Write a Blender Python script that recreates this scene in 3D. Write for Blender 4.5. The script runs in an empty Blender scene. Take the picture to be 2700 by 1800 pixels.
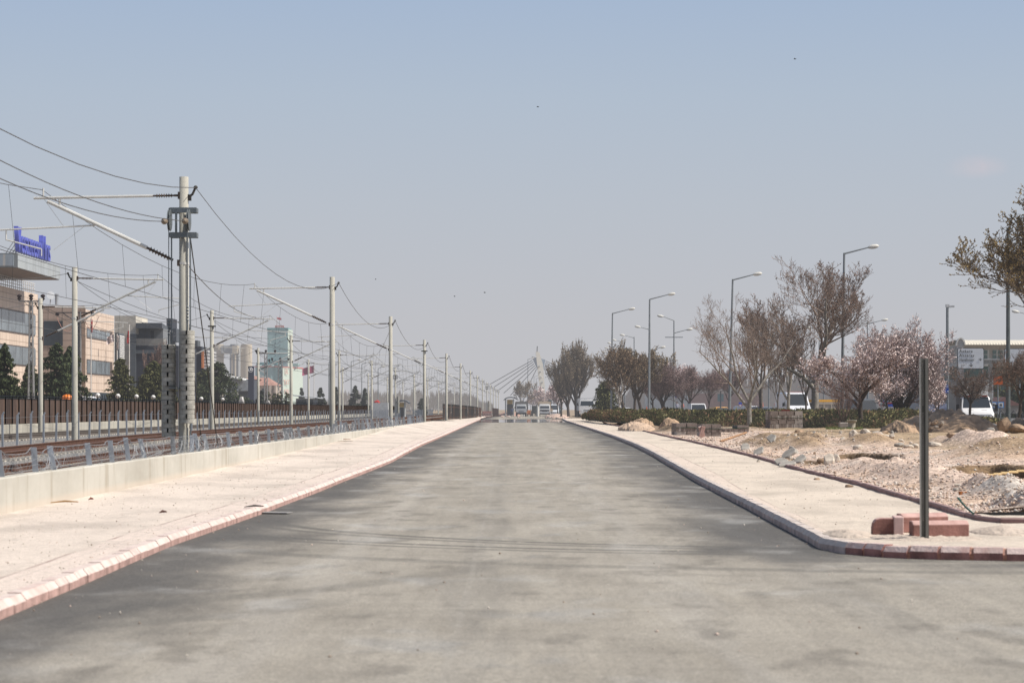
import bpy, bmesh, math, random
import numpy as np
from mathutils import Vector, Matrix, noise as mnoise
R = math.radians
F = 6375.0          # focal length in photo pixels (85 mm on 36 mm)
CX, HY, CAMZ = 1350.0, 1078.0, 1.65
scn = bpy.context.scene
COL = scn.collection
rnd = random.Random(7)

# ------------------------------------------------------------------ terrain profile
def sstep(a, b, x):
    t = max(0.0, min(1.0, (x - a) / (b - a))); return t * t * (3 - 2 * t)
def G(y):            # gentle rise of the whole site away from the camera
    return 0.20 * sstep(45, 100, y)
def P(px, py, y):    # point at distance y that the photo shows at px,py
    return Vector(((px - CX) / F * y, y, CAMZ - (py - HY) / F * y))
def gnd(px, py, dz=0.0):
    y = 60.0
    for _ in range(60):
        y = 0.5 * y + 0.5 * (CAMZ - G(y) - dz) * F / max(py - HY, 2.0)
    return Vector(((px - CX) / F * y, y, G(y) + dz))
def ux(px, y): return (px - CX) / F * y
def uz(py, y): return CAMZ - (py - HY) / F * y

# ------------------------------------------------------------------ materials
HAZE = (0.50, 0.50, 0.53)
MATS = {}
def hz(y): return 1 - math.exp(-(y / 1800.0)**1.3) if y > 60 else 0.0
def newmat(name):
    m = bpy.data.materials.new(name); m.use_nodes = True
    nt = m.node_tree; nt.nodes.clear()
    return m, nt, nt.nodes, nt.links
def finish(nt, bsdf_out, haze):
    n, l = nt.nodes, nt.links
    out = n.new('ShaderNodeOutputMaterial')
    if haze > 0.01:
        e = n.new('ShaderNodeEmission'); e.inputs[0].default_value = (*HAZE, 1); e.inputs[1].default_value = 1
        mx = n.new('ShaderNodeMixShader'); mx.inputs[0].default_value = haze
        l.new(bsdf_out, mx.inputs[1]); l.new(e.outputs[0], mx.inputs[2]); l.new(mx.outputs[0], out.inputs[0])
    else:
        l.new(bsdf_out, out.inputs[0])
def M(name, col, rough=0.8, metal=0.0, haze=0.0, var=0.15, scale=3.0, bump=0.0, bscale=40.0, dust=0.0, dustcol=(.55,.5,.44), streak=0.0, spec=0.3, alpha=1.0):
    haze = round(haze, 2)
    key = (name, haze)
    if key in MATS: return MATS[key]
    m, nt, n, l = newmat(name)
    b = n.new('ShaderNodeBsdfPrincipled')
    b.inputs['Roughness'].default_value = rough; b.inputs['Metallic'].default_value = metal
    b.inputs['Specular IOR Level'].default_value = spec
    tc = n.new('ShaderNodeTexCoord')
    nz = n.new('ShaderNodeTexNoise'); nz.inputs['Scale'].default_value = scale; nz.inputs['Detail'].default_value = 6
    nz.inputs['Roughness'].default_value = .65
    if streak > 0:
        mp = n.new('ShaderNodeMapping'); mp.inputs['Scale'].default_value = (1, 1, streak)
        l.new(tc.outputs['Object'], mp.inputs[0]); l.new(mp.outputs[0], nz.inputs['Vector'])
    else:
        l.new(tc.outputs['Object'], nz.inputs['Vector'])
    cr = n.new('ShaderNodeValToRGB')
    lo = tuple(max(0, c * (1 - 1.6 * var)) for c in col); hi = tuple(min(1, c * (1 + 1.3 * var)) for c in col)
    cr.color_ramp.elements[0].position = .28; cr.color_ramp.elements[0].color = (*lo, 1)
    cr.color_ramp.elements[1].position = .72; cr.color_ramp.elements[1].color = (*hi, 1)
    l.new(nz.outputs['Fac'], cr.inputs[0])
    src = cr.outputs[0]
    if dust > 0:
        ge = n.new('ShaderNodeNewGeometry'); sp = n.new('ShaderNodeSeparateXYZ'); l.new(ge.outputs['Normal'], sp.inputs[0])
        mr = n.new('ShaderNodeMapRange'); mr.inputs[1].default_value = .1; mr.inputs[2].default_value = .6; mr.inputs[4].default_value = dust
        l.new(sp.outputs[2], mr.inputs[0])
        n2 = n.new('ShaderNodeTexNoise'); n2.inputs['Scale'].default_value = 5; n2.inputs['Detail'].default_value = 5
        l.new(tc.outputs['Object'], n2.inputs['Vector'])
        m3 = n.new('ShaderNodeMapRange'); m3.inputs[1].default_value = .3; m3.inputs[2].default_value = .6; m3.inputs[3].default_value=.45
        l.new(n2.outputs['Fac'], m3.inputs[0])
        mu = n.new('ShaderNodeMath'); mu.operation = 'MULTIPLY'; l.new(mr.outputs[0], mu.inputs[0]); l.new(m3.outputs[0], mu.inputs[1])
        mix = n.new('ShaderNodeMix'); mix.data_type = 'RGBA'; l.new(mu.outputs[0], mix.inputs[0]); l.new(src, mix.inputs[6]); mix.inputs[7].default_value = (*dustcol, 1)
        src = mix.outputs[2]
    l.new(src, b.inputs['Base Color'])
    if bump > 0:
        nb = n.new('ShaderNodeTexNoise'); nb.inputs['Scale'].default_value = bscale; nb.inputs['Detail'].default_value = 4
        l.new(tc.outputs['Object'], nb.inputs['Vector'])
        bp = n.new('ShaderNodeBump'); bp.inputs['Strength'].default_value = bump; bp.inputs['Distance'].default_value = .02
        l.new(nb.outputs['Fac'], bp.inputs['Height']); l.new(bp.outputs[0], b.inputs['Normal'])
    finish(nt, b.outputs[0], haze)
    MATS[key] = m
    return m

# ------------------------------------------------------------------ mesh builder
class MB:
    def __init__(s): s.v = []; s.f = []; s.mi = []; s.cur = 0
    def mat(s, i): s.cur = i; return s
    def add(s, vs, fs):
        o = len(s.v); s.v += [tuple(v) for v in vs]
        for f in fs: s.f.append(tuple(o + i for i in f)); s.mi.append(s.cur)
        return s
    def box(s, c, d, rz=0, rx=0, ry=0, taper=1.0, tx=None):
        hx, hy, hz_ = d[0] / 2, d[1] / 2, d[2] / 2
        t = taper; tx = t if tx is None else tx
        vs = [(-hx,-hy,-hz_),(hx,-hy,-hz_),(hx,hy,-hz_),(-hx,hy,-hz_),(-hx*tx,-hy*t,hz_),(hx*tx,-hy*t,hz_),(hx*tx,hy*t,hz_),(-hx*tx,hy*t,hz_)]
        if rz or rx or ry:
            m = Matrix.Rotation(rz, 3, 'Z') @ Matrix.Rotation(ry, 3, 'Y') @ Matrix.Rotation(rx, 3, 'X')
            vs = [m @ Vector(v) for v in vs]
        vs = [(v[0] + c[0], v[1] + c[1], v[2] + c[2]) for v in vs]
        return s.add(vs, [(0,3,2,1),(4,5,6,7),(0,1,5,4),(1,2,6,5),(2,3,7,6),(3,0,4,7)])
    def ext(s, x0, x1, y0, y1, z0, z1):
        return s.box(((x0+x1)/2,(y0+y1)/2,(z0+z1)/2), (abs(x1-x0),abs(y1-y0),abs(z1-z0)))
    def tube(s, p0, p1, r0, r1=None, n=8, caps=True):
        return s.path([p0, p1], [r0, r0 if r1 is None else r1], n, caps)
    def path(s, pts, rs, n=6, caps=True):
        pts = [Vector(p) for p in pts]
        if not isinstance(rs, (list, tuple)): rs = [rs] * len(pts)
        o = len(s.v); k = len(pts); u = None
        for i, p in enumerate(pts):
            t = (pts[min(i+1,k-1)] - pts[max(i-1,0)])
            if t.length < 1e-9: t = Vector((0,0,1))
            t.normalize()
            if u is None:
                u = t.cross(Vector((0,0,1)) if abs(t.z) < .9 else Vector((1,0,0)))
            else:
                u = u - t * u.dot(t)
                if u.length < 1e-6: u = t.orthogonal()
            u.normalize(); w = t.cross(u)
            for j in range(n):
                a = 2 * math.pi * j / n
                q = p + (u * math.cos(a) + w * math.sin(a)) * rs[i]
                s.v.append((q.x, q.y, q.z))
        for i in range(k - 1):
            for j in range(n):
                a, b_ = o + i*n + j, o + i*n + (j+1) % n
                s.f.append((a, b_, b_ + n, a + n)); s.mi.append(s.cur)
        if caps:
            s.f.append(tuple(o + j for j in reversed(range(n)))); s.mi.append(s.cur)
            s.f.append(tuple(o + (k-1)*n + j for j in range(n))); s.mi.append(s.cur)
        return s
    def lathe(s, c, prof, n=16, axis=(0,0,1), caps=True):
        ax = Vector(axis).normalized()
        pts = [Vector(c) + ax * h for r, h in prof]
        # fixed frame
        u = ax.orthogonal().normalized(); w = ax.cross(u); o = len(s.v)
        for (r, h), p in zip(prof, pts):
            for j in range(n):
                a = 2*math.pi*j/n; q = p + (u*math.cos(a) + w*math.sin(a)) * r; s.v.append((q.x,q.y,q.z))
        for i in range(len(prof)-1):
            for j in range(n):
                a, b_ = o+i*n+j, o+i*n+(j+1)%n
                s.f.append((a,b_,b_+n,a+n)); s.mi.append(s.cur)
        if caps:
            s.f.append(tuple(o + j for j in reversed(range(n)))); s.mi.append(s.cur)
            s.f.append(tuple(o + (len(prof)-1)*n + j for j in range(n))); s.mi.append(s.cur)
        return s
    def prism(s, poly, axis, a0, a1, sc0=1, sc1=1):
        """poly of 2D points, extruded along axis 'x','y','z' from a0 to a1"""
        n = len(poly); vs = []
        for a in (a0, a1):
            for p, q in poly:
                vs.append({'x': (a, p, q), 'y': (p, a, q), 'z': (p, q, a)}[axis])
        fs = [tuple(range(n)), tuple(reversed(range(n, 2*n)))]
        for i in range(n): fs.append((i, n+i, n+(i+1)%n, (i+1)%n))
        return s.add(vs, fs)
    def quad(s, a, b, c, d): return s.add([a,b,c,d], [(0,1,2,3)])
    def build(s, name, mats, parent=None, smooth=False, loc=None, fixn=True):
        me = bpy.data.meshes.new(name)
        me.from_pydata(s.v, [], s.f)
        if not isinstance(mats, (list, tuple)): mats = [mats]
        for m in mats: me.materials.append(m)
        if len(mats) > 1: me.polygons.foreach_set('material_index', s.mi)
        if fixn and len(s.f) < 60000:
            bm = bmesh.new(); bm.from_mesh(me); bmesh.ops.recalc_face_normals(bm, faces=bm.faces); bm.to_mesh(me); bm.free()
        if smooth:
            me.polygons.foreach_set('use_smooth', [True]*len(me.polygons))
        me.update()
        o = bpy.data.objects.new(name, me); COL.objects.link(o)
        if parent is not None: o.parent = parent
        if loc is not None: o.location = loc
        return o
def autosmooth(o, ang=40):
    me = o.data
    me.polygons.foreach_set('use_smooth', [True]*len(me.polygons))
    bm = bmesh.new(); bm.from_mesh(me)
    for e in bm.edges:
        if len(e.link_faces) == 2:
            try:
                if e.calc_face_angle() > R(ang): e.smooth = False
            except ValueError: pass
    bm.to_mesh(me); bm.free(); return o
def bevel(o, w=.02, seg=2):
    b = o.modifiers.new('bevel', 'BEVEL'); b.width = w; b.segments = seg; b.limit_method = 'ANGLE'; b.angle_limit = R(35); return o
def tag(o, label=None, cat=None, group=None, kind=None):
    if label: o['label'] = label
    if cat: o['category'] = cat
    if group: o['group'] = group
    if kind: o['kind'] = kind
    return o
def empty(name, loc, label, cat, group=None, rz=0):
    o = bpy.data.objects.new(name, None); COL.objects.link(o); o.location = loc; o.rotation_euler[2] = rz
    o.empty_display_size = .3
    return tag(o, label, cat, group)
def copy_tree(o, parent=None, label=None):
    c = o.copy(); COL.objects.link(c); c.parent = parent
    if label: c['label'] = label
    for ch in list(o.children): copy_tree(ch, c)
    return c
def text_obj(name, s, size, mat, parent, loc, rot, depth=.01, align='CENTER', sx=1.0, spacing=1.0, bold=0.0):
    cu = bpy.data.curves.new('tmp', 'FONT'); cu.body = s; cu.size = size; cu.extrude = depth; cu.align_x = align; cu.space_character = spacing; cu.offset = bold
    cu.resolution_u = 3
    t = bpy.data.objects.new('tmp', cu); COL.objects.link(t)
    dg = bpy.context.evaluated_depsgraph_get()
    me = bpy.data.meshes.new_from_object(t.evaluated_get(dg))
    bpy.data.objects.remove(t); bpy.data.curves.remove(cu)
    me.name = name; me.materials.clear(); me.materials.append(mat)
    o = bpy.data.objects.new(name, me); COL.objects.link(o); o.parent = parent
    o.location = loc; o.rotation_euler = rot; o.scale = (sx, 1, 1)
    return o
def fattr(me, name, vals):
    a = me.attributes.new(name, 'FLOAT', 'POINT'); a.data.foreach_set('value', np.asarray(vals, dtype=np.float32))
def cattr(me, name, vals):
    a = me.color_attributes.new(name, 'FLOAT_COLOR', 'POINT')
    arr = np.ones((len(vals), 4), dtype=np.float32); arr[:, :3] = np.asarray(vals); a.data.foreach_set('color', arr.ravel())
def sheet(name, pts, mat, smooth=True):
    """pts[i][j] grid of points -> mesh object"""
    ni, nj = len(pts), len(pts[0])
    vs = [p for row in pts for p in row]
    fs = [(i*nj+j, i*nj+j+1, (i+1)*nj+j+1, (i+1)*nj+j) for i in range(ni-1) for j in range(nj-1)]
    me = bpy.data.meshes.new(name); me.from_pydata(vs, [], fs); me.materials.append(mat)
    # make the faces look up
    if me.polygons and me.polygons[0].normal.z < 0:
        me.flip_normals()
    if smooth: me.polygons.foreach_set('use_smooth', [True]*len(me.polygons))
    me.update()
    o = bpy.data.objects.new(name, me); COL.objects.link(o); return o
def fast_mesh(name, V, Fc, mats, parent=None, mi=None):
    """V (n,3) array, Fc (m,k) array"""
    me = bpy.data.meshes.new(name)
    V = np.asarray(V, dtype=np.float32); Fc = np.asarray(Fc, dtype=np.int32); k = Fc.shape[1]
    me.vertices.add(len(V)); me.vertices.foreach_set('co', V.ravel())
    me.loops.add(Fc.size); me.loops.foreach_set('vertex_index', Fc.ravel())
    me.polygons.add(len(Fc)); me.polygons.foreach_set('loop_start', np.arange(0, Fc.size, k, dtype=np.int32))
    if not isinstance(mats, (list, tuple)): mats = [mats]
    for m in mats: me.materials.append(m)
    if mi is not None: me.polygons.foreach_set('material_index', np.asarray(mi, dtype=np.int32))
    me.update(calc_edges=True)
    o = bpy.data.objects.new(name, me); COL.objects.link(o)
    if parent is not None: o.parent = parent
    return o

# ------------------------------------------------------------------ camera, world, sun
cam = bpy.data.cameras.new('camera'); co = bpy.data.objects.new('camera', cam); COL.objects.link(co)
co.location = (0, 0, CAMZ); co.rotation_euler = (R(90), 0, 0)
cam.lens = 85; cam.sensor_width = 36; cam.shift_y = (HY - 900) / 2700
cam.clip_start = .3; cam.clip_end = 6000
cam.dof.use_dof = True; cam.dof.focus_distance = 108; cam.dof.aperture_fstop = 4.0
scn.camera = co
scn.view_settings.view_transform = 'Standard'; scn.view_settings.look = 'None'
scn.view_settings.exposure = 0; scn.view_settings.gamma = 1
SUN_EL, SUN_AZ = 50.0, 99.0     # azimuth clockwise from the view direction (+Y)
w = bpy.data.worlds.new('World'); scn.world = w; w.use_nodes = True
nt = w.node_tree; n, l = nt.nodes, nt.links; n.clear()
sky = n.new('ShaderNodeTexSky'); sky.sky_type = 'NISHITA'; sky.sun_disc = False
sky.sun_elevation = R(SUN_EL); sky.sun_rotation = R(SUN_AZ); sky.dust_density = 3; sky.air_density = 1.2
b1 = n.new('ShaderNodeBackground'); b1.inputs[1].default_value = .1; l.new(sky.outputs[0], b1.inputs[0])
tc = n.new('ShaderNodeTexCoord'); sp = n.new('ShaderNodeSeparateXYZ'); l.new(tc.outputs['Generated'], sp.inputs[0])
cr = n.new('ShaderNodeValToRGB'); el = cr.color_ramp.elements
mr = n.new('ShaderNodeMapRange'); mr.inputs[1].default_value = 0; mr.inputs[2].default_value = .2; l.new(sp.outputs[2], mr.inputs[0]); l.new(mr.outputs[0], cr.inputs[0])
def lin(r, g, b):
    f = lambda c: (c/255/12.92) if c/255 <= .04045 else ((c/255+.055)/1.055)**2.4
    return (f(r), f(g), f(b), 1)
stops = [(0, lin(193,192,195)), (.18, lin(191,192,197)), (.42, lin(185,192,202)), (.64, lin(177,190,206)), (.84, lin(166,184,208)), (1, lin(156,177,208))]
el[0].position, el[0].color = stops[0]; el[1].position, el[1].color = stops[-1]
for p_, c_ in stops[1:-1]:
    e = el.new(p_); e.color = c_
# a thin pinkish wisp of cloud low on the right
cd = Vector(((2575-CX)/F, 1, (HY-440)/F)).normalized()
vs_ = n.new('ShaderNodeVectorMath'); vs_.operation = 'SUBTRACT'; l.new(tc.outputs['Generated'], vs_.inputs[0]); vs_.inputs[1].default_value = cd
vm = n.new('ShaderNodeVectorMath'); vm.operation = 'MULTIPLY'; l.new(vs_.outputs[0], vm.inputs[0]); vm.inputs[1].default_value = (1/.014, 1/.05, 1/.0055)
vl = n.new('ShaderNodeVectorMath'); vl.operation = 'LENGTH'; l.new(vm.outputs[0], vl.inputs[0])
cn = n.new('ShaderNodeTexNoise'); cn.inputs['Scale'].default_value = 120; l.new(tc.outputs['Generated'], cn.inputs['Vector'])
c2 = n.new('ShaderNodeMapRange'); c2.inputs[1].default_value = 1.1; c2.inputs[2].default_value = .1; c2.inputs[3].default_value=0; c2.inputs[4].default_value=.35; c2.interpolation_type='SMOOTHSTEP'; l.new(vl.outputs[1], c2.inputs[0])
c3 = n.new('ShaderNodeMath'); c3.operation='MULTIPLY'; l.new(c2.outputs[0], c3.inputs[0]); l.new(cn.outputs['Fac'], c3.inputs[1])
cm = n.new('ShaderNodeMix'); cm.data_type='RGBA'; l.new(c3.outputs[0], cm.inputs[0]); l.new(cr.outputs[0], cm.inputs[6]); cm.inputs[7].default_value = lin(232,205,205)
b2 = n.new('ShaderNodeBackground'); b2.inputs[1].default_value = 1.0; l.new(cm.outputs[2], b2.inputs[0])
mw = n.new('ShaderNodeMixShader'); m2 = n.new('ShaderNodeMapRange'); m2.inputs[1].default_value = .2; m2.inputs[2].default_value = .5; l.new(sp.outputs[2], m2.inputs[0])
l.new(m2.outputs[0], mw.inputs[0]); l.new(b2.outputs[0], mw.inputs[1]); l.new(b1.outputs[0], mw.inputs[2])
wo = n.new('ShaderNodeOutputWorld'); l.new(mw.outputs[0], wo.inputs[0])
sd = bpy.data.lights.new('sun', 'SUN'); sd.energy = 4.9; sd.angle = R(.53); sd.color = (1, .95, .87)
so = bpy.data.objects.new('sun', sd); COL.objects.link(so)
dirv = Vector((math.sin(R(SUN_AZ))*math.cos(R(SUN_EL)), math.cos(R(SUN_AZ))*math.cos(R(SUN_EL)), math.sin(R(SUN_EL))))
so.rotation_euler = (-dirv).to_track_quat('-Z', 'Y').to_euler(); so.location = (60, -10, 80)
# ------------------------------------------------------------------ ground sheets
KL = [gnd(x, y) for x, y in [(0,1634),(230,1536),(459,1437),(689,1355),(918,1265),(1033,1219),(1148,1160),(1205,1134),(1251,1113)]]
KL = [(-4.02, 6.0)] + [(p.x, p.y) for p in KL] + [(-4.3, 330.0), (-4.0, 430), (-3.0, 560), (0, 700)]
KRs = [(2142,1435),(1951,1331),(1837,1271),(1722,1203),(1607,1151),(1550,1131),(1492,1111)]
KR = [(p.x, p.y) for p in (gnd(x, y) for x, y in KRs)] + [(6.9, 330), (7.6, 430), (9, 560), (12, 700)]
def ip(tab, y):
    ys = [q[1] for q in tab]; xs = [q[0] for q in tab]; return float(np.interp(y, ys, xs))
def XL(y): return ip(KL, y)
def XR(y): return ip(KR, y) if y > KR[0][1] else KR[0][0]
CORNER = [(14, 26.0), (9, 26.1), (5.57, 26.3), (4.78, 26.5), (4.2, 26.85), (3.8, 27.6), (3.62, 28.5)]
KRfull = CORNER + KR
ED_px = [(2700,1381),(2585,1376),(2424,1327),(2250,1276),(2100,1239),(1989,1206),(1870,1177),(1773,1155),(1680,1133),(1602,1119)]
EDp = [gnd(x, y, .12) for x, y in ED_px]
ED = [(p.x, p.y) for p in EDp] + [(10.6, 300), (11.5, 380)]
EDfull = [(15, 34.9)] + ED
def XE(y): return ip(sorted(ED, key=lambda q: q[1]), y)
print('KL', [(round(a,2), round(b)) for a, b in KL]); print('KR', [(round(a,2), round(b)) for a, b in KRfull]); print('ED', [(round(a,2), round(b)) for a, b in EDfull])
def rowoff(off, y): return off + .0055 * y       # everything on the railway runs parallel
WALLX, TRK1, TRK2, TRK3, MIDF, FARW = -7.35, -11.35, -14.5, -21.0, -17.55, -25.9

def segd(p, tab):
    best = 1e9
    for (ax, ay), (bx, by) in zip(tab[:-1], tab[1:]):
        dx, dy = bx-ax, by-ay; L2 = dx*dx+dy*dy
        t = max(0, min(1, ((p[0]-ax)*dx + (p[1]-ay)*dy)/L2)) if L2 else 0
        best = min(best, math.hypot(p[0]-ax-t*dx, p[1]-ay-t*dy))
    return best

# --- base ground to the horizon
def rows(a, b, n, pw=2.2): return [a + (b-a)*(i/n)**pw for i in range(n+1)]
g_m, nt_, n_, l_ = newmat('earth')
def ramp(n_, l_, src, cols):
    c = n_.new('ShaderNodeValToRGB'); e = c.color_ramp.elements
    e[0].position, e[0].color = cols[0][0], (*cols[0][1], 1); e[1].position, e[1].color = cols[-1][0], (*cols[-1][1], 1)
    for p_, k in cols[1:-1]:
        q = e.new(p_); q.color = (*k, 1)
    l_.new(src, c.inputs[0]); return c.outputs[0]
def noise_n(n_, l_, vec, scale, det=6, rough=.6, mp=None):
    q = n_.new('ShaderNodeTexNoise'); q.inputs['Scale'].default_value = scale; q.inputs['Detail'].default_value = det; q.inputs['Roughness'].default_value = rough
    if mp:
        m_ = n_.new('ShaderNodeMapping'); m_.inputs['Scale'].default_value = mp; l_.new(vec, m_.inputs[0]); vec = m_.outputs[0]
    l_.new(vec, q.inputs['Vector']); return q.outputs['Fac']
def mixc(n_, l_, f, a, b, mode='MIX'):
    q = n_.new('ShaderNodeMix'); q.data_type = 'RGBA'; q.blend_type = mode
    for s_, v in ((q.inputs[0], f), (q.inputs[6], a), (q.inputs[7], b)):
        if isinstance(v, (int, float)): s_.default_value = v
        elif isinstance(v, tuple): s_.default_value = (*v, 1)
        else: l_.new(v, s_)
    return q.outputs[2]
def mth(n_, l_, op, a, b=0.0, clamp=False):
    q = n_.new('ShaderNodeMath'); q.operation = op; q.use_clamp = clamp
    for s_, v in ((q.inputs[0], a), (q.inputs[1], b)):
        if isinstance(v, (int, float)): s_.default_value = v
        else: l_.new(v, s_)
    return q.outputs[0]
def mrange(n_, l_, v, a, b, c=0.0, d=1.0, smooth=True):
    q = n_.new('ShaderNodeMapRange'); q.inputs[1].default_value=a; q.inputs[2].default_value=b; q.inputs[3].default_value=c; q.inputs[4].default_value=d
    if smooth: q.interpolation_type = 'SMOOTHSTEP'
    l_.new(v, q.inputs[0]); return q.outputs[0]
def bumpn(n_, l_, h, strength, dist, bsdf):
    q = n_.new('ShaderNodeBump'); q.inputs['Strength'].default_value = strength; q.inputs['Distance'].default_value = dist
    l_.new(h, q.inputs['Height']); l_.new(q.outputs[0], bsdf.inputs['Normal'])
tc_ = n_.new('ShaderNodeTexCoord').outputs['Object']
bs = n_.new('ShaderNodeBsdfPrincipled'); bs.inputs['Roughness'].default_value = .95; bs.inputs['Specular IOR Level'].default_value = .1
c_ = ramp(n_, l_, noise_n(n_, l_, tc_, .15, 10, .7), [(.3,(.19,.14,.10)),(.5,(.30,.24,.18)),(.7,(.40,.34,.27))])
l_.new(c_, bs.inputs[0]); finish(nt_, bs.outputs[0], 0.06)
pts = []
for y in [-30, 0, 10, 20, 30, 40, 50, 60, 70, 80, 90, 100, 110, 130, 160, 200, 300, 500, 900, 1800, 4500]:
    pts.append([(x, y, G(y) - .14) for x in (-1500, -300, -80, -26, -8, 0, 8, 26, 80, 300, 1500)])
tag(sheet('ground', pts, g_m), kind='structure')

# --- asphalt road (with the side street in the foreground)
rm, nt_, n_, l_ = newmat('asphalt')
tc_ = n_.new('ShaderNodeTexCoord').outputs['Object']
at = n_.new('ShaderNodeAttribute'); at.attribute_name = 'edge'; edge = at.outputs['Fac']
big = noise_n(n_, l_, tc_, .55, 7, .62, (1, .42, 1))
big2 = noise_n(n_, l_, tc_, .9, 5, .6, (2.2, .28, 1))
fine = noise_n(n_, l_, tc_, 60, 3, .7)
med = noise_n(n_, l_, tc_, 4, 6, .7, (1, .6, 1))
s_ = mth(n_, l_, 'ADD', mth(n_, l_, 'MULTIPLY', big, .65), mth(n_, l_, 'MULTIPLY', big2, .35))
col = ramp(n_, l_, s_, [(.28,(.185,.168,.142)),(.42,(.265,.243,.208)),(.55,(.315,.290,.250)),(.74,(.365,.337,.292))])
st1 = noise_n(n_, l_, tc_, 1.1, 6, .7, (2.6, .22, 1)); st2 = noise_n(n_, l_, tc_, 1.0, 6, .7, (.35, 2.4, 1))
col = mixc(n_, l_, 1.0, col, ramp(n_, l_, st1, [(.32,(.86,.86,.86)),(.5,(1,1,1)),(.68,(1.09,1.09,1.08))]), 'MULTIPLY')
col = mixc(n_, l_, 1.0, col, ramp(n_, l_, st2, [(.34,(.92,.92,.92)),(.5,(1,1,1)),(.68,(1.05,1.05,1.05))]), 'MULTIPLY')
# dark clean bitumen near the kerbs
e2 = mth(n_, l_, 'ADD', edge, mth(n_, l_, 'MULTIPLY', mth(n_, l_, 'SUBTRACT', big, .5), 3.2))
ef = mrange(n_, l_, e2, .15, 2.1, 1.0, 0.0)
spx = n_.new('ShaderNodeSeparateXYZ'); l_.new(tc_, spx.inputs[0])
col = mixc(n_, l_, mth(n_, l_, 'MULTIPLY', ef, .84), col, (.068, .065, .062))
# tyre marks: wheel tracks along the street and curved tracks of turning lorries
trk = None; spq = n_.new('ShaderNodeSeparateXYZ'); l_.new(tc_, spq.inputs[0]); spy_ = spq.outputs[1]
for cx_, cy_, r_, w_, k_ in [(5,38.5,10.9,.17,.85),(5,38.5,11.35,.15,.7),(5.2,37.4,8.9,.17,.85),(5.2,37.4,9.3,.15,.7),(6,38,13.6,.35,.45),(-14,30,14.5,.35,.35),(2,10,10.6,.3,.35),(-6,22,4.6,.3,.35)]:
    vm_ = n_.new('ShaderNodeVectorMath'); vm_.operation='DISTANCE'; mpv = n_.new('ShaderNodeMapping'); mpv.inputs['Scale'].default_value=(1,1,0); l_.new(tc_, mpv.inputs[0]); l_.new(mpv.outputs[0], vm_.inputs[0]); vm_.inputs[1].default_value=(cx_,cy_,0)
    d_ = mth(n_, l_, 'ABSOLUTE', mth(n_, l_, 'SUBTRACT', vm_.outputs[1], r_))
    t_ = mth(n_, l_, 'MULTIPLY', mrange(n_, l_, d_, w_*.3, w_, 1, 0), k_)
    t_ = mth(n_, l_, 'MULTIPLY', t_, mrange(n_, l_, spy_, cy_-r_*.45, cy_-r_*.05, 1, 0))
    trk = t_ if trk is None else mth(n_, l_, 'MAXIMUM', trk, t_)
trk = mth(n_, l_, 'MULTIPLY', trk, mrange(n_, l_, med, .28, .5, .25, 1))
col = mixc(n_, l_, trk, col, (.11, .105, .095))
for x0 in (-1.9, -.35, 1.5, 3.0):
    d_ = mth(n_, l_, 'ABSOLUTE', mth(n_, l_, 'SUBTRACT', mth(n_, l_, 'ADD', spx.outputs[0], mth(n_, l_, 'MULTIPLY', big2, 1.6)), x0 + .8))
    col = mixc(n_, l_, mth(n_, l_, 'MULTIPLY', mrange(n_, l_, d_, .05, .38, 1, 0), .2), col, (.42, .40, .37) if x0 in (-1.9, 1.5) else (.17, .165, .155))
seam = mth(n_, l_, 'ABSOLUTE', mth(n_, l_, 'SUBTRACT', mth(n_, l_, 'ADD', spx.outputs[0], mth(n_, l_, 'MULTIPLY', big, .12)), -.35))
col = mixc(n_, l_, mrange(n_, l_, seam, .01, .05, .11, 0), col, (.40, .38, .345))
smudge = noise_n(n_, l_, tc_, 1.6, 4, .5, (1, .5, 1))
col = mixc(n_, l_, mrange(n_, l_, smudge, .54, .68, 0, .5), col, (.135,.124,.108))
pale = noise_n(n_, l_, tc_, .8, 5, .55, (.9, .5, 1))
col = mixc(n_, l_, mrange(n_, l_, pale, .54, .70, 0, .4), col, (.40,.395,.38))
g2_ = noise_n(n_, l_, tc_, 16, 4, .75)
col = mixc(n_, l_, 1.0, col, ramp(n_, l_, g2_, [(.3,(.72,.72,.71)),(.5,(1,1,1)),(.7,(1.24,1.23,1.21))]), 'MULTIPLY')
grain = ramp(n_, l_, fine, [(.3,(.55,.55,.55)),(.5,(1,1,1)),(.72,(1.5,1.47,1.42))])
col = mixc(n_, l_, 1.0, col, grain, 'MULTIPLY')
spk = n_.new('ShaderNodeTexVoronoi'); spk.inputs['Scale'].default_value = 9; l_.new(tc_, spk.inputs['Vector'])
col = mixc(n_, l_, mrange(n_, l_, spk.outputs['Distance'], .05, .09, .7, 0), col, (.42,.40,.36))
bs = n_.new('ShaderNodeBsdfPrincipled'); l_.new(col, bs.inputs[0]); bs.inputs['Specular IOR Level'].default_value=.25
l_.new(mrange(n_, l_, ef, 0, 1, .9, .72), bs.inputs['Roughness'])
bumpn(n_, l_, fine, .5, .012, bs); finish(nt_, bs.outputs[0], 0)
V, ed = [], []
ys = [5 + .5*i for i in range(50)] + [30 + 1.0*i for i in range(30)] + [60*1.045**i for i in range(56)]
grid = []
NC = 46
for y in ys:
    xl = XL(y); row = []
    xr = 60 if y < 26.0 else XR(y) + .03
    for j in range(NC+1):
        t = j/NC
        x = xl + (XR(y)+.03 - xl)*min(1, t/.8) if y < 26.0 else xl + (xr-xl)*t
        if y < 26.0 and t > .8: x = XR(y)+.03 + (60 - XR(y))*((t-.8)/.2)**2
        row.append((x, y, G(y) + .012*mnoise.noise(Vector((x*.3, y*.12, 0)))))
    grid.append(row)
road = sheet('road', grid, rm)
ev = [min(segd((p[0], p[1]), KL), segd((p[0], p[1]), KRfull)) for row in grid for p in row]
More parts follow.
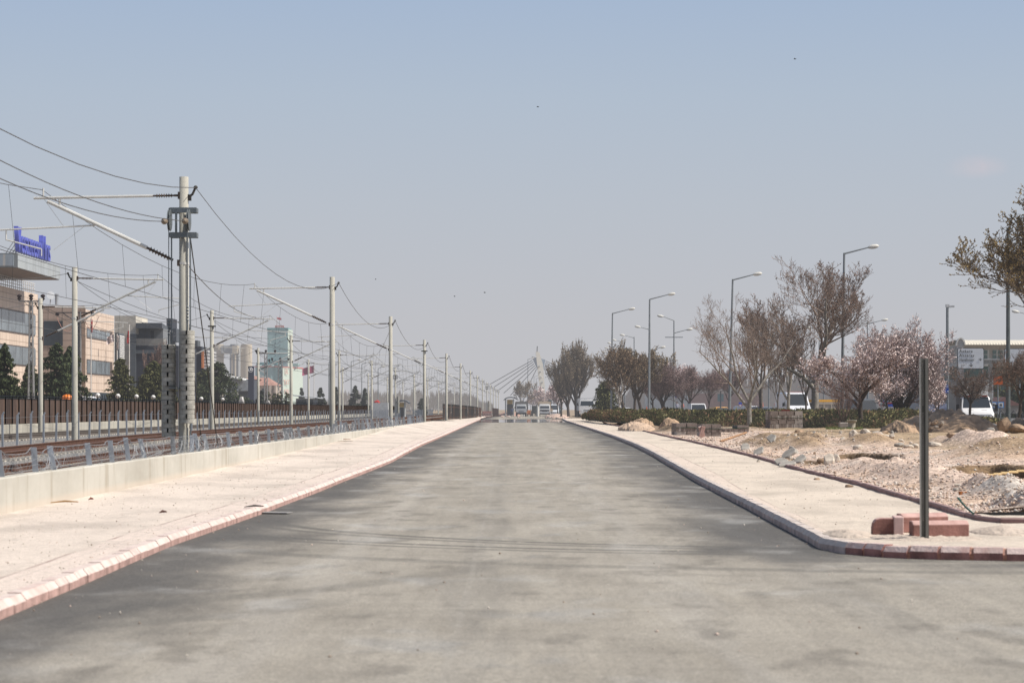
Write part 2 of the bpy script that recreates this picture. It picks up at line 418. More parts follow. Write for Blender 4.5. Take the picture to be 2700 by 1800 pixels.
fattr(road.data, 'edge', ev); tag(road, kind='structure')
# the corner apron: asphalt between the road sheet and the rounded kerb
ap = MB(); poly = [(3.55, 26.0), (60, 26.0), (60, 25.2)] 
ap.quad((XR(28)-.3, 25.9, G(26)-.004), (14.2, 25.9, G(26)-.004), (14.2, 30.5, G(28)-.004), (XR(28)-.3, 30.5, G(28)-.004))
apo = ap.build('road', rm); fattr(apo.data, 'edge', [.9, .9, .9, .9]); tag(apo, kind='structure')

# --- mirage far down the road: an added mirror like strip gives its reflection
wm, nt_, n_, l_ = newmat('mirage_road')
tc_ = n_.new('ShaderNodeTexCoord').outputs['Object']
bs = n_.new('ShaderNodeBsdfPrincipled'); bs.inputs['Base Color'].default_value = (.03,.03,.032,1); bs.inputs['Roughness'].default_value=.03; bs.inputs['Specular IOR Level'].default_value=.9
d2 = n_.new('ShaderNodeBsdfPrincipled'); d2.inputs['Base Color'].default_value=(.2,.19,.175,1); d2.inputs['Roughness'].default_value=.8
mx = n_.new('ShaderNodeMixShader'); l_.new(mrange(n_, l_, noise_n(n_, l_, tc_, .3, 5, .6, (1.2,.35,1)), .34,.44,0,1), mx.inputs[0]); l_.new(bs.outputs[0], mx.inputs[2]); l_.new(d2.outputs[0], mx.inputs[1]); finish(nt_, mx.outputs[0], .03)
grid = []
for y in [262+4*i for i in range(20)]:
    t = (y-262)/76; wv = .8*math.sin(y*.3)
    grid.append([(XL(y)+.25 + (XR(y)-.5-XL(y))*(j/8), y, G(y)+.016) for j in range(9)])
tag(sheet('mirage_strip', grid, wm), kind='structure')

# --- pavements of compacted crushed stone
def pave_mat(name, base, tint, haze=0):
    m, nt_, n_, l_ = newmat(name)
    tc_ = n_.new('ShaderNodeTexCoord').outputs['Object']
    at = n_.new('ShaderNodeAttribute'); at.attribute_name = 'edge'; edge = at.outputs['Fac']
    a = noise_n(n_, l_, tc_, .6, 6, .6, (1, .5, 1)); f = noise_n(n_, l_, tc_, 45, 3, .7); m2_ = noise_n(n_, l_, tc_, 7, 5, .7)
    lo = tuple(c*.80 for c in base); hi = tuple(min(.8, c*1.10) for c in base)
    col = ramp(n_, l_, a, [(.35, lo), (.5, base), (.68, hi)])
    # paving slabs just behind the kerb, dusted over
    br = n_.new('ShaderNodeTexBrick'); br.inputs['Scale'].default_value = 1; br.inputs['Mortar Size'].default_value=.012
    br.inputs['Brick Width'].default_value=.5; br.inputs['Row Height'].default_value=.5; br.offset=.0
    br.inputs['Color1'].default_value=(*tint,1); br.inputs['Color2'].default_value=(tint[0]*1.06,tint[1]*1.05,tint[2]*1.05,1); br.inputs['Mortar'].default_value=(.2,.13,.12,1)
    l_.new(tc_, br.inputs['Vector'])
    sm = mth(n_, l_, 'MULTIPLY', mrange(n_, l_, edge, .42, .5, 1, 0), mrange(n_, l_, m2_, .38, .62, .15, .75))
    sl = mixc(n_, l_, .6, br.outputs['Color'], (base[0]*1.15, base[1]*1.15, base[2]*1.16))
    col = mixc(n_, l_, sm, col, sl)
    j = mth(n_, l_, 'ABSOLUTE', mth(n_, l_, 'SUBTRACT', edge, .47))
    col = mixc(n_, l_, mth(n_, l_, 'MULTIPLY', mrange(n_, l_, j, .008, .03, 1, 0), mrange(n_, l_, a, .42, .6, 0, .8)), col, (.26,.17,.15))
    g = ramp(n_, l_, f, [(.3,(.70,.69,.68)),(.5,(1,1,1)),(.7,(1.2,1.2,1.2))]); col = mixc(n_, l_, 1.0, col, g, 'MULTIPLY')
    sp_ = ramp(n_, l_, m2_, [(.3,(.84,.83,.82)),(.5,(1,1,1)),(.72,(1.08,1.08,1.08))]); col = mixc(n_, l_, 1.0, col, sp_, 'MULTIPLY')
    bs = n_.new('ShaderNodeBsdfPrincipled'); bs.inputs['Roughness'].default_value=.95; bs.inputs['Specular IOR Level'].default_value=.1
    l_.new(col, bs.inputs[0]); bumpn(n_, l_, mth(n_, l_, 'ADD', f, m2_), .55, .02, bs); finish(nt_, bs.outputs[0], haze); return m
pmL = pave_mat('crushed_stone', (.60,.525,.46), (.60,.47,.43)); pmR = pave_mat('crushed_stone_right', (.58,.505,.425), (.60,.46,.42))
KH, KW = .13, .16
def zpavL(y): return .07 + .30*sstep(95, 150, y) - .25*sstep(180, 260, y)
grid, ev = [], []
for y in [5+.6*i for i in range(45)] + [32+1.2*i for i in range(40)] + [80*1.04**i for i in range(50)]:
    row = []
    xl, xr = rowoff(WALLX-.1, y), XL(y)-KW+.02
    if y > 262: xl = min(xr-.6, ux(1167, 272) + (y-272)*.026)
    for j in range(25):
        t = j/24; x = xr + (xl-xr)*t
        z = G(y) + KH - .012 + zpavL(y)*t**1.6 + .02*mnoise.noise(Vector((x*.9, y*.35, 3)))*min(1, t*5) + .008*mnoise.noise(Vector((x*4, y*2, 3)))*min(1, t*9)
        row.append((x, y, z)); ev.append(xr - x)
    grid.append(row)
pl = sheet('left_pavement', grid, pmL); fattr(pl.data, 'edge', ev); tag(pl, kind='structure')
pairs = [((14,26.15),(15,34.8)), ((9,26.25),(9.5,34.9)), ((5.6,26.45),(7.5,34.9)), ((4.85,26.65),(7.0,35.0)), ((4.28,27.0),(6.9,35.4)), ((3.95,27.7),(6.88,37)), ((3.78,28.6),(6.86,39)), ((3.83,29.6),(6.88,40.5)), ((4.02,36),(XE(43),43))]
pr2 = []
for (a, b), (c, d) in zip(pairs[:-1], pairs[1:]):
    for k in range(8):
        t = k/8; pr2.append(((a[0]+(c[0]-a[0])*t, a[1]+(c[1]-a[1])*t), (b[0]+(d[0]-b[0])*t, b[1]+(d[1]-b[1])*t)))
pr2[-1:] = []
for y in [36+.8*i for i in range(50)] + [76*1.035**i for i in range(46)]:
    yb = y + 7*(1-sstep(36, 60, y)); xk = XR(y)+KW-.02
    pr2.append(((xk, y), (max(XE(yb), xk+.5), yb)))
grid, ev = [], []
for a, b in pr2:
    row = []
    for j in range(23):
        t = j/22; x, y = a[0]+(b[0]-a[0])*t, a[1]+(b[1]-a[1])*t
        z = G(y)+KH-.012 + .012*mnoise.noise(Vector((x*.8, y*.4, 9)))*min(1,t*6) + .01*mnoise.noise(Vector((x*3.5, y*3, 9)))*min(1,t*6)
        row.append((x, y, z)); ev.append(math.hypot(x-a[0], y-a[1]))
    grid.append(row)
pr_ = sheet('right_pavement', grid, pmR); fattr(pr_.data, 'edge', ev); tag(pr_, kind='structure')

# --- kerbs laid stone by stone
kst = M('kerb_stone', (.43,.28,.245), .85, var=.3, scale=3.5, bump=.5, bscale=30, dust=.97, dustcol=(.64,.55,.50))
kco = M('kerb_stone_corner', (.30,.15,.13), .85, var=.35, scale=4, bump=.5, bscale=30, dust=.95, dustcol=(.62,.50,.46))
kmo = M('kerb_mortar', (.46,.22,.15), .9, var=.3, scale=9, bump=.6, bscale=25, dust=.4, dustcol=(.58,.44,.38))
kdk = M('kerb_stone_grey', (.47,.375,.345), .85, var=.3, scale=2.5, bump=.4, bscale=30, dust=.9, dustcol=(.58,.52,.47))  # right kerb: paler, greyer dusty stone
def kerb(name, tab, side, stone_l, mats, h=KH, w_=KW, cham=.035, gap=.03, face_down=.05, ymax=400, jit=.0035):
    """tab in order; side=+1: back of the kerb lies to +X side of travel"""
    mb = MB(); pts_ = []
    tot = 0
    for (ax, ay), (bx, by) in zip(tab[:-1], tab[1:]):
        L = math.hypot(bx-ax, by-ay); n_s = max(1, int(L/.1)) if ay < 80 else max(1, int(L/.5))
        for k in range(n_s): pts_.append((ax+(bx-ax)*k/n_s, ay+(by-ay)*k/n_s))
    pts_.append(tab[-1])
    # resample by arc length
    acc = [0]
    for a, b in zip(pts_[:-1], pts_[1:]): acc.append(acc[-1]+math.hypot(b[0]-a[0], b[1]-a[1]))
    xs = np.array([p[0] for p in pts_]); ys_ = np.array([p[1] for p in pts_]); acc = np.array(acc)
    s_ = 0; r2 = random.Random(3)
    while s_ < acc[-1]-.05:
        y0 = float(np.interp(s_, acc, ys_))
        if y0 > ymax: break
        L = stone_l if y0 < 130 else stone_l*4
        sa, sb = s_+gap/2, min(s_+L-gap/2, acc[-1])
        pa = (float(np.interp(sa, acc, xs)), float(np.interp(sa, acc, ys_))); pb = (float(np.interp(sb, acc, xs)), float(np.interp(sb, acc, ys_)))
        dx, dy = pb[0]-pa[0], pb[1]-pa[1]; q = math.hypot(dx, dy)
        if q < .01: s_ += L; continue
        nx, ny = dy/q*side, -dx/q*side
        j1 = r2.uniform(-jit, jit); jz = r2.uniform(-jit, jit)
        def sec(p, inset=0):
            z0 = G(p[1])
            prof = [(0+inset, -face_down), (0+inset, h-cham*1.7-inset), (cham*1.3+inset, h-inset*.6), (w_, h-inset*.6), (w_, -face_down)]
            return [(p[0]+nx*(a+j1), p[1]+ny*(a+j1), z0+b+jz) for a, b in prof]
        mb.mat(0)
        A, B = sec(pa), sec(pb); o = 5
        mb.add(A+B, [(0,1,2,3,4),(9,8,7,6,5)] + [(i, o+i, o+(i+1)%5, (i+1)%5) for i in range(5)])
        if gap > .02 and y0 < 130:
            mb.mat(1); sg = min(s_+L+gap/2, acc[-1]); pc = (float(np.interp(sg, acc, xs)), float(np.interp(sg, acc, ys_)))
            A, B = sec(pb, .012), sec(pc, .012)
            mb.add(A+B, [(0,1,2,3,4),(9,8,7,6,5)] + [(i, o+i, o+(i+1)%5, (i+1)%5) for i in range(5)])
        s_ += L
    return tag(mb.build(name, mats), kind='structure')
kerb('left_kerb', KL, -1, .5, [kst, kmo], gap=.012, ymax=330)
kerb('right_kerb', CORNER[:6], 1, .36, [kco, kmo], gap=.045, jit=.01)
kerb('right_kerb', CORNER[5:]+KR, 1, .4, [kdk, kdk], gap=.012, ymax=330)
kerb('pavement_edging', list(reversed(EDfull))[2:][::-1] if False else EDfull, 1, .9, [M('edging_stone', (.27,.165,.155), .85, var=.25, scale=2, bump=.3, bscale=20, dust=.5, dustcol=(.45,.33,.3)), kmo], h=.19, w_=.09, cham=.012, gap=.008, face_down=.1, jit=.008)

# --- railway: ballast, sleepers, rails
bm_, nt_, n_, l_ = newmat('ballast')
tc_ = n_.new('ShaderNodeTexCoord').outputs['Object']
vo = n_.new('ShaderNodeTexVoronoi'); vo.inputs['Scale'].default_value = 14; l_.new(tc_, vo.inputs['Vector'])
col = ramp(n_, l_, noise_n(n_, l_, tc_, 11, 4, .8), [(.3,(.09,.085,.08)),(.5,(.2,.19,.178)),(.7,(.38,.36,.335))])
col = mixc(n_, l_, mrange(n_, l_, noise_n(n_, l_, tc_, .5, 5, .6, (1,.3,1)), .5,.7,0,.5), col, (.30,.25,.20))
bs = n_.new('ShaderNodeBsdfPrincipled'); bs.inputs['Roughness'].default_value=.95; l_.new(col, bs.inputs[0]); bumpn(n_, l_, vo.outputs['Distance'], 1, .05, bs); finish(nt_, bs.outputs[0], .02)
prof = [(WALLX-.25, .10),(-9.2,.08),(-9.9,.12),(-12.6,.12),(-13.0,.16),(-13.2,.26),(-15.9,.26),(-16.7,.14),(-18.4,.12),(-19.3,.22),(-22.6,.22),(-23.4,.12),(-25.8,.12)]
grid = []
for y in [20+1.5*i for i in range(60)] + [110*1.05**i for i in range(42)]:
    grid.append([(rowoff(a, y), y, G(y)+b+.035*mnoise.noise(Vector((a*2.3, y*1.4, 5)))) for a, b in prof])
tag(sheet('railway_ballast', grid, bm_), kind='structure')
rust = M('rail_rust', (.095,.045,.03), .8, var=.3, scale=8); polished = M('rail_top', (.26,.19,.155), .45, metal=.6, var=.1)
concrete = M('concrete', (.40,.385,.35), .9, var=.14, scale=1.6, bump=.3, bscale=30)
sleeper = M('sleeper', (.46,.42,.36), .9, var=.2, scale=3)
TRACKS = [(TRK1, 'nearest railway track, closest to the concrete wall', .12), (TRK2, 'middle railway track with rusty rails beside the steel post fence', .26), (TRK3, 'farthest railway track below the brown fence', .22)]
for off, lab, zt in TRACKS:
    t = empty('railway_track', (rowoff(off, 60), 60, G(60)+zt), lab, 'railway track', 'railway tracks on ballast')
    ox, oy, oz = t.location
    for s_ in (-1, 1):
        mb = MB(); yy = [18+6*i for i in range(14)] + [105*1.09**i for i in range(22)]
        sec = [(-.07,0),(-.07,.02),(-.014,.035),(-.014,.12),(-.036,.135),(-.036,.17),(.036,.17),(.036,.135),(.014,.12),(.014,.035),(.07,.02),(.07,0)]
        vs, fs = [], []
        for y in yy:
            for a, b in sec: vs.append((rowoff(off+s_*.7175, y)+a-ox, y-oy, G(y)+zt+.03+b-oz))
        k = len(sec); top = []
        for i in range(len(yy)-1):
            for j in range(k): fs.append((i*k+j, i*k+(j+1)%k, (i+1)*k+(j+1)%k, (i+1)*k+j))
        mb.add(vs, fs); mb.mi = [1 if (q % k) == 5 else 0 for q in range(len(fs))]
        mb.build('rail', [rust, polished] if off != TRK3 else [M('rail_grey', (.10,.085,.075), .8), M('rail_grey_top', (.2,.18,.16), .5)], t)
    mb = MB(); y = 30
    while y < 330:
        mb.box((rowoff(off, y)-ox, y-oy, G(y)+zt-.02-oz), (2.5, .26, .12)); y += .62 if y < 200 else 1.24
    tag(mb.build('sleeper', sleeper, t), kind='stuff')
# ------------------------------------------------------------------ retaining wall, fences
wm, nt_, n_, l_ = newmat('wall_concrete')
tc_ = n_.new('ShaderNodeTexCoord').outputs['Object']
a_ = noise_n(n_, l_, tc_, .5, 6, .65, (1, .4, 1)); st_ = noise_n(n_, l_, tc_, 2.2, 5, .6, (1, 1, .12)); fn = noise_n(n_, l_, tc_, 30, 4, .7)
col = ramp(n_, l_, a_, [(.3,(.38,.36,.315)),(.5,(.47,.45,.40)),(.7,(.54,.515,.465))])
col = mixc(n_, l_, mrange(n_, l_, st_, .52, .70, 0, .55), col, (.29,.25,.19))
sp_ = n_.new('ShaderNodeSeparateXYZ'); l_.new(tc_, sp_.inputs[0])
col = mixc(n_, l_, mrange(n_, l_, sp_.outputs[2], .22, .34, .55, 0), col, (.55,.47,.39))
bs = n_.new('ShaderNodeBsdfPrincipled'); bs.inputs['Roughness'].default_value=.92; bs.inputs['Specular IOR Level'].default_value=.1
l_.new(col, bs.inputs[0]); bumpn(n_, l_, mth(n_, l_, 'ADD', fn, a_), .35, .02, bs); finish(nt_, bs.outputs[0], 0)
mb = MB(); yy = [16+1.1*i for i in range(150)]
vs, fs = [], []
for y in yy:
    dz = .012*mnoise.noise(Vector((0, y*.8, 2))) + .006*mnoise.noise(Vector((0, y*4, 2)))
    for x, z in ((0,-.2),(0,.67+dz),(-.02,.69+dz),(-.20,.69+dz),(-.22,.67+dz),(-.22,-.2)):
        vs.append((rowoff(WALLX, y)+x, y, z))
for i in range(len(yy)-1):
    for j in range(5): fs.append((i*6+j, i*6+j+1, (i+1)*6+j+1, (i+1)*6+j))
mb.add(vs, fs); mb.build('x', wm)
wall = bpy.data.objects['x']; wall.name = 'concrete_wall'; tag(wall, 'low pale concrete wall with stained face along the left pavement', 'wall')

galv = M('galvanised_steel', (.36,.38,.41), .5, metal=.35, var=.12, scale=4)
galv_d = M('galvanised_wire', (.30,.31,.32), .5, metal=.4, var=.1)
wf = empty('wire_fence', (rowoff(WALLX-.1, 50), 50, .69), 'bent galvanised posts with sagging wire mesh standing on the concrete wall', 'fence')
ox, oy, oz = wf.location
# posts read off the photo: top px,py then foot px,py
PP = [(-4,1208,4,1262),(88,1184,94,1248),(128,1180,142,1241),(229,1171,236,1230),(290,1163,296,1221),(330,1157,339,1217),(368,1165,382,1210),(456,1152,459,1200),(505,1150,506,1193),(512,1145,524,1192),(536,1143,547,1184),
 (599,1144,605,1180),(633,1140,637,1174),(660,1144,662,1172),(675,1145,676,1170),(708,1139,709,1166),(727,1130,728,1162),(750,1131,753,1160),(758,1129,759,1160),(766,1131,773,1158),(786,1133,791,1156),(814,1129,815,1153),(836,1131,834,1152),(848,1134,850,1150),(863,1124,865,1147),(880,1127,880,1145)]
MP = []
for tx, ty, bx, by in PP:
    yy_ = (rowoff(WALLX-.1, 0))*F/((bx-CX)) if bx != CX else 50
    for _ in range(5): yy_ = rowoff(WALLX-.1, yy_)*F/(bx-CX)
    MP.append((yy_, (tx-bx)/F*yy_, (by-ty)/F*yy_))
y = MP[-1][0]
while y < 176:
    y += rnd.uniform(1.6, 3.2); MP.append((y, rnd.uniform(-.12,.05), rnd.uniform(.40,.56)))
tops = []
for i, (y, dx, h) in enumerate(MP):
    x = rowoff(WALLX-.1, y); h = max(.38, min(.62, h)); dy = rnd.uniform(-.1, .1)
    a, b = Vector((x-ox, y-oy, .69-oz-.01)), Vector((x+dx-ox, y+dy-oy, .69-oz+h))
    mb = MB(); hw = .045; d = (b-a)
    # L angle profile
    for (c0, c1) in (((-hw,-.004),(hw,.004)), ((-hw,.0041),(-hw+.008,.05))):
        vs = [(p.x+q, p.y+r_, p.z) for p in (a, b) for q, r_ in ((c0[0],c0[1]),(c1[0],c0[1]),(c1[0],c1[1]),(c0[0],c1[1]))]
        mb.add(vs, [(0,3,2,1),(4,5,6,7),(0,1,5,4),(1,2,6,5),(2,3,7,6),(3,0,4,7)])
    mb.build('post', galv, wf); tops.append((a, b))
mesh_mb = MB()
for (a0, b0), (a1, b1) in zip(tops[:-1], tops[1:]):
    if a1.y+oy > 150: break
    sg = rnd.uniform(.02, .10); gap = (a1-a0).length
    nl = 5
    def pt(u, v):
        p = (a0+(b0-a0)*v).lerp(a1+(b1-a1)*v, u)
        p.z -= sg*4*u*(1-u)*v; p.x += .05*math.sin(u*9+v*5+a0.y)*(1 if nl else 0); return p
    ns = 6
    for k in range(nl):
        v = .12+.86*k/(nl-1); mesh_mb.path([pt(i/ns, v) for i in range(ns+1)], .0035 if k < nl-1 else .006, 3, False)
    cnt = max(4, int(gap/.16))
    for i in range(cnt+1):
        u = i/cnt; lean = rnd.uniform(-.02, .02)
        mesh_mb.path([pt(u, .1), pt(min(1,max(0,u+lean)), .55), pt(min(1,max(0,u+lean*1.6)), .98)], .0035, 3, False)
    # a bulge of loose mesh now and then
    if rnd.random() < .5:
        for q in range(14):
            u = rnd.random(); r_ = rnd.uniform(.05,.2)
            mesh_mb.path([pt(u,.08)+Vector((.02,0,0)), pt(min(1,u+r_),.3)+Vector((.12,0,0)), pt(min(1,u+r_*1.8),.75)+Vector((.05,0,0))], .003, 3, False)
mesh_mb.build('wire_mesh', galv_d, wf)

def line_y(off, px):
    y = 60.
    for _ in range(12): y = rowoff(off, y)*F/(px-CX)
    return y
# middle fence of thin steel posts
mf = empty('post_fence', (rowoff(MIDF, 120), 120, G(120)+.1), 'row of thin upright galvanised fence posts between the middle and far tracks', 'fence')
ox, oy, oz = mf.location; y = 72.; k = 0; rest = MB()
proto_post = None
while y < 460:
    x = rowoff(MIDF, y); z0 = G(y)+.1; h = rnd.uniform(1.12, 1.22); lean = rnd.uniform(-.03,.03)
    mb = MB() if k < 100 else rest
    mb.box((x-ox+lean/2, y-oy, z0+h/2-oz), (.07, .06, h), ry=lean/h)
    mb.box((x-ox+lean+.03, y-oy, z0+h+.04-oz), (.05, .04, .12), ry=.5)
    if k < 100: mb.build('post', galv, mf)
    k += 1; y += 2.3
if rest.v: tag(rest.build('post', galv, mf), kind='stuff')
mb = MB()
for v in (.25, .7, 1.1):
    mb.path([(rowoff(MIDF, q)-ox, q-oy, G(q)+.1+v-oz) for q in range(72, 240, 8)], .004, 3, False)
mb.build('wire_strand', galv_d, mf)

# low wall with brown perforated fence
bw = MB(); yy = [60+6*i for i in range(75)]
vs, fs = [], []
for y in yy:
    for x, z in ((0,-.1),(0,.66),(-.03,.68),(-.22,.68),(-.25,.66),(-.25,-.1)): vs.append((rowoff(FARW, y)+x, y, G(y)+z))
for i in range(len(yy)-1):
    for j in range(5): fs.append((i*6+j, i*6+j+1, (i+1)*6+j+1, (i+1)*6+j))
bw.add(vs, fs); o = bw.build('concrete_wall', M('old_concrete', (.38,.36,.31), .95, var=.22, scale=.9, streak=.2)); tag(o, 'long low grey concrete footing wall under the brown fence beyond the tracks', 'wall')
bf = empty('panel_fence', (rowoff(FARW-.1, 120), 120, G(120)+.66), 'long dark brown panel fence with black posts beyond the railway', 'fence')
ox, oy, oz = bf.location
brown = M('brown_panel', (.080,.052,.040), .6, var=.35, scale=1.1, streak=.3); black = M('black_steel', (.012,.012,.013), .5, var=.1)
brown_b = M('brown_panel_faded', (.092,.060,.046), .6, var=.35, scale=1.3, streak=.3)
mb = MB(); y = 60; k = 0
while y < 490:
    y1 = y+1.6; mb.mat(k % 2 if rnd.random() < .8 else 0)
    za, zb = G(y)+.70-oz, G(y1)+.70-oz; xa, xb = rowoff(FARW-.1, y)-ox, rowoff(FARW-.1, y1)-ox
    vs = [(xa, y-oy, za), (xb, y1-oy, zb), (xb, y1-oy, zb+1.3), (xa, y-oy, za+1.3), (xa-.03, y-oy, za), (xb-.03, y1-oy, zb), (xb-.03, y1-oy, zb+1.3), (xa-.03, y-oy, za+1.3)]
    mb.add(vs, [(0,1,2,3),(7,6,5,4),(3,2,6,7),(0,4,5,1)]); y = y1; k += 1
tag(mb.build('panel', [brown, brown_b], bf), kind='stuff')
y = 60; k = 0; rest = MB()
while y < 490:
    t = rest if (y < 112 or y > 255) else MB()
    t.box((rowoff(FARW-.1, y)+.035-ox, y-oy, G(y)+.66+.68-oz), (.06, .07, 1.40))
    if t is not rest: t.build('post', black, bf)
    y += 1.6
tag(rest.build('post', black, bf), kind='stuff')
mb = MB(); mb.path([(rowoff(FARW-.1, q)+.02-ox, q-oy, G(q)+1.98-oz) for q in range(60, 490, 10)], .02, 4, False); mb.build('top_rail', black, bf)
# thin spiked railing behind it
sf = empty('spiked_railing', (rowoff(FARW-1.2, 160), 160, G(160)+.3), 'black spiked iron railing just showing above the brown fence', 'railing')
ox, oy, oz = sf.location; mb = MB(); y = 118
while y < 330:
    x = rowoff(FARW-1.2, y); mb.box((x-ox, y-oy, G(y)+1.25-oz), (.03,.03,2.05)); mb.box((x-ox, y-oy, G(y)+2.33-oz), (.05,.05,.1), taper=.1); y += .9
tag(mb.build('spike', black, sf), kind='stuff')
mb = MB(); mb.path([(rowoff(FARW-1.2, q)-ox, q-oy, G(q)+2.12-oz) for q in range(118, 330, 10)], .025, 4, False); mb.build('rail', black, sf)

# ------------------------------------------------------------------ catenary masts
mcon = M('mast_concrete', (.40,.385,.335), .9, var=.16, scale=1.2, bump=.25, bscale=25, streak=.4)
mconf = [M('mast_concrete', (.40,.385,.335), .9, haze=h_, var=.12, scale=1.2) for h_ in (.06,.12,.2)]
tubem = M('cantilever_tube', (.66,.65,.61), .4, metal=.15, var=.08); dark = M('dark_fitting', (.055,.05,.045), .6, var=.3, scale=20)
insm = M('insulator_brown', (.10,.075,.06), .35, var=.3, scale=20)
dark_f = M('dark_fitting', (.055,.05,.045), .6, haze=.14)
def insulator(mb, a, b, r=.055, k=7, core=.022):
    a, b = Vector(a), Vector(b); d = (b-a); L = d.length; d.normalize()
    prof = [(core, 0)]
    for i in range(k):
        t0 = L*(.14+.72*i/k); t1 = L*(.14+.72*(i+.5)/k)
        prof += [(core, t0), (r, t0+L*.035), (core, t1)]
    prof.append((core, L)); mb.lathe(a, prof, 8, d)
def make_mast(s=-1, n=12, far=0):
    """cantilever mast; arm reaches to side s (-1 left). All heights above local ground"""
    H = 7.0; r0, r1 = .128, .105
    root = empty('catenary_mast', (0,0,0), 'x', 'catenary mast', 'concrete catenary masts along the railway')
    cm_ = mcon if far == 0 else mconf[far-1]; dk = dark if far == 0 else dark_f
    mb = MB(); mb.lathe((0,0,-.3), [(r0, 0), (r0-.003, .5), (r1, H+.3)], n); o = mb.build('pole', cm_, root)
    o.data.polygons.foreach_set('use_smooth', [len(p.vertices) == 4 for p in o.data.polygons])
    X = lambda v: s*v
    # top tube
    zt = 6.57; tip = 3.48
    mb = MB(); mb.tube((X(.72), 0, zt-.01), (X(tip), 0, zt-.06), .032, n=8); mb.tube((X(tip-.22),0,zt-.03),(X(tip-.22),0,zt+.17),.02,n=6)
    mb.tube((X(tip-.6),0,zt-.05),(X(tip-.6),0,zt-.2),.03,n=6)
    mb.build('top_tube', tubem, root)
    mb = MB(); insulator(mb, (X(.20),0,zt), (X(.74),0,zt-.01)); mb.tube((X(.10),0,zt),(X(.22),0,zt),.03,n=6); mb.box((X(.11),0,zt),(.05,.14,.16)); mb.build('insulator', [insm], root)
    # diagonal tube
    zb = 5.02; e = (X(3.16), 0, 6.44)
    mb = MB(); a = Vector((X(.13),0,zb)); b = Vector(e); d = (b-a)
    mb.tube(a+d*.24, b, .046, n=8); mb.build('diagonal_tube', tubem, root)
    mb = MB(); insulator(mb, a+d*.04, a+d*.26, .07, 7, .03); mb.box((X(.10),0,zb-.01),(.10,.16,.14)); mb.build('insulator', [insm], root)
    mb = MB(); mb.lathe((0,0,zb-.05), [(.122,0),(.122,.06)], 12); mb.build('clamp_band', tubem, root)
    # steady tube, stay and registration arm
    m_ = a + d*.64
    mb = MB(); mb.tube((m_.x,0,m_.z-.05), (m_.x+X(2.3),0,m_.z-.16), .022, n=6); mb.tube((m_.x+X(.7),0,m_.z-.1),(X(tip-.2),0,zt-.03),.006,n=3)
    mb.tube((m_.x+X(.25),0,m_.z-.08),(m_.x-X(-.95),0,m_.z-.62),.006,n=3)
    mb.build('steady_tube', tubem, root)
    mb = MB(); mb.tube((m_.x+X(2.05),0,m_.z-.14),(m_.x+X(2.05),0,m_.z-.40),.018,n=5); mb.tube((m_.x+X(2.05),0,m_.z-.38),(X(3.3),0,m_.z-.60),.02,n=6); mb.tube((X(3.3),0,m_.z-.6),(X(3.3),0,m_.z-.76),.012,n=4)
    mb.build('registration_arm', tubem, root)
    # feeder bracket on the road side
    mb = MB(); mb.path([(X(-.10),0,6.53),(X(-.20),0,6.60),(X(-.27),0,6.76)], [.035,.03,.03], 6); mb.box((X(-.13),0,6.52),(.08,.1,.14)); mb.lathe((X(-.27),0,6.72),[(.02,0),(.05,.02),(.05,.05),(.02,.08)],8)
    mb.build('feeder_bracket', dk, root)
    return root
def place(proto, x, y, label, first):
    o = proto if first else copy_tree(proto)
    o.location = (x, y, G(y)); o['label'] = label; o.rotation_euler[2] = rnd.uniform(-.02, .02); return o
ordn = ['first','second','third','fourth','fifth','sixth','seventh','eighth','ninth','tenth','eleventh','twelfth','thirteenth','fourteenth','fifteenth','sixteenth']
AY = [56.0, 101.7, 145, 194, 242, 295, 347, 398, 447, 497, 547, 600, 655, 715]
AX = [ux(485,56.), ux(876,101.7), ux(1030,145), ux(1119,194)] + [rowoff(-7.9, y) for y in AY[4:]]
BY = [94.6, 136, 182.0, 229, 277.5, 328, 383, 436, 490, 545, 600]
BX = [rowoff(-17.63, y) for y in BY]
CY = [76, 121.2, 172, 220, 271, 321.5, 374, 426, 480, 535]
CX_ = [rowoff(-24.3, y) for y in CY]
def row_masts(xs, ys, s, desc):
    near = make_mast(s, 16, 0); fars = None; uf = False; f3 = None; u3 = False
    for i, (x, y) in enumerate(zip(xs, ys)):
        lab = f'{ordn[i]} concrete mast from the camera in the row {desc}'
        if y < 230: o = place(near, x, y, lab, i == 0)
        elif y < 460:
            if fars is None: fars = make_mast(s, 8, 1)
            o = place(fars, x, y, lab, not uf); uf = True
        else:
            if f3 is None: f3 = make_mast(s, 8, 3)
            o = place(f3, x, y, lab, not u3); u3 = True
        yield o
rowA = list(row_masts(AX, AY, -1, 'beside the low wall'))
rowB = list(row_masts(BX, BY, 1, 'standing in the middle of the tracks'))
rowC = list(row_masts(CX_, CY, 1, 'in front of the brown fence'))
rowA[0]['label'] = 'tall nearest concrete mast carrying two tensioning weight stacks and pulley wheels'
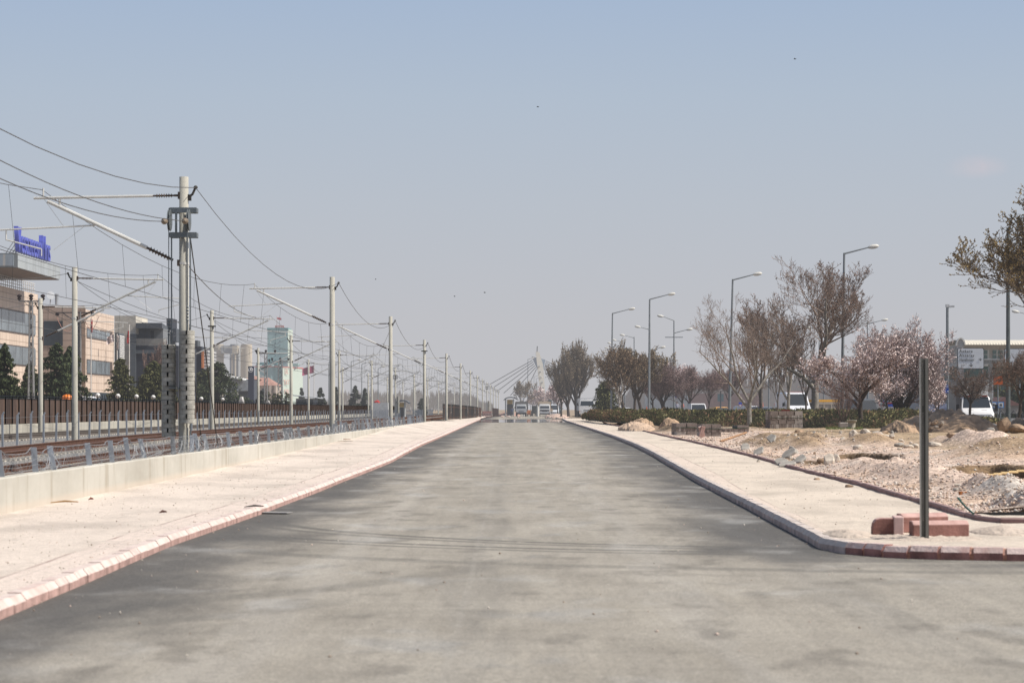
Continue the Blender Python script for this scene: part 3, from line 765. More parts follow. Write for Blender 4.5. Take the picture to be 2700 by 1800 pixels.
# tensioning gear on the nearest mast (and on two others)
wcon = M('weight_concrete', (.35,.34,.305), .95, var=.3, scale=5, bump=.5, bscale=25)
wslot = M('weight_slot', (.01,.01,.01), .9); steel = M('steel_grey', (.17,.19,.20), .45, metal=.5, var=.15)
def weight_stack(root, x, yy_, z0, k, r=.165, top=None, label=None):
    mb = MB(); h = .107
    for i in range(k):
        z = z0+i*h; mb.mat(0); rr = r*(1 if i % 2 else .985)
        dx, dy = rnd.uniform(-.006,.006), rnd.uniform(-.006,.006)
        mb.lathe((x+dx, yy_+dy, z), [(rr-.01,0),(rr,.010),(rr,h-.012),(rr-.01,h-.002)], 20)
        if i % 2: mb.mat(1); mb.box((x+.0, yy_-r*.93, z+h/2), (.034, .06, h*.9))
    mb.mat(1); mb.tube((x, yy_, z0), (x, yy_, z0+k*h), .06, n=6)
    o = mb.build('weight_stack', [wcon, wslot], root); autosmooth(o, 30)
    if label: o['label'] = label
    mb = MB(); zt = z0+k*h
    mb.tube((x, yy_, zt), (x, yy_, zt+.22), .018, n=6)
    for q in range(5): mb.lathe((x, yy_, zt+.2+q*.075), [(.012,0),(.028,.02),(.028,.045),(.012,.065)], 6)
    mb.tube((x, yy_, zt+.55), (x, yy_, top), .011, n=5); mb.build('tension_rod', steel, root)
def tension_gear(root, big=True):
    zw = 6.13
    weight_stack(root, .125, -.30, 1.30 if big else 1.2, 20, top=zw)
    weight_stack(root, -.35, -.02, .98, 20, top=zw)
    mb = MB()
    for z in (6.22, 5.65): mb.box((-.0, -.14, z), (.62, .035, .12)); mb.box((0, .14, z), (.62, .035, .12)); mb.box((.30,0,z),(.03,.3,.10)); mb.box((-.32,0,z),(.03,.3,.10))
    mb.box((-.16,-.15,5.93),(.05,.03,.5)); mb.build('wheel_frame', steel, root)
    for x in (-.30, .14):
        mb = MB(); c = (x, -.22, 5.98)
        mb.lathe((x-.03, -.22, 5.98), [(.06,-.02),(.24,.0),(.255,.01),(.225,.03),(.255,.05),(.24,.06),(.06,.08)], 20, (1,0,0))
        for q in range(6):
            a = q*math.pi/3; mb.tube((x, -.22, 5.98), (x, -.22+.22*math.cos(a), 5.98+.22*math.sin(a)), .015, n=4)
        mb.build('pulley_wheel', steel, root)
    mb = MB(); mb.tube((.09,-.16,5.6),(.09,-.16,5.0),.014,n=5); mb.tube((.16,-.10,5.6),(.17,-.10,0),.018,n=5); mb.tube((-.28,-.05,5.6),(-.28,-.05,.2),.018,n=6); mb.build('guide_rod', steel, root)
    mb = MB(); mb.tube((.14,.05,5.6),(.02,6.6,.25),.014,n=5); mb.tube((.10,.05,3.6),(0,3.6,.2),.012,n=5); mb.build('guy_cable', dark, root)
    mb = MB(); mb.lathe((-.16,-.22,2.1),[(.17,0),(.17,.02)],12); mb.box((.13,-.3,1.0),(.02,.02,.4)); mb.build('clip', steel, root)
tension_gear(rowA[0])
for o in (rowA[9], rowB[5]):
    mb = MB(); mb.box((0,0,6.0),(.6,.34,.1)); mb.box((0,0,5.6),(.6,.34,.1)); mb.lathe((-.28,0,5.8),[(.24,-.03),(.24,.03)],12,(1,0,0)); mb.lathe((.24,0,5.8),[(.24,-.03),(.24,.03)],12,(1,0,0)); mb.build('wheel_frame', dark_f, o)
    mb = MB(); mb.lathe((.38,-.1,.9),[(.17,0),(.17,2.2)],10); mb.tube((.38,-.1,3.1),(.3,0,5.8),.015,n=4); mb.build('weight_stack', wcon, o)
for i in (3, ):
    mb = MB(); mb.box((0,0,6.1),(.5,.3,.07)); mb.build('bracket', dark, rowA[i])
mb = MB(); mb.box((0,0,6.1),(.42,.3,.07)); mb.build('bracket', dark, rowB[1])
# ------------------------------------------------------------------ overhead wires
wirem = M('overhead_wire', (.10,.095,.09), .5, metal=.3, var=.05); wiref = M('overhead_wire', (.10,.095,.09), .5, haze=.15, var=.05)
def wire_thing(label, ys, xs_, zc, zm, xfeed, zfeed, cat='overhead wire', feed_sag=1.05):
    t = empty('overhead_line', (xs_[0], ys[0], G(ys[0])+zm), label, 'overhead wire', 'overhead contact lines of the tram tracks')
    o0 = t.location.copy()
    def rad(y): return .0062 + .000034*y
    cp, mp, fp, cr_, mr_, fr_ = [], [], [], [], [], []
    drops = []
    for i in range(len(ys)-1):
        y0, y1 = ys[i], ys[i+1]; k = 12
        st = .18 if i % 2 else -.18
        for j in range(k + (i == len(ys)-2)):
            u = j/k; y = y0+(y1-y0)*u; g = G(y0)+(G(y1)-G(y0))*u
            x = xs_[i]+(xs_[i+1]-xs_[i])*u; sg = 4*u*(1-u)
            cp.append(Vector((x + st*(1-2*u), y, g+zc+.02*sg))-o0); cr_.append(rad(y))
            mp.append(Vector((x, y, g+zm-.72*sg))-o0); mr_.append(rad(y))
            xf = xfeed[i]+(xfeed[i+1]-xfeed[i])*u
            fp.append(Vector((xf, y, g+zfeed-feed_sag*sg))-o0); fr_.append(rad(y)*1.15)
            if y0 < 400 and j % 2 == 1: drops.append((cp[-1].copy(), mp[-1].copy(), rad(y)*.6, y))
    MB().path(cp, cr_, 4, False).build('contact_wire', wirem, t)
    MB().path(mp, mr_, 4, False).build('messenger_wire', wirem, t)
    if zfeed: MB().path(fp, fr_, 4, False).build('feeder_wire', wirem, t)
    for c, m_, r_, y in drops:
        mb = MB(); mb.tube(c, m_, r_, n=3, caps=False); mb.build('dropper', wirem, t)
    return t
def ext_back(ys, xs_, d): return [ys[0]-d]+list(ys), [xs_[0]-.0055*d]+list(xs_)
ya, xa = ext_back(AY, AX, 44); yb, xb = ext_back(BY, BX, 46); ycc, xc = ext_back(CY, CX_, 45)
wire_thing('overhead line above the nearest track strung from the masts beside the wall', ya, [x-3.28 for x in xa], 4.98, 6.70, [x+.27 for x in xa], 6.75)
wire_thing('overhead line above the middle track held by the central row of masts', yb, [x+3.28 for x in xb], 4.98, 6.70, [x-.27 for x in xb], 6.75)
wire_thing('overhead line above the far track held by masts near the brown fence', ycc, [x+3.28 for x in xc], 4.98, 6.70, [x-.27 for x in xc], 6.75)
# the two tensioned wires that end at the wheels of the nearest mast
tw = empty('tension_wire', (AX[0]-.1, 56, 6.0), 'pair of converging tensioned wires with egg insulators ending at the pulleys of the nearest mast', 'tension wire')
o0 = tw.location
for (x0, y0, p0, p1) in ((-.28, 0, (0,432), (395,560)), (.14, 0, (0,370), (432,553))):
    e0 = Vector((AX[0]+x0, 56-.22, uz((600 if x0 > 0 else 578), 56))) ; z_ = 5.98
    e0 = Vector((AX[0]+x0, 55.8, 5.98)); s0 = P(p0[0]-260, p0[1]-95, 33); mid = P(p0[0], p0[1], 41)
    pts_ = []
    for i in range(17):
        u = i/16; q = (s0*(1-u)*(1-u) + mid*2*u*(1-u)*1.0 + e0*u*u) if False else s0.lerp(e0, u)
        q.z -= .35*4*u*(1-u); pts_.append(q-o0)
    MB().path(pts_, .009, 4, False).build('wire', wirem, tw)
    e = e0 - o0; d = (pts_[-1]-pts_[-2]).normalized(); c = e - d*(1.0 if x0 < 0 else .62)
    mb = MB(); mb.lathe(c, [(.02,0),(.05,.03),(.075,.1),(.07,.2),(.045,.26),(.02,.28)], 10, d); mb.build('insulator', M('insulator_clay', (.2,.16,.12), .4, var=.2), tw)
# slim slanting wires crossing between the rows
cw = empty('cross_wire', (-12, 120, 6), 'thin wires crossing diagonally between the rows of masts', 'overhead wire')
o0 = cw.location; mb = MB()
for a, b, sg in (((AX[1],AY[1],6.3),(BX[2]+3.3,BY[2],6.5),.4), ((AX[2],AY[2],6.3),(BX[3]+3.3,BY[3],6.5),.4), ((BX[0],BY[0],6.5),(BX[1]+3.2,BY[1],5.4),.5), ((BX[1],BY[1],6.5),(BX[2]+3.2,BY[2],5.4),.5), ((CX_[1],CY[1],6.6),(CX_[2]+3.2,CY[2],5.3),.5), ((AX[0]+.05,AY[0],5.0),(AX[1]-3.2,AY[1],5.3),.3)):
    pts_ = []
    for i in range(11):
        u = i/10; q = Vector(a).lerp(Vector(b), u); q.z += G(q.y)-sg*4*u*(1-u); pts_.append(q-o0)
    mb.path(pts_, .012, 3, False)
mb.build('wire', wirem, cw)
# ------------------------------------------------------------------ trees
def grow(seed, limbs=5, levels=4, trunk=.22, spread=.8, up=.25, ratio=.62, kids=(6,6,5), wig=.22, r0=.035, lean=0, minr=.0016, multi=1, droop=0):
    """unit tree of height about 1. returns list of (points, radii, level)"""
    r = random.Random(seed); out = []
    def rv(a): return Vector((r.uniform(-a,a), r.uniform(-a,a), r.uniform(-a,a)))
    def branch(p, d, L, rad, lv):
        k = 5 if lv < 2 else 4
        pts, rs = [p.copy()], [rad]; dd = d.normalized()
        for i in range(k):
            dd = (dd + rv(wig) + Vector((0,0,up*(.5 if lv else 0) - droop*lv*.1))).normalized()
            p = p + dd * (L/k); pts.append(p.copy()); rs.append(max(minr, rad*(1-.78*(i+1)/k)))
        out.append((pts, rs, lv))
        if lv >= levels: return
        n_k = kids[min(lv, len(kids)-1)]
        for c in range(n_k):
            t = .22 + .78*(c+r.random())/n_k; f = t*k; i = min(k-1, int(f)); q = pts[i].lerp(pts[i+1], f-i)
            base = (pts[i+1]-pts[i]).normalized()
            ax = base.orthogonal().normalized(); ax = Matrix.Rotation(r.uniform(0, 6.283), 3, base) @ ax
            nd = (base*(1.05-spread*.25) + ax*spread*r.uniform(.6,1.2)).normalized()
            branch(q, nd, L*ratio*r.uniform(.7,1.15)*(1.1-.45*t), max(minr, rs[i]*.6), lv+1)
    for m in range(multi):
        b = Vector((r.uniform(-.03,.03), r.uniform(-.03,.03), 0))*(multi > 1)
        d = Vector((lean + (r.uniform(-.3,.3) if multi > 1 else 0), r.uniform(-.1,.1), 1)).normalized()
        p = b; pts, rs = [p.copy()], [r0*1.25]
        for i in range(4):
            p = p + (d + rv(.07))*(trunk/4); pts.append(p.copy()); rs.append(r0*(1.05-.05*i))
        out.append((pts, rs, -1))
        for c in range(limbs):
            a = 6.283*c/limbs + r.uniform(-.4,.4); s_ = spread*r.uniform(.45,1.05)
            nd = Vector((math.cos(a)*s_, math.sin(a)*s_, 1)).normalized()
            branch(pts[-1 - (c % 2)] if c > 1 else pts[-1], nd, (1-trunk)*.62*r.uniform(.8,1.1), r0*.66, 0)
    return out
def seg_mesh(branches, sel, nside):
    V, Fq = [], []
    for pts, rs, lv in branches:
        if not sel(lv): continue
        o = len(V); k = len(pts); u = None
        for i, p in enumerate(pts):
            t = (pts[min(i+1,k-1)]-pts[max(i-1,0)]).normalized()
            u = (t.orthogonal() if u is None else u - t*u.dot(t)).normalized(); w_ = t.cross(u)
            for j in range(nside):
                a = 6.2832*j/nside; q = p + (u*math.cos(a)+w_*math.sin(a))*rs[i]; V.append((q.x,q.y,q.z))
        for i in range(k-1):
            for j in range(nside):
                a, b_ = o+i*nside+j, o+i*nside+(j+1)%nside; Fq.append((a, b_, b_+nside, a+nside))
    return V, Fq
def leaf_quads(branches, lv_min, per, size, seed, jitter=.01, two=.5):
    r = random.Random(seed); V, Fq, mi = [], [], []
    for pts, rs, lv in branches:
        if lv < lv_min: continue
        for _ in range(per):
            f = r.random()**.7*(len(pts)-1); i = min(len(pts)-2, int(f)); p = pts[i].lerp(pts[i+1], f-i)
            p = p + Vector((r.uniform(-jitter,jitter), r.uniform(-jitter,jitter), r.uniform(-jitter,jitter)))
            n_ = Vector((r.gauss(0,1), r.gauss(0,1), r.gauss(0,1))).normalized(); a = n_.orthogonal().normalized(); b = n_.cross(a)
            s_ = size*r.uniform(.55,1.3); o = len(V)
            for ca, cb in ((-1,-.6),(1,-.6),(1,.6),(-1,.6)):
                q = p + a*ca*s_*.5 + b*cb*s_*.5; V.append((q.x,q.y,q.z))
            Fq.append((o,o+1,o+2,o+3)); mi.append(0 if r.random() < two else 1)
    return V, Fq, mi
BARK = {}
def barkm(kind, haze):
    cols = {'dark': (.075,.06,.05), 'grey': (.15,.13,.115), 'plane': (.27,.245,.21), 'birch': (.42,.39,.35), 'twig': (.17,.135,.11), 'twigred': (.24,.17,.15), 'twigpale': (.30,.225,.18), 'olive': (.10,.085,.055)}
    return M('bark_'+kind, cols[kind], .9, haze=haze, var=.35, scale=6)
LEAFC = {'blossom': [(.78,.67,.64),(.60,.47,.44)], 'pinkdeep': [(.42,.29,.28),(.27,.18,.17)], 'bud': [(.27,.19,.12),(.19,.13,.085)], 'budred': [(.25,.14,.10),(.18,.11,.08)], 'olive': [(.40,.29,.12),(.25,.18,.08)], 'greyolive': [(.33,.26,.17),(.22,.17,.115)]}
def leafm(kind, haze):
    return [M(f'{kind}_{"ab"[i]}', c, .8, haze=haze, var=.2, scale=9, spec=.1) for i, c in enumerate(LEAFC[kind])]
def make_tree(name, loc, H, W, label, kind, seed, group='trees', D=None, bark='grey', twig='twig', leaf=None, per=2, lsize=.1, leaf_lv=2, rz=0, tside=4, root_scale=True, **kw):
    br = grow(seed, **kw)
    P_ = np.array([(p.x,p.y,p.z) for pts, rs, lv in br for p in pts])
    zt = np.percentile(P_[:,2], 99.6); wx = (np.percentile(P_[:,0], 99)-np.percentile(P_[:,0], 1)); wy = (np.percentile(P_[:,1], 99)-np.percentile(P_[:,1], 1))
    cx_ = 0.0
    sx, sy, sz = W/wx, (D or W)/wy, H/zt
    rscale = H
    br = [([Vector((p.x*sx*(1 if p.z > 0 else 1), p.y*sy, p.z*sz)) for p in pts], [r_*rscale for r_ in rs], lv) for pts, rs, lv in br]
    y = loc[1]; h_ = hz(y)
    root = empty(name, loc, label, 'tree', group, rz)
    V, Fq = seg_mesh(br, lambda l: l <= 0, 7); fast_mesh('trunk', V, Fq, barkm(bark, h_), root)
    o = bpy.data.objects[root.children[0].name] if root.children else None
    V, Fq = seg_mesh(br, lambda l: l >= 1, 3); mats = [barkm(twig, h_)]; mi = [0]*len(Fq)
    if leaf:
        V2, F2, m2_ = leaf_quads(br, leaf_lv, per, lsize, seed, jitter=lsize*.6); o_ = len(V)
        V = V + V2; Fq = Fq + [tuple(i+o_ for i in f) for f in F2]; mats += leafm(leaf, h_); mi += [1+q for q in m2_]
    fast_mesh('crown', V, Fq, mats, root, mi)
    return root

def make_conifer(loc, H, W, label, seed, group='evergreen trees behind the brown fence', n_=9000, shape=1.0, size=.16, col=0, name='conifer'):
    r = np.random.RandomState(seed); h_ = hz(loc[1]); root = empty(name, loc, label, 'tree', group)
    mb = MB(); mb.tube((0,0,0),(0,0,H*.93), W*.035+.05, .02, n=7); mb.build('trunk', barkm('dark', h_), root)
    # boughs: leaf flakes lie along drooping branches arranged in whorls
    nb = int(n_/42); V, mi = [], []
    zf = r.rand(nb)**1.15; ang = r.rand(nb)*2*np.pi
    for k in range(nb):
        z = zf[k]; prof = (1-z)**(.85*shape)*(1 if z > .08 else .75+z*3); L = W/2*prof*(.62+.5*r.rand())*(1+.22*math.sin(ang[k]*3+seed)+.12*math.sin(ang[k]*7+z*9)) + .05
        m_ = 42; t = r.rand(m_)**.6; side = r.randn(m_)*.10*L*(.4+t)
        ca, sa = math.cos(ang[k]), math.sin(ang[k]); rad = t*L
        x = rad*ca - side*sa; y = rad*sa + side*ca; zz = z*H*.97+.25 + rad*(.16-.26*t) + r.randn(m_)*.05*W*.3*(1-z*.6) 
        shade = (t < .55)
        for q in range(m_):
            s_ = size*(.6+.8*r.rand()); n3 = r.randn(3); n3 /= np.linalg.norm(n3)
            a = np.cross(n3, [0,0,1.01]); a /= np.linalg.norm(a); b = np.cross(n3, a); c = np.array([x[q], y[q], zz[q]])
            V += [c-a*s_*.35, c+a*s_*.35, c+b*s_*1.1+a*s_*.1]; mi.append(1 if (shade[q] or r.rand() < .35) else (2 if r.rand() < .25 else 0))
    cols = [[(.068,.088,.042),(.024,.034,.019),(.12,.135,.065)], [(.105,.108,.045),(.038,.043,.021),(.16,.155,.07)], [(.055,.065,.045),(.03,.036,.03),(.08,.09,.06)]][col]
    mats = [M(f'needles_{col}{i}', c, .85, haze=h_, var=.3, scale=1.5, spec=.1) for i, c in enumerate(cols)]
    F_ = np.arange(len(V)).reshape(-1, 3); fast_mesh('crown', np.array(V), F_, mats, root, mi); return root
def gz(y): return G(y)
def at_px(px, y, dz=0.0): return Vector((ux(px, y), y, G(y)+dz))
def hgt(py_top, y, z0=None): return uz(py_top, y) - (G(y) if z0 is None else z0)
PXM = lambda w, y: w*y/F     # width in photo pixels -> metres
# ------------------------------------------------------------------ left: buildings beyond the railway
def tile_mat(name, c1, c2, mortar, bw, bh, haze, axis='yz', rough=.7, ms=.03):
    m, nt_, n_, l_ = newmat(name)
    tc_ = n_.new('ShaderNodeTexCoord').outputs['Object']; sp = n_.new('ShaderNodeSeparateXYZ'); l_.new(tc_, sp.inputs[0])
    cb = n_.new('ShaderNodeCombineXYZ'); l_.new(sp.outputs[1 if axis[0] == 'y' else 0], cb.inputs[0]); l_.new(sp.outputs[2], cb.inputs[1])
    br = n_.new('ShaderNodeTexBrick'); br.offset = 0; br.inputs['Scale'].default_value = 1; br.inputs['Brick Width'].default_value = bw; br.inputs['Row Height'].default_value = bh; br.inputs['Mortar Size'].default_value = ms
    br.inputs['Color1'].default_value=(*c1,1); br.inputs['Color2'].default_value=(*c2,1); br.inputs['Mortar'].default_value=(*mortar,1); l_.new(cb.outputs[0], br.inputs['Vector'])
    st = ramp(n_, l_, noise_n(n_, l_, tc_, 1.1, 6, .65, (1,1,.25)), [(.3,(.82,.80,.78)),(.55,(1,1,1)),(.75,(1.06,1.05,1.04))])
    col = mixc(n_, l_, 1.0, br.outputs['Color'], st, 'MULTIPLY')
    bs = n_.new('ShaderNodeBsdfPrincipled'); bs.inputs['Roughness'].default_value=rough; l_.new(col, bs.inputs[0]); finish(nt_, bs.outputs[0], haze); return m
def glassm(haze, col=(.06,.09,.11), rough=.12): return M('window_glass_%.2f' % col[0], col, rough, haze=haze, var=.35, scale=.5, spec=.8)
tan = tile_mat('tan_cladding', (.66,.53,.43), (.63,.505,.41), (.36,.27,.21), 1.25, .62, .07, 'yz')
tanf = tile_mat('tan_cladding_shaded', (.56,.42,.33), (.53,.40,.315), (.28,.2,.15), 1.25, .62, .07, 'xz')  # camera side: shade under the grazing sun put into darker tiles
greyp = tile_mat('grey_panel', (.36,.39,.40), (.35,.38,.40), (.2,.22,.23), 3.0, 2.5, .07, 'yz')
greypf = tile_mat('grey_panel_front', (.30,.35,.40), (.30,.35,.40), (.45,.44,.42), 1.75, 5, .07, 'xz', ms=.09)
g1 = glassm(.07, (.17,.20,.22), .25); g2 = glassm(.08, (.035,.055,.07)); frm = M('window_frame', (.10,.075,.065), .6, haze=.07)
z0 = .3
b = empty('office_building', (-45, 190, z0), 'sand tiled office building with ribbon windows and a cantilevered grey roof box', 'building')
def bl(fn, name, mat, parent, o):     # build in parent space
    mb = MB(); fn(mb); mb.v = [(x-o[0], y-o[1], z-o[2]) for x, y, z in mb.v]; return mb.build(name, mat, parent)
O = tuple(b.location)
XF = -40.0
bl(lambda m: m.ext(-70, XF, 130, 204, 0, 11.3), 'wall', tan, b, O)
for (ya_, yb_, za, zb_, w_) in [(132, 202.5, uz(868,189)-.15, uz(812,189)+.05, 1), (132, 202.5, uz(960,189), uz(905,189), 1), (132, 202.5, .4, 2.6, 1)]:
    f = bl(lambda m: m.ext(XF-.02, XF+.03, ya_, yb_, za, zb_), 'window', frm, b, O)
    k = 0; mb = MB(); y = ya_+.2
    while y < yb_-1.6:
        mb.ext(XF+.03, XF+.05, y, y+2.6, za+.12, zb_-.1); y += 2.72
    mb.v = [(x-O[0], yy_-O[1], z-O[2]) for x, yy_, z in mb.v]; o = mb.build('pane', g1, f)
bl(lambda m: m.ext(-70, XF-3.2, 150, 200, 11.32, 14.2), 'upper_storey', greyp, b, O)
bl(lambda m: m.ext(-66, XF-3.1, 150, 150.05, 11.4, 14.2), 'window', g1, b, O)
# cantilever canopy
cx = -37.0
def canopy(m): m.ext(-75, cx, 181, 198, uz(705,181), uz(667,181))
bl(canopy, 'canopy', [greyp], b, O)
bl(lambda m: m.ext(-75, cx-.3, 180.9, 181-.0, uz(701,181), uz(671,181)), 'canopy_fascia', greypf, b, O)
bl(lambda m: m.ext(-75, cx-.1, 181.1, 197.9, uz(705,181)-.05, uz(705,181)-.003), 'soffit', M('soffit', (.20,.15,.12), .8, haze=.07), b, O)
mb = MB(); y = 150
while y < 203.5:
    mb.box((XF-.15, y, 11.75), (.04,.04,.85)); y += .8
for z in (11.5, 11.75, 12.0, 12.18): mb.ext(XF-.17, XF-.13, 150, 203.5, z-.02, z+.02)
mb.v = [(x-O[0], yy_-O[1], z-O[2]) for x, yy_, z in mb.v]; mb.build('railing', M('railing_white', (.6,.58,.55), .6, haze=.07), b)
sg = empty('roof_sign', (cx-.25, 182, uz(665,181)), 'large blue three dimensional letters standing on the grey roof canopy', 'sign')
blue = M('sign_blue', (.09,.11,.48), .4, haze=.08, var=.2); 
t = text_obj('letter', 'Vesazcesnıl lns', 2.75, blue, sg, (0, 14.3, .12), (R(90), 0, R(90)), depth=.16, align='RIGHT', sx=1.0, spacing=.95, bold=.0)
# stretch the lettering along the canopy edge
wd = max(v.co.x for v in t.data.vertices) - min(v.co.x for v in t.data.vertices); t.scale = (12.9/wd, 1, 1); 
t.location = (0, 0.2 + 0, .12); mx_ = min(v.co.x for v in t.data.vertices)*12.9/wd; t.location.y = -mx_ - .5
whitee = M('sign_edge', (.7,.7,.75), .4, haze=.08)
mb = MB()
for q in range(14): mb.box((-.35, .2+q, -.0), (.05,.05,.5)); mb.tube((-.9,.2+q,0),(-.1,.2+q,1.2),.03,n=4)
mb.build('support', M('steel_light', (.4,.4,.4), .5, haze=.07), sg)
# second wing
b2 = empty('office_wing', (-45, 225, z0), 'sand tiled office wing with dark glazed recess and two short window bands', 'building')
O = tuple(b2.location); X2 = -38.0; H2 = uz(815, 215)
bl(lambda m: m.ext(-60, X2-.01, 215.01, 231, 0, H2), 'wall', tan, b2, O)
bl(lambda m: m.ext(X2-.012, X2, 215.03, 230.9, 0, H2-.01), 'wall', tan, b2, O)
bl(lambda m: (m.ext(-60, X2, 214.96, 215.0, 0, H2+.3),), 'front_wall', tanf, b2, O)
bl(lambda m: m.ext(ux(116,215), ux(166,215), 214.9, 214.95, uz(911,215), uz(846,215)), 'window', g2, b2, O)
bl(lambda m: m.ext(ux(213,215), ux(226,215), 214.86, 214.95, 0, H2+.1), 'column', M('column_tan', (.40,.28,.20), .8, haze=.08), b2, O)
bl(lambda m: m.ext(ux(203,215), ux(213,215), 214.9, 214.95, 2, uz(850,215)), 'window', g2, b2, O)
for (p0, p1, q0, q1) in [(228, 296, 888, 866), (228, 296, 983, 949)]:
    ya_, yb_ = X2*F/(p0-CX), X2*F/(p1-CX); za, zb_ = uz(q0, ya_), uz(q1, ya_)
    f = bl(lambda m: m.ext(X2-.02, X2+.03, ya_, yb_, za-.1, zb_+.1), 'window', frm, b2, O)
    mb = MB(); yq = ya_+.15
    while yq < yb_-2: mb.ext(X2+.03, X2+.05, yq, yq+2.3, za, zb_); yq += 2.45
    mb.v = [(x-O[0], y_-O[1], z-O[2]) for x, y_, z in mb.v]; mb.build('pane', g1, f)
bl(lambda m: m.ext(X2-.02, X2+.04, 216, 230.5, .2, uz(1033,215)), 'window', g2, b2, O)
ds = MB(); ds.lathe((0,0,.75), [(.02,.0),(.28,.06),(.36,.13)], 16, (.5,-1,.25)); ds.tube((0,0,0),(0,0,.8),.05,n=8); dsr = empty('satellite_dish', (ux(133,206), 206, uz(803,206)), 'grey satellite dish on the roof edge of the sand tiled offices', 'satellite dish'); ds.build('dish', M('dish_grey',(.5,.52,.55),.4,haze=.08), dsr)
mb = MB(); mb.lathe((.5,.2,0),[(.15,0),(.15,.85),(.20,.85),(.20,.92)],12); mb.build('flue', M('flue_steel',(.5,.52,.54),.35,metal=.6,haze=.08), dsr)

def pbox(parent, O, name, px0, px1, py0, py1, y, dep, mat):
    """box whose front shows at the given photo pixels when standing at distance y"""
    return bl(lambda m: m.ext(ux(px0,y), ux(px1,y), y, y+dep, uz(py1,y), uz(py0,y)), name, mat, parent, O)
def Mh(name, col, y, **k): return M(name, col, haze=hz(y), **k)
# car dealership (charcoal box with cream wall)
yb3 = 245; b3 = empty('car_showroom', (ux(380,yb3), yb3, z0), 'charcoal and cream showroom with an overhanging dark flat roof', 'building'); O = tuple(b3.location)
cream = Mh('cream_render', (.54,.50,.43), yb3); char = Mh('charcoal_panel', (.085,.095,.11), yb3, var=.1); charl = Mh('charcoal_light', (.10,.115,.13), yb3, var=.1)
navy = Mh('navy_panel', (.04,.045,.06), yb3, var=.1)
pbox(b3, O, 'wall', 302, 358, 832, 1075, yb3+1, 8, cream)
pbox(b3, O, 'side_wall', 358, 430, 866, 912, yb3+3, 10, Mh('showroom_grey', (.20,.21,.22), yb3, var=.15))  # set-back wall in plain dark grey
def roofp(m):
    y = yb3; x0, x1 = ux(358,y), ux(427,y); zt, zb_ = uz(851,y), uz(865,y)
    m.prism([(x0, y), (x1, y), (ux(457,y+25)+0, y+25), (x0, y+25)], 'z', zb_, zt)
bl(roofp, 'roof_slab', char, b3, O)
pbox(b3, O, 'window', 360, 396, 868, 891, yb3+2.9, .05, Mh('glass_grey', (.11,.13,.16), yb3, rough=.2))
pbox(b3, O, 'door', 397, 406, 872, 910, yb3+2.85, .05, Mh('glass_dark', (.04,.05,.06), yb3, rough=.2))
pbox(b3, O, 'terrace_wall', 358, 431, 892, 911, yb3+.5, 2, Mh('grey_render', (.27,.26,.24), yb3))
pbox(b3, O, 'lower_wall', 357, 470, 911, 1075, yb3+.4, 14, navy)
pbox(b3, O, 'stripe', 357, 431, 922, 932, yb3+.3, .08, charl)
pbox(b3, O, 'entrance_wall', 341, 358, 880, 1075, yb3+.2, 2, charl)
bl(lambda m: m.prism([(ux(372,yb3+6), uz(851,yb3)+.02), (ux(372,yb3+6), uz(843,yb3)), (ux(424,yb3+6), uz(850,yb3))], 'y', yb3+5, yb3+16), 'skylight', Mh('white_roof', (.7,.69,.66), yb3), b3, O)
pbox(b3, O, 'stair_block', 439, 453, 839, 880, yb3+14, 4, navy); pbox(b3, O, 'stair_block', 455, 465, 866, 900, yb3+8, 4, char)
bs_ = empty('banner_sign', (ux(313,232), 232, z0), 'vertical charcoal sign tower with a white striped panel beside the showroom', 'sign'); O = tuple(bs_.location)
pbox(bs_, O, 'panel', 303, 313, 877, 1075, 232, .4, char)
def stripes(m):
    x = ux(313,232)+.02
    for k in range(12): m.ext(x, x+.05, 232+.2, 235.0, uz(884,232)-k*.19-.10, uz(884,232)-k*.19)
bl(lambda m: m.ext(ux(303,232)+.01, ux(313,232), 232.4, 235.2, uz(940,232), uz(877,232)), 'side_panel', Mh('sign_mid', (.12,.13,.14), 232), bs_, O)
bl(stripes, 'lettering', Mh('sign_white', (.75,.74,.72), 232), bs_, O)
# dark block with orange stripe
yb4 = 330; b4 = empty('dark_warehouse', (ux(520,yb4), yb4, z0), 'dark flat roofed block with an orange vertical stripe', 'building'); O = tuple(b4.location)
pbox(b4, O, 'wall', 430, 531, 913, 1080, yb4, 12, navy); pbox(b4, O, 'tower', 512, 521, 897, 914, yb4+1, 3, Mh('dark_grey_box', (.09,.10,.11), yb4))
pbox(b4, O, 'stripe', 531, 537, 926, 970, yb4-.1, 2, Mh('orange_panel', (.55,.20,.08), yb4)); pbox(b4, O, 'striped_wall', 537, 547, 920, 1070, yb4+.2, 10, tile_mat('ribbed_wall', (.5,.5,.5), (.48,.48,.48), (.15,.15,.16), 9, .45, .15, 'xz', ms=.12))
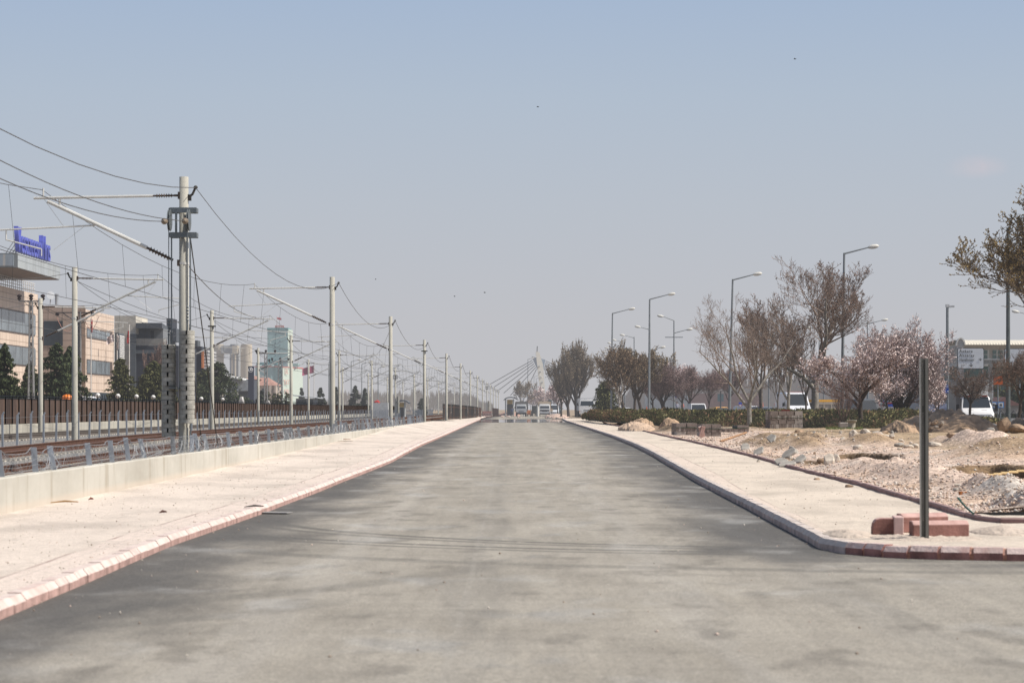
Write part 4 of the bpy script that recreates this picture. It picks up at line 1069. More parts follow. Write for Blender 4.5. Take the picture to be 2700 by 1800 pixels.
# grandstand-like dealer with star pylon
yb5 = 380; b5 = empty('car_showroom', (ux(620,yb5), yb5, z0), 'low showroom with white wing roof and grey perforated box front', 'building'); O = tuple(b5.location)
pbox(b5, O, 'wall', 600, 655, 1000, 1085, yb5+6, 14, Mh('dark_glass_wall', (.06,.07,.085), yb5)); pbox(b5, O, 'perforated_box', 615, 654, 1002, 1030, yb5+2, 5, Mh('perforated_grey', (.30,.32,.335), yb5, scale=2, var=.2))
bl(lambda m: m.prism([(ux(560,yb5), uz(983,yb5)), (ux(560,yb5), uz(988,yb5)), (ux(638,yb5), uz(1001,yb5)), (ux(638,yb5), uz(998,yb5))], 'y', yb5, yb5+14), 'roof', Mh('roof_white', (.72,.72,.70), yb5), b5, O)
bl(lambda m: m.prism([(ux(560,yb5), uz(989,yb5)), (ux(560,yb5), uz(993,yb5)), (ux(638,yb5), uz(1006,yb5)), (ux(638,yb5), uz(1002,yb5))], 'y', yb5+.5, yb5+13), 'eave', Mh('eave_dark', (.12,.12,.13), yb5), b5, O)
pbox(b5, O, 'base', 609, 622, 1033, 1085, yb5-2, 4, Mh('base_grey', (.2,.2,.19), yb5)); pbox(b5, O, 'gate', 623, 645, 1043, 1085, yb5-2.5, .3, Mh('gate_dark', (.04,.04,.045), yb5))
for q, l_y in ((608,1), (612,1)): pbox(b5, O, 'column', q, q+2, 1003, 1045, yb5+1, .3, Mh('col_w', (.5,.5,.5), yb5))
sp5 = empty('pylon_sign', (ux(661,360), 360, z0), 'navy pylon sign with a white three pointed star in a ring', 'sign'); O = tuple(sp5.location)
pbox(sp5, O, 'panel', 654, 669, 965, 1085, 360, .8, Mh('pylon_navy', (.03,.037,.065), 360, var=.1))
mb = MB(); c = Vector((ux(661,360), 359.9, uz(975,360))) - Vector(O); rr = PXM(5.6, 360)
for k in range(28):
    a0, a1 = 2*math.pi*k/28, 2*math.pi*(k+1)/28
    mb.tube(c+Vector((rr*math.cos(a0),0,rr*math.sin(a0))), c+Vector((rr*math.cos(a1),0,rr*math.sin(a1))), .035, n=4)
for k in range(3):
    a = math.pi/2+k*2*math.pi/3; t_ = c+Vector((rr*.98*math.cos(a),0,rr*.98*math.sin(a))); s1 = c+Vector((.08*math.cos(a+1.57),-.03,.08*math.sin(a+1.57))); s2 = c-Vector((.08*math.cos(a+1.57),.03,.08*math.sin(a+1.57)))
    mb.add([s1, t_, s2, c+Vector((0,-.1,0))], [(0,1,3),(1,2,3),(0,2,1)])
mb.build('emblem', Mh('emblem_white', (.8,.8,.8), 360), sp5)
# red roofed house
yb6 = 460; b6 = empty('house', (ux(700,yb6), yb6, z0), 'cream house with a hipped terracotta roof in front of the teal silos', 'building'); O = tuple(b6.location)
pbox(b6, O, 'wall', 652, 728, 1014, 1090, yb6, 10, Mh('house_cream', (.50,.42,.34), yb6)); terra = Mh('terracotta', (.36,.20,.155), yb6, var=.25, scale=1.5)
def hip(m, x0, x1, xr0, xr1, ze, zr, y, d):
    o = len(m.v); m.add([(ux(x0,y), y-.8, uz(ze,y)), (ux(x1,y), y-.8, uz(ze,y)), (ux(x1,y), y+d, uz(ze,y)), (ux(x0,y), y+d, uz(ze,y)), (ux(xr0,y), y+d/2, uz(zr,y)), (ux(xr1,y), y+d/2, uz(zr,y))], [(0,1,5,4),(1,2,5),(2,3,4,5),(3,0,4),(3,2,1,0)])
bl(lambda m: (hip(m, 642, 731, 662, 700, 1016, 994, yb6, 11), hip(m, 645, 690, 660, 668, 1000, 990, yb6+3, 8)), 'roof', terra, b6, O)
for q in (662, 690, 712): pbox(b6, O, 'window', q, q+6, 1024, 1036, yb6-.08, .08, Mh('house_glass', (.08,.09,.1), yb6))
for q in (710, 724): pbox(b6, O, 'chimney_stack', q, q+5, 1016, 1045, yb6-1, 1, Mh('house_pale', (.6,.5,.42), yb6))
# silos
ys_ = 800; si = empty('cement_silo', (ux(615,ys_), ys_, 0), 'group of cream concrete silos with a square opening between them', 'silo'); O = tuple(si.location)
scre = Mh('silo_cream', (.50,.44,.35), ys_, var=.1, streak=.2, scale=.3)
def cyl(parent, O, name, pc, pw, pt, pb, y, mat, n=28):
    mb = MB(); r_ = PXM(pw/2, y); zt, zb_ = uz(pt, y), uz(pb, y)
    mb.lathe((ux(pc,y)-O[0], y+r_-O[1], zb_-O[2]), [(r_,0),(r_,zt-zb_),(r_*.93,zt-zb_+.02),(r_*.93,zt-zb_+.5)], n); o = mb.build(name, mat, parent); autosmooth(o, 40); return o
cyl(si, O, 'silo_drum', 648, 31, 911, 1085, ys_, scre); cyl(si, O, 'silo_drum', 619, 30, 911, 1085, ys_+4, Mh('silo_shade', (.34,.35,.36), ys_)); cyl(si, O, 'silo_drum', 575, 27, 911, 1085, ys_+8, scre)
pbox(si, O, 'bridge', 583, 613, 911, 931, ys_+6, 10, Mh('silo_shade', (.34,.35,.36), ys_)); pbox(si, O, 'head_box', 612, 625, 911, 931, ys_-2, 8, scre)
for q in (598,606): pbox(si, O, 'conveyor_pipe', q+12, q+15, 931, 1085, ys_-1, 2, scre)
teal = Mh('teal_paint', (.29,.44,.44), 700, var=.1, scale=.3, streak=.3); teall = Mh('teal_sunlit', (.50,.58,.51), 700, var=.08); tealr = Mh('teal_rim_red', (.55,.18,.15), 700)  # sunlit right faces of the silos: the light is put into paler teal
yt = 700; te = empty('grain_silo', (ux(735,yt), yt, 0), 'tall teal grain elevator tower with round portholes above teal silos', 'silo'); O = tuple(te.location)
Dt = 9
def tower(m):
    x0, x1 = ux(705,yt), ux(759,yt); m.ext(x0, x1, yt, yt+Dt*.9, 0, uz(866,yt))
bl(tower, 'tower', teal, te, O)
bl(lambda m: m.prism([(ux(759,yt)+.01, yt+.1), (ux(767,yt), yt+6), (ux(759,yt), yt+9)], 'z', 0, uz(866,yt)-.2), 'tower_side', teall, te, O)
pbox(te, O, 'parapet', 704, 760, 864, 869, yt-.2, Dt, Mh('teal_dark', (.14,.32,.33), 700))
for k in range(7):
    for q, off in ((726, 882), (738, 877)):
        mb = MB(); mb.lathe((ux(q,yt)-O[0], yt-.1-O[1], uz(off+11*k,yt)-O[2]), [(.14,0),(.14,.12)], 10, (0,1,0)); o_ = mb.v; mb.v = [((x)*1, y, z) for x, y, z in mb.v]
        mb = MB(); mb.lathe((ux(q,yt)-O[0], yt-.12-O[1], uz(off+11*k,yt)-O[2]), [(.16,0),(.16,.14)], 12, (0,1,0)); mb.build('porthole', Mh('porthole_dark', (.09,.16,.20), 700), te)
pbox(te, O, 'roof_sign_board', 725, 748, 858, 866, yt+1, 1, Mh('sign_red_frame', (.50,.17,.15), 700))
text_obj('lettering', 'TMO', PXM(8, yt), Mh('sign_pink', (.8,.6,.58), 700), te, (ux(736.5,yt)-O[0], yt+.9-O[1], uz(865,yt)-O[2]), (R(90),0,0), .05, bold=.02)
pbox(te, O, 'lower_block', 676, 730, 955, 975, yt-2, 8, Mh('teal_dark', (.14,.32,.33), 700))
for q in (682, 698, 714, 731): cyl(te, O, 'silo_drum', q, 20, 966, 1085, yt-6, teal if q < 725 else Mh('teal_mid', (.26,.42,.41), 700))
def face(m):
    m.prism([(ux(744,yt-8), yt-8), (ux(797,yt+8), yt+10), (ux(797,yt+8)-3, yt+16), (ux(744,yt-8), yt+8)], 'z', 0, uz(969,yt-8))
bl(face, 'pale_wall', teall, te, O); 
bl(lambda m: m.prism([(ux(744,yt-8)-.1, yt-8.2), (ux(798,yt+8), yt+9.8), (ux(798,yt+8)-3, yt+16), (ux(744,yt-8), yt+8)], 'z', uz(969,yt-8)+.01, uz(966,yt-8)), 'rim', tealr, te, O)
pbox(te, O, 'rim', 668, 745, 965, 967, yt-6.3, 1, tealr); pbox(te, O, 'rooftop_housing', 745, 785, 958, 965, yt+2, 6, Mh('teal_mid', (.26,.42,.41), 700))
txr = Mh('faded_red_letters', (.62,.42,.36), 700)
for s_, py_ in (('ÜL', 986), ('TXT', 1014), ('ORI', 1038)): text_obj('lettering', s_, 1.9, txr, te, (ux(755,yt-6)-O[0], yt-5.4-O[1], uz(py_,yt)-O[2]), (R(90),0,R(68)), .04, bold=.03)
mb = MB()
for q in range(5): mb.box((ux(702-q*.0,yt)-O[0], yt-11.5-O[1], uz(980+q*13,yt)-O[2]), (1.6,.6,.4), ry=.5)
mb.build('stair', Mh('stair_grey', (.45,.47,.45), 700), te)
# flags
def flag(name, px, ptop, pbot, y, pole_top, pole_bot, wpx, col, label, droop=False, dirn=1, moon=True):
    r_ = empty(name, (ux(px,y), y, G(y)), label, 'flag'); O = tuple(r_.location)
    mb = MB(); mb.tube((0,0,0),(0,0,uz(pole_top,y)-O[2]), .05 if y < 300 else .09, n=6); mb.build('pole', Mh('flag_pole', (.62,.60,.57), y), r_)
    mb = MB(); w_ = PXM(wpx, y)*dirn; zt, zb_ = uz(ptop,y)-O[2], uz(pbot,y)-O[2]; n1, n2 = 10, 5; vs, fs = [], []
    for i in range(n1+1):
        for j in range(n2+1):
            u, v = i/n1, j/n2; dz = -(zt-zb_)*.45*u*(0 if droop else .6); vs.append((w_*u, .25*math.sin(u*9+v*2)*u, zt+(zb_-zt)*v*(1 if droop else .62)+ (dz if dirn > 0 else dz)))
    for i in range(n1):
        for j in range(n2): a = i*(n2+1)+j; fs.append((a, a+1, a+n2+2, a+n2+1))
    mb.add(vs, fs); o = mb.build('cloth', Mh('flag_cloth_%.2f%.2f' % (col[0],col[1]), col, y, var=.2, scale=2), r_, smooth=True)
    return r_
flag('flag', 828, 963, 994, 520, 955, 1085, 31, (.33,.07,.13), 'large dark red flag streaming left beside the pale silo wall', dirn=-1)
flag('flag', 730, 836, 845, 702, 834, 866, 12, (.55,.08,.10), 'small red flag on top of the teal tower', dirn=1)
flag('flag', 341, 872, 905, 225, 855, 1060, 5, (.50,.04,.04), 'furled red flag hanging down a tall white pole', droop=True, dirn=-1)
flag('flag', 240, 843, 876, 215, 840, 1060, 4, (.50,.04,.04), 'furled red flag on the white pole before the office wing', droop=True, dirn=1)
flag('flag', 301, 880, 912, 222, 878, 1060, 19, (.62,.52,.50), 'pale flag with a red spot blowing left at the corner of the offices', dirn=-1)
flag('flag', 309, 885, 921, 226, 880, 1060, 4, (.50,.42,.40), 'furled off white flag beside the striped sign tower', droop=True, dirn=1)
# lattice electricity poles
def lattice(px, ptop, pbot, y, wtop, wbot, arms, label):
    r_ = empty('lattice_pole', (ux(px,y), y, G(y)), label, 'electricity pole', 'lattice electricity poles'); O = tuple(r_.location)
    ht = uz(ptop,y)-O[2]; mb = MB(); wt, wb = PXM(wtop,y)/2, PXM(wbot,y)/2; m_ = Mh('lattice_steel', (.22,.22,.22), y, var=.2)
    def w_at(z): return wb+(wt-wb)*z/ht
    for sx in (-1,1):
        for sy in (-1,1): mb.tube((sx*wb, sy*wb, 0), (sx*wt, sy*wt, ht), .045, n=4)
    z = 0; k = 0
    while z < ht-.5:
        z1 = z+max(.6, w_at(z)*2.2); a, b_ = w_at(z), w_at(min(z1,ht)); z1 = min(z1, ht)
        for sy in (-1,1):
            mb.tube((-a,sy*a,z),(b_,sy*b_,z1),.022,n=3); mb.tube((a if k%2 else -b_,sy*a,z),((-b_ if k%2 else -b_),sy*b_,z1),.022,n=3)
        mb.tube((-a,-a,z),(a,-a,z),.022,n=3); z = z1; k += 1
    mb.build('frame', m_, r_)
    for za, half in arms:
        zz = uz(za,y)-O[2]; hw = PXM(half,y); mb = MB(); mb.box((0,0,zz),(hw*2,.09,.09)); mb.tube((-hw*.6,0,zz),(0,0,zz-.5),.02,n=3); mb.tube((hw*.6,0,zz),(0,0,zz-.5),.02,n=3); mb.build('crossarm', m_, r_)
        for s_ in (-1, 0, 1):
            mb = MB(); mb.lathe((s_*hw*.97,0,zz+.05), [(.04,0),(.13,.08),(.13,.16),(.07,.2),(.16,.26),(.16,.34),(.05,.42)], 8); mb.build('insulator', Mh('insulator_dark', (.03,.022,.025), y), r_)
lattice(82, 792, 1055, 160, 6, 16, [(794, 32)], 'slim lattice pole with three dark insulators before the sand tiled offices')
lattice(701, 928, 1062, 290, 6, 9, [(932, 25)], 'lattice pole beside the cypress clump with a wide crossarm')
lattice(739, 950, 1062, 330, 10, 13, [(952, 22),(955, 30)], 'lattice pole with bracing in front of the pale silo wall')
xb_ = empty('crossarm_pole', (ux(212,185), 185, G(185)), 'pole with a long dark crossarm and dangling pink cable loops before the office wing', 'electricity pole'); O = tuple(xb_.location)
mb = MB(); mb.tube((0,0,0),(0,0,uz(822,185)-O[2]),.09,.07,n=8); mb.build('pole', Mh('lattice_steel', (.22,.22,.22), 185), xb_)
mb = MB(); zz = uz(824,185)-O[2]; mb.box((-.4,0,zz),(2.9,.08,.08)); mb.tube((-1.4,0,zz),(0,0,zz-.9),.03,n=4); mb.tube((1.0,0,zz),(0,0,zz-.9),.03,n=4); mb.build('crossarm', Mh('dark_arm', (.05,.05,.06), 185), xb_)
for s_ in (-1.75, .95):
    mb = MB(); mb.lathe((s_,-.1,zz-.12),[(.06,-.1),(.15,-.06),(.15,.06),(.06,.1)],12,(0,1,0)); mb.build('insulator', Mh('insulator_dark', (.03,.022,.025), 185), xb_)
mb = MB()
for x0, x1, dz in ((-1.8,-.2,-1.25), (.3,1.4,-1.1)):
    mb.path([(x0+(x1-x0)*u/10, -.1, zz-.3+dz*4*(u/10)*(1-u/10)*.9) for u in range(11)], .02, 4)
mb.build('cable_loop', Mh('pink_cable', (.42,.22,.18), 185), xb_)
# globe lamps, small sheds and other things just behind the fence
for i, (px, nm) in enumerate(((258,'first'),(311,'second'),(360,'third'),(404,'fourth'),(531,'fifth'),(587,'sixth'))):
    y = 27.9*F/(CX-px); y = line_y(-27.9, px); r_ = empty('globe_lamp', (ux(px,y), y, G(y)), f'{nm} white globe lamp on a short post, counted from the left along the brown fence', 'street lamp', 'white globe lamps behind the brown fence')
    mb = MB(); mb.tube((0,0,0),(0,0,2.18),.03,n=6); mb.build('post', M('black_steel', (.012,.012,.013)), r_)
    mb = MB(); mb.lathe((0,0,2.16),[(.02,0)]+[(.17*math.sin(a*math.pi/8), .17-.17*math.cos(a*math.pi/8)) for a in range(1,8)]+[(.02,.34)],12); mb.build('globe', M('globe_white', (.72,.70,.67), .3, var=.03), r_, smooth=True)
def prop(name, px, py, y, label, cat, fn, mats):
    r_ = empty(name, (ux(px,y), y, G(y)), label, cat); fn(r_, uz(py,y)-G(y)); return r_
ybs = 330; sh = empty('glass_pavilion', (ux(805,ybs), ybs, z0), 'low glazed pavilion with a slanted pale roof behind the fence', 'building'); O = tuple(sh.location)
pbox(sh, O, 'wall', 780, 828, 1050, 1085, ybs+1, 6, Mh('pav_grey', (.33,.35,.37), ybs)); pbox(sh, O, 'window', 784, 807, 1053, 1063, ybs+.9, .1, Mh('pav_glass', (.07,.09,.11), ybs)); pbox(sh, O, 'window', 811, 825, 1053, 1063, ybs+.9, .1, Mh('pav_glass', (.07,.09,.11), ybs)); pbox(sh, O, 'door', 782, 825, 1065, 1085, ybs+.9, .1, Mh('pav_glass', (.07,.09,.11), ybs))
bl(lambda m: m.prism([(ux(770,ybs), uz(1043,ybs)), (ux(770,ybs), uz(1040.5,ybs)), (ux(840,ybs), uz(1048,ybs)), (ux(840,ybs), uz(1050,ybs))], 'y', ybs-1, ybs+8), 'roof', Mh('pav_roof', (.42,.44,.46), ybs), sh, O)
def shelter(px0, px1, ptop, pbot, y, label, name='tram_shelter', writing=False):
    r_ = empty(name, (ux((px0+px1)/2,y), y, G(y)), label, 'shelter', 'arched tram shelters'); O = tuple(r_.location); w_ = PXM(px1-px0,y); h = uz(ptop,y)-O[2]
    mb = MB(); n_a = 12; vs = []
    for yy_ in (0, 5):
        for k in range(n_a+1):
            a = math.pi*(.16+.68*k/n_a); vs.append((w_*.5*math.cos(a)/math.cos(math.pi*.16), yy_, h-1.25*w_*.17+ (math.sin(a)-.48)/.52*w_*.2))
    n1 = n_a+1; vs2 = [(x,yv,z-.22) for x,yv,z in vs]; o = 2*n1
    mb.add(vs+vs2, [(k,k+1,n1+k+1,n1+k) for k in range(n_a)]+[(o+k+1,o+k,o+n1+k,o+n1+k+1) for k in range(n_a)]+[(k+1,k,o+k,o+k+1) for k in range(n_a)]+[(n1+k,n1+k+1,o+n1+k+1,o+n1+k) for k in range(n_a)])
    mb.build('roof', Mh('shelter_roof', (.13,.14,.155), y), r_)
    for s_ in (-.36, .2): 
        mb = MB(); mb.tube((w_*s_,.5,0),(w_*s_,.5,h-w_*.18),.14,n=8); mb.build('column', Mh('shelter_col', (.48,.48,.46), y), r_)
    zb_ = h-w_*.22; mb = MB(); mb.ext(-w_*.26, w_*.14, .3, .4, zb_-2.2*w_/7, zb_); mb.build('notice_board', Mh('shelter_yellow', (.42,.27,.08), y), r_)
    mb = MB(); mb.ext(-w_*.27, w_*.15, .6, 2.5, 0, zb_-2.2*w_/7-.03); mb.build('kiosk', Mh('shelter_dark', (.07,.075,.08), y), r_)
    if writing:
        mb = MB()
        for k, (a, b_) in enumerate(((.3,.7),(.15,.85),(.25,.75),(.45,.55))): mb.ext(-w_*.26+w_*.4*a, -w_*.26+w_*.4*b_, .27, .3, zb_-.35-.5*k-.12, zb_-.35-.5*k)
        mb.build('lettering', Mh('brown_letters', (.14,.08,.04), y), r_)
shelter(1041, 1078, 1053, 1085, 340, 'arched tram shelter with an ochre panel seen between the masts'); shelter(1328, 1365, 1045, 1085, 480, 'arched tram stop shelter with a yellow board at the far end of the street', writing=True)
cr_ = empty('crane_arm', (ux(995,330), 330, G(330)), 'folded red crane arm rising above the brown fence', 'crane'); O = tuple(cr_.location)
mb = MB(); f_ = lambda px, py: (ux(px,330)-O[0], 0, uz(py,330)-O[2]); mb.path([f_(993,1085), f_(991,1058), f_(994,1057), f_(1008,1072)], [.3,.28,.25,.2], 6); mb.build('boom', Mh('crane_red', (.52,.045,.04), 330), cr_)
mb = MB(); mb.box((f_(1000,1075)[0],.8,1.15),(2.4,2.2,2.3)); mb.build('truck_body', Mh('crane_white', (.5,.5,.5), 330), cr_)
# evergreen trees on the left
CN = [(12,165,908,90,8.5,0), (78,190,960,70,6,0), (150,172,905,110,9,0), (185,178,915,90,8,0), (318,205,945,70,7,1), (405,215,955,110,9,1), (575,262,956,125,9,0), (540,268,975,90,8,1)]
labs = ['dark pointed conifer at the left edge before the tiled offices','small conifer between the slim lattice pole and the offices','broad dark evergreen left of the near central mast','bushy evergreen just right of the near central mast','olive evergreen between the flag poles','large evergreen beside the charcoal showroom','big round evergreen right of the weight stacks','evergreen half hidden behind the weight stacks']
for (px, y, pt, wpx, _, c), lb in zip(CN, labs):
    H_ = hgt(pt, y); make_conifer(at_px(px, y), H_, PXM(wpx, y)*1.55, lb, 11+px, n_=15000, shape=.62 if c or px > 500 else .8, size=.17, col=c)
CN2 = [(706,1031,15),(722,1035,16),(733,1038,12),(741,1034,10),(756,1036,20)]
for i, (px, pt, wpx) in enumerate(CN2): make_conifer(at_px(px, 315), hgt(pt, 315), PXM(wpx, 315)*1.3, ['leftmost','second','third','fourth','rightmost'][i]+' cypress in the clump between the two lattice poles', px, 'cypress clump', 2200, .35, .22, 1, 'cypress')
CN3 = [(795,1022,22,420,2),(845,1023,38,380,2),(886,1020,22,400,2),(937,1018,44,390,2),(962,1024,26,400,2),(690,1030,36,300,2),(1112,1052,30,420,2),(640,1060,26,290,1)]
lab3 = ['hazy spruce left of the large red flag','hazy spruce below the large red flag','narrow hazy spruce beside the second mast by the wall','wide hazy spruce between the masts right of the second wall mast','small hazy spruce beside the wide one','low conifer beside the star pylon sign','distant conifer left of the black fence panels','low rounded evergreen bush in front of the showroom base']
for (px, pt, wpx, y, c), lb in zip(CN3, lab3): make_conifer(at_px(px, y), hgt(pt, y), PXM(wpx, y)*1.3, lb, px, 'distant evergreens', 3600, .9, .34, c)
make_tree('bare_tree', at_px(428, 235), hgt(905, 235), PXM(60,235), 'bare reddish tree in front of the charcoal showroom', 'x', 5, bark='grey', twig='twigred', leaf='budred', per=1, lsize=.08, levels=3, kids=(7,7,5), spread=.45, up=.5, trunk=.15, limbs=6, r0=.02)
# ------------------------------------------------------------------ right: building site ground
tm, nt_, n_, l_ = newmat('site_ground')
tc_ = n_.new('ShaderNodeTexCoord').outputs['Object']
at = n_.new('ShaderNodeAttribute'); at.attribute_name = 'Col'
f1 = noise_n(n_, l_, tc_, 18, 5, .8); f2 = noise_n(n_, l_, tc_, 3.0, 7, .7); f3 = noise_n(n_, l_, tc_, .7, 5, .6)
vo = n_.new('ShaderNodeTexVoronoi'); vo.inputs['Scale'].default_value = 11; l_.new(tc_, vo.inputs['Vector'])
vcol = n_.new('ShaderNodeHueSaturation'); l_.new(at.outputs['Color'], vcol.inputs['Color']); l_.new(mrange(n_, l_, vo.outputs['Color'], 0, 1, .72, 1.3, False), vcol.inputs['Value'])
col = mixc(n_, l_, 1.0, vcol.outputs[0], ramp(n_, l_, f1, [(.32,(.62,.60,.58)),(.5,(1,1,1)),(.68,(1.3,1.3,1.28))]), 'MULTIPLY')
col = mixc(n_, l_, 1.0, col, ramp(n_, l_, f2, [(.3,(.72,.69,.67)),(.55,(1,1,1)),(.75,(1.18,1.17,1.16))]), 'MULTIPLY')
bs = n_.new('ShaderNodeBsdfPrincipled'); bs.inputs['Roughness'].default_value=.97; bs.inputs['Specular IOR Level'].default_value=.05
l_.new(col, bs.inputs[0]); bumpn(n_, l_, mth(n_, l_, 'ADD', mth(n_, l_, 'MULTIPLY', vo.outputs['Distance'], 1.3), mth(n_, l_, 'ADD', f1, f2)), 0.5, .035, bs); finish(nt_, bs.outputs[0], .0)
GRAV = np.array((.59,.465,.385)); DIRT = np.array((.43,.33,.225)); ORA = np.array((.58,.42,.30)); GREY = np.array((.54,.49,.44)); DARK = np.array((.165,.115,.072)); SOILM = np.array((.36,.265,.18))
def pxg(px, py, dz=.38): q = gnd(px, py, dz); return q.x, q.y
# bumps: px,py of foot, height, half width px, half depth m, colour
BUMPS = [(2235,1215,.28,120,5,None),(2420,1235,.38,95,6,GRAV),(2330,1250,.15,60,3,ORA),(2580,1182,.62,75,7,GRAV),(2650,1275,.42,70,2.0,GREY),(2590,1262,.30,35,1.2,GRAV),(2700,1300,.45,50,2,GREY),(2520,1300,.14,60,2,GRAV),(2180,1235,.16,50,3,ORA),(2060,1215,.14,60,3,ORA),(2300,1262,.14,70,2,ORA),(2500,1335,.10,80,1.4,ORA),(2650,1340,.10,60,1.2,ORA),(1900,1160,.30,45,6,GREY),(1965,1170,.35,35,4,GREY),(2020,1150,.3,30,5,SOILM),(2090,1155,.25,35,5,SOILM),(1830,1163,.22,60,6,GREY),(1650,1112,.3,40,12,ORA),(1700,1118,.35,30,10,SOILM),(1760,1125,.3,30,8,SOILM),(1600,1112,.25,25,8,ORA),(2150,1160,.35,25,4,SOILM),(2290,1150,.2,40,6,DIRT)]
BUMPS += [(2290,1170,.42,75,3.0,SOILM),(2670,1203,.55,140,4.0,SOILM),(2125,1168,.42,50,3,SOILM),(2040,1164,.40,60,3,SOILM),(1975,1158,.3,35,3,SOILM)]
PITS = [(2290,1186,-.62,68,4.0),(2660,1226,-.75,125,4.5),(2120,1190,-.65,45,5),(2010,1176,-.6,40,5),(2065,1182,-.6,34,5)]
BB = []
for px, py, h, wp, dm, c in BUMPS:
    x, y = pxg(px, py); BB.append((x, y, h, wp*y/F, dm, c))
PT = []
for px, py, h, wp, dm in PITS:
    x, y = pxg(px, py, .45); PT.append((x, y, h, wp*y/F, dm))
def nz(x, y, s, k=0): return mnoise.noise(Vector((x*s, y*s, k)))
def site_h(x, y):
    e = XE(y) if y > 36 else 7.0
    d = x - e
    if y < 36.5: d = min(d, (y-34.6)*1.4) if x > 7.2 else d
    base = .11 + .28*sstep(.2, 5.5, d) + .05*nz(x, y, .5, 1) + .05*nz(x, y, 1.6, 2)*sstep(0,1.2,d) + .022*nz(x, y, 5, 3)*sstep(0,.8,d)
    col = None; cw = 0
    for bx, by, h, w_, dm, c in BB:
        q = ((x-bx)/w_)**2 + ((y-by)/dm)**2
        if q < 6:
            g = math.exp(-q*1.3)*(1+.35*nz(x, y, 1.8, 7))*sstep(.05, 1.6, d); base += h*g*.8
            if c is not None and g > cw: cw = g; col = c
    dk = 0
    for bx, by, h, w_, dm in PT:
        q = math.sqrt(((x-bx)/w_)**2 + ((y-by)/dm)**2) + .16*nz(x, y, 1.3, 11)
        if q < 1.3:
            s_ = (1-sstep(.72, 1.02, q))*sstep(.7, 2.2, d); base += h*s_
            # the dug soil shows mostly on the far bank
            if y > by-dm*.3: dk = max(dk, (1-sstep(.98, 1.25, q))*sstep(.25, 1.0, d))
    base += .02*abs(nz(x, y, 3.1, 21))
    c0 = GRAV*(1+.10*nz(x, y, .8, 5))
    so = sstep(4.0, 6.2, d + 1.8*nz(x, y, .35, 9) - (2.5*sstep(60, 40, y) if False else 0) - 5.5*(1-sstep(55, 70, y)))
    o_ = sstep(.05, .5, nz(x, y, .45, 12)); c0 = c0*(1-o_*.55)+ORA*o_*.55
    gr = sstep(.1, .5, nz(x, y, .6, 33)); c0 = c0*(1-gr*.5)+GREY*gr*.5
    dd_ = DIRT*(.88+.28*nz(x, y, .5, 6)+.2*nz(x, y, 2.2, 61)); c0 = c0*(1-so)+dd_*so
    if col is not None: k = min(1, cw*1.6); c0 = c0*(1-k)+col*k
    if dk > 0: c0 = c0*(1-dk)+(DARK*(1.3+.9*nz(x, y, 2.5, 8)))*dk
    if y > 118: k = sstep(118, 150, y)*.6; c0 = c0*(1-k)+np.array((.25,.19,.13))*k  # far ground darkened: tree shadow put into the soil colour
    return G(y)+base, np.clip(c0, .01, .8)
ys_l = [34.9+.16*i for i in range(140)] + [57.5+.26*i for i in range(150)] + [96.5*1.0125**i for i in range(1, 92)]
grid, cols = [], []
for y in ys_l:
    e = XE(y) if y > 35.6 else 7.0
    x1 = max(e+10, .225*y+3) if y < 200 else 62
    x0 = e + .10; row = []
    if y < 35.6: x0 = 7.6
    ncol = 120
    for j in range(ncol+1):
        x = x0 + (x1-x0)*(j/ncol)**1.15; z, c = site_h(x, y); row.append((x, y, z)); cols.append(c)
    grid.append(row)
site = sheet('building_site_ground', grid, tm); cattr(site.data, 'Col', cols); tag(site, kind='structure')
# verge ground on the far right, beyond the site
vm_ = M('dry_verge', (.20,.155,.105), .95, var=.3, scale=.7, bump=.6, bscale=6, haze=.07)
grid = [[(x, y, G(y)+.05) for x in np.linspace(9, 75, 12)] for y in range(190, 420, 20)]
tag(sheet('verge', grid, vm_), kind='structure')
# pebbles lying over the gravel
r = np.random.RandomState(5); n_p = 17000; V = []; mi = []; k = 0
oct_ = np.array([(1,0,0),(0,1,0),(-1,0,0),(0,-1,0),(0,0,1),(0,0,-.5)]); of = np.array([(0,1,4),(1,2,4),(2,3,4),(3,0,4),(1,0,5),(2,1,5),(3,2,5),(0,3,5)]); F_ = []
while k < n_p:
    y = 35.5 + 95*r.rand()**1.7; e = XE(y); x = e+.15+ (r.rand()**1.4)*min(9 + (60/y)*3, .22*y+1-e)
    if x > .225*y+1: continue
    if k % 9: 
        if nz(x, y, .9, 44) < -.15: continue
    dg = x-e
    if dg > 4.5+5.5*(1-sstep(55,70,y)) and r.rand() > .16: continue
    z, c = site_h(x, y); s_ = (.007+.022*r.rand()**3.2)*(1+y/120); sc = np.array((s_*(.7+.8*r.rand()), s_*(.7+.6*r.rand()), s_*(.5+.5*r.rand()))); a = r.rand()*6.28
    R_ = np.array([[math.cos(a),-math.sin(a),0],[math.sin(a),math.cos(a),0],[0,0,1]]); V.append((oct_*sc*(1+.3*r.randn(6,1)))@R_.T + np.array((x, y, z+s_*.25))); F_.append(of+6*k); mi += [int(r.rand()*3.0)]*8; k += 1
peb = fast_mesh('pebbles', np.concatenate(V), np.concatenate(F_), [M('pebble_pink', (.60,.47,.40), .9, var=.25, scale=6), M('pebble_pale', (.64,.57,.50), .9, var=.2, scale=6), M('pebble_brown', (.44,.32,.24), .9, var=.3, scale=6)], None, mi)
tag(peb, kind='stuff'); peb['label'] = 'loose crushed stone scattered over the dug ground'
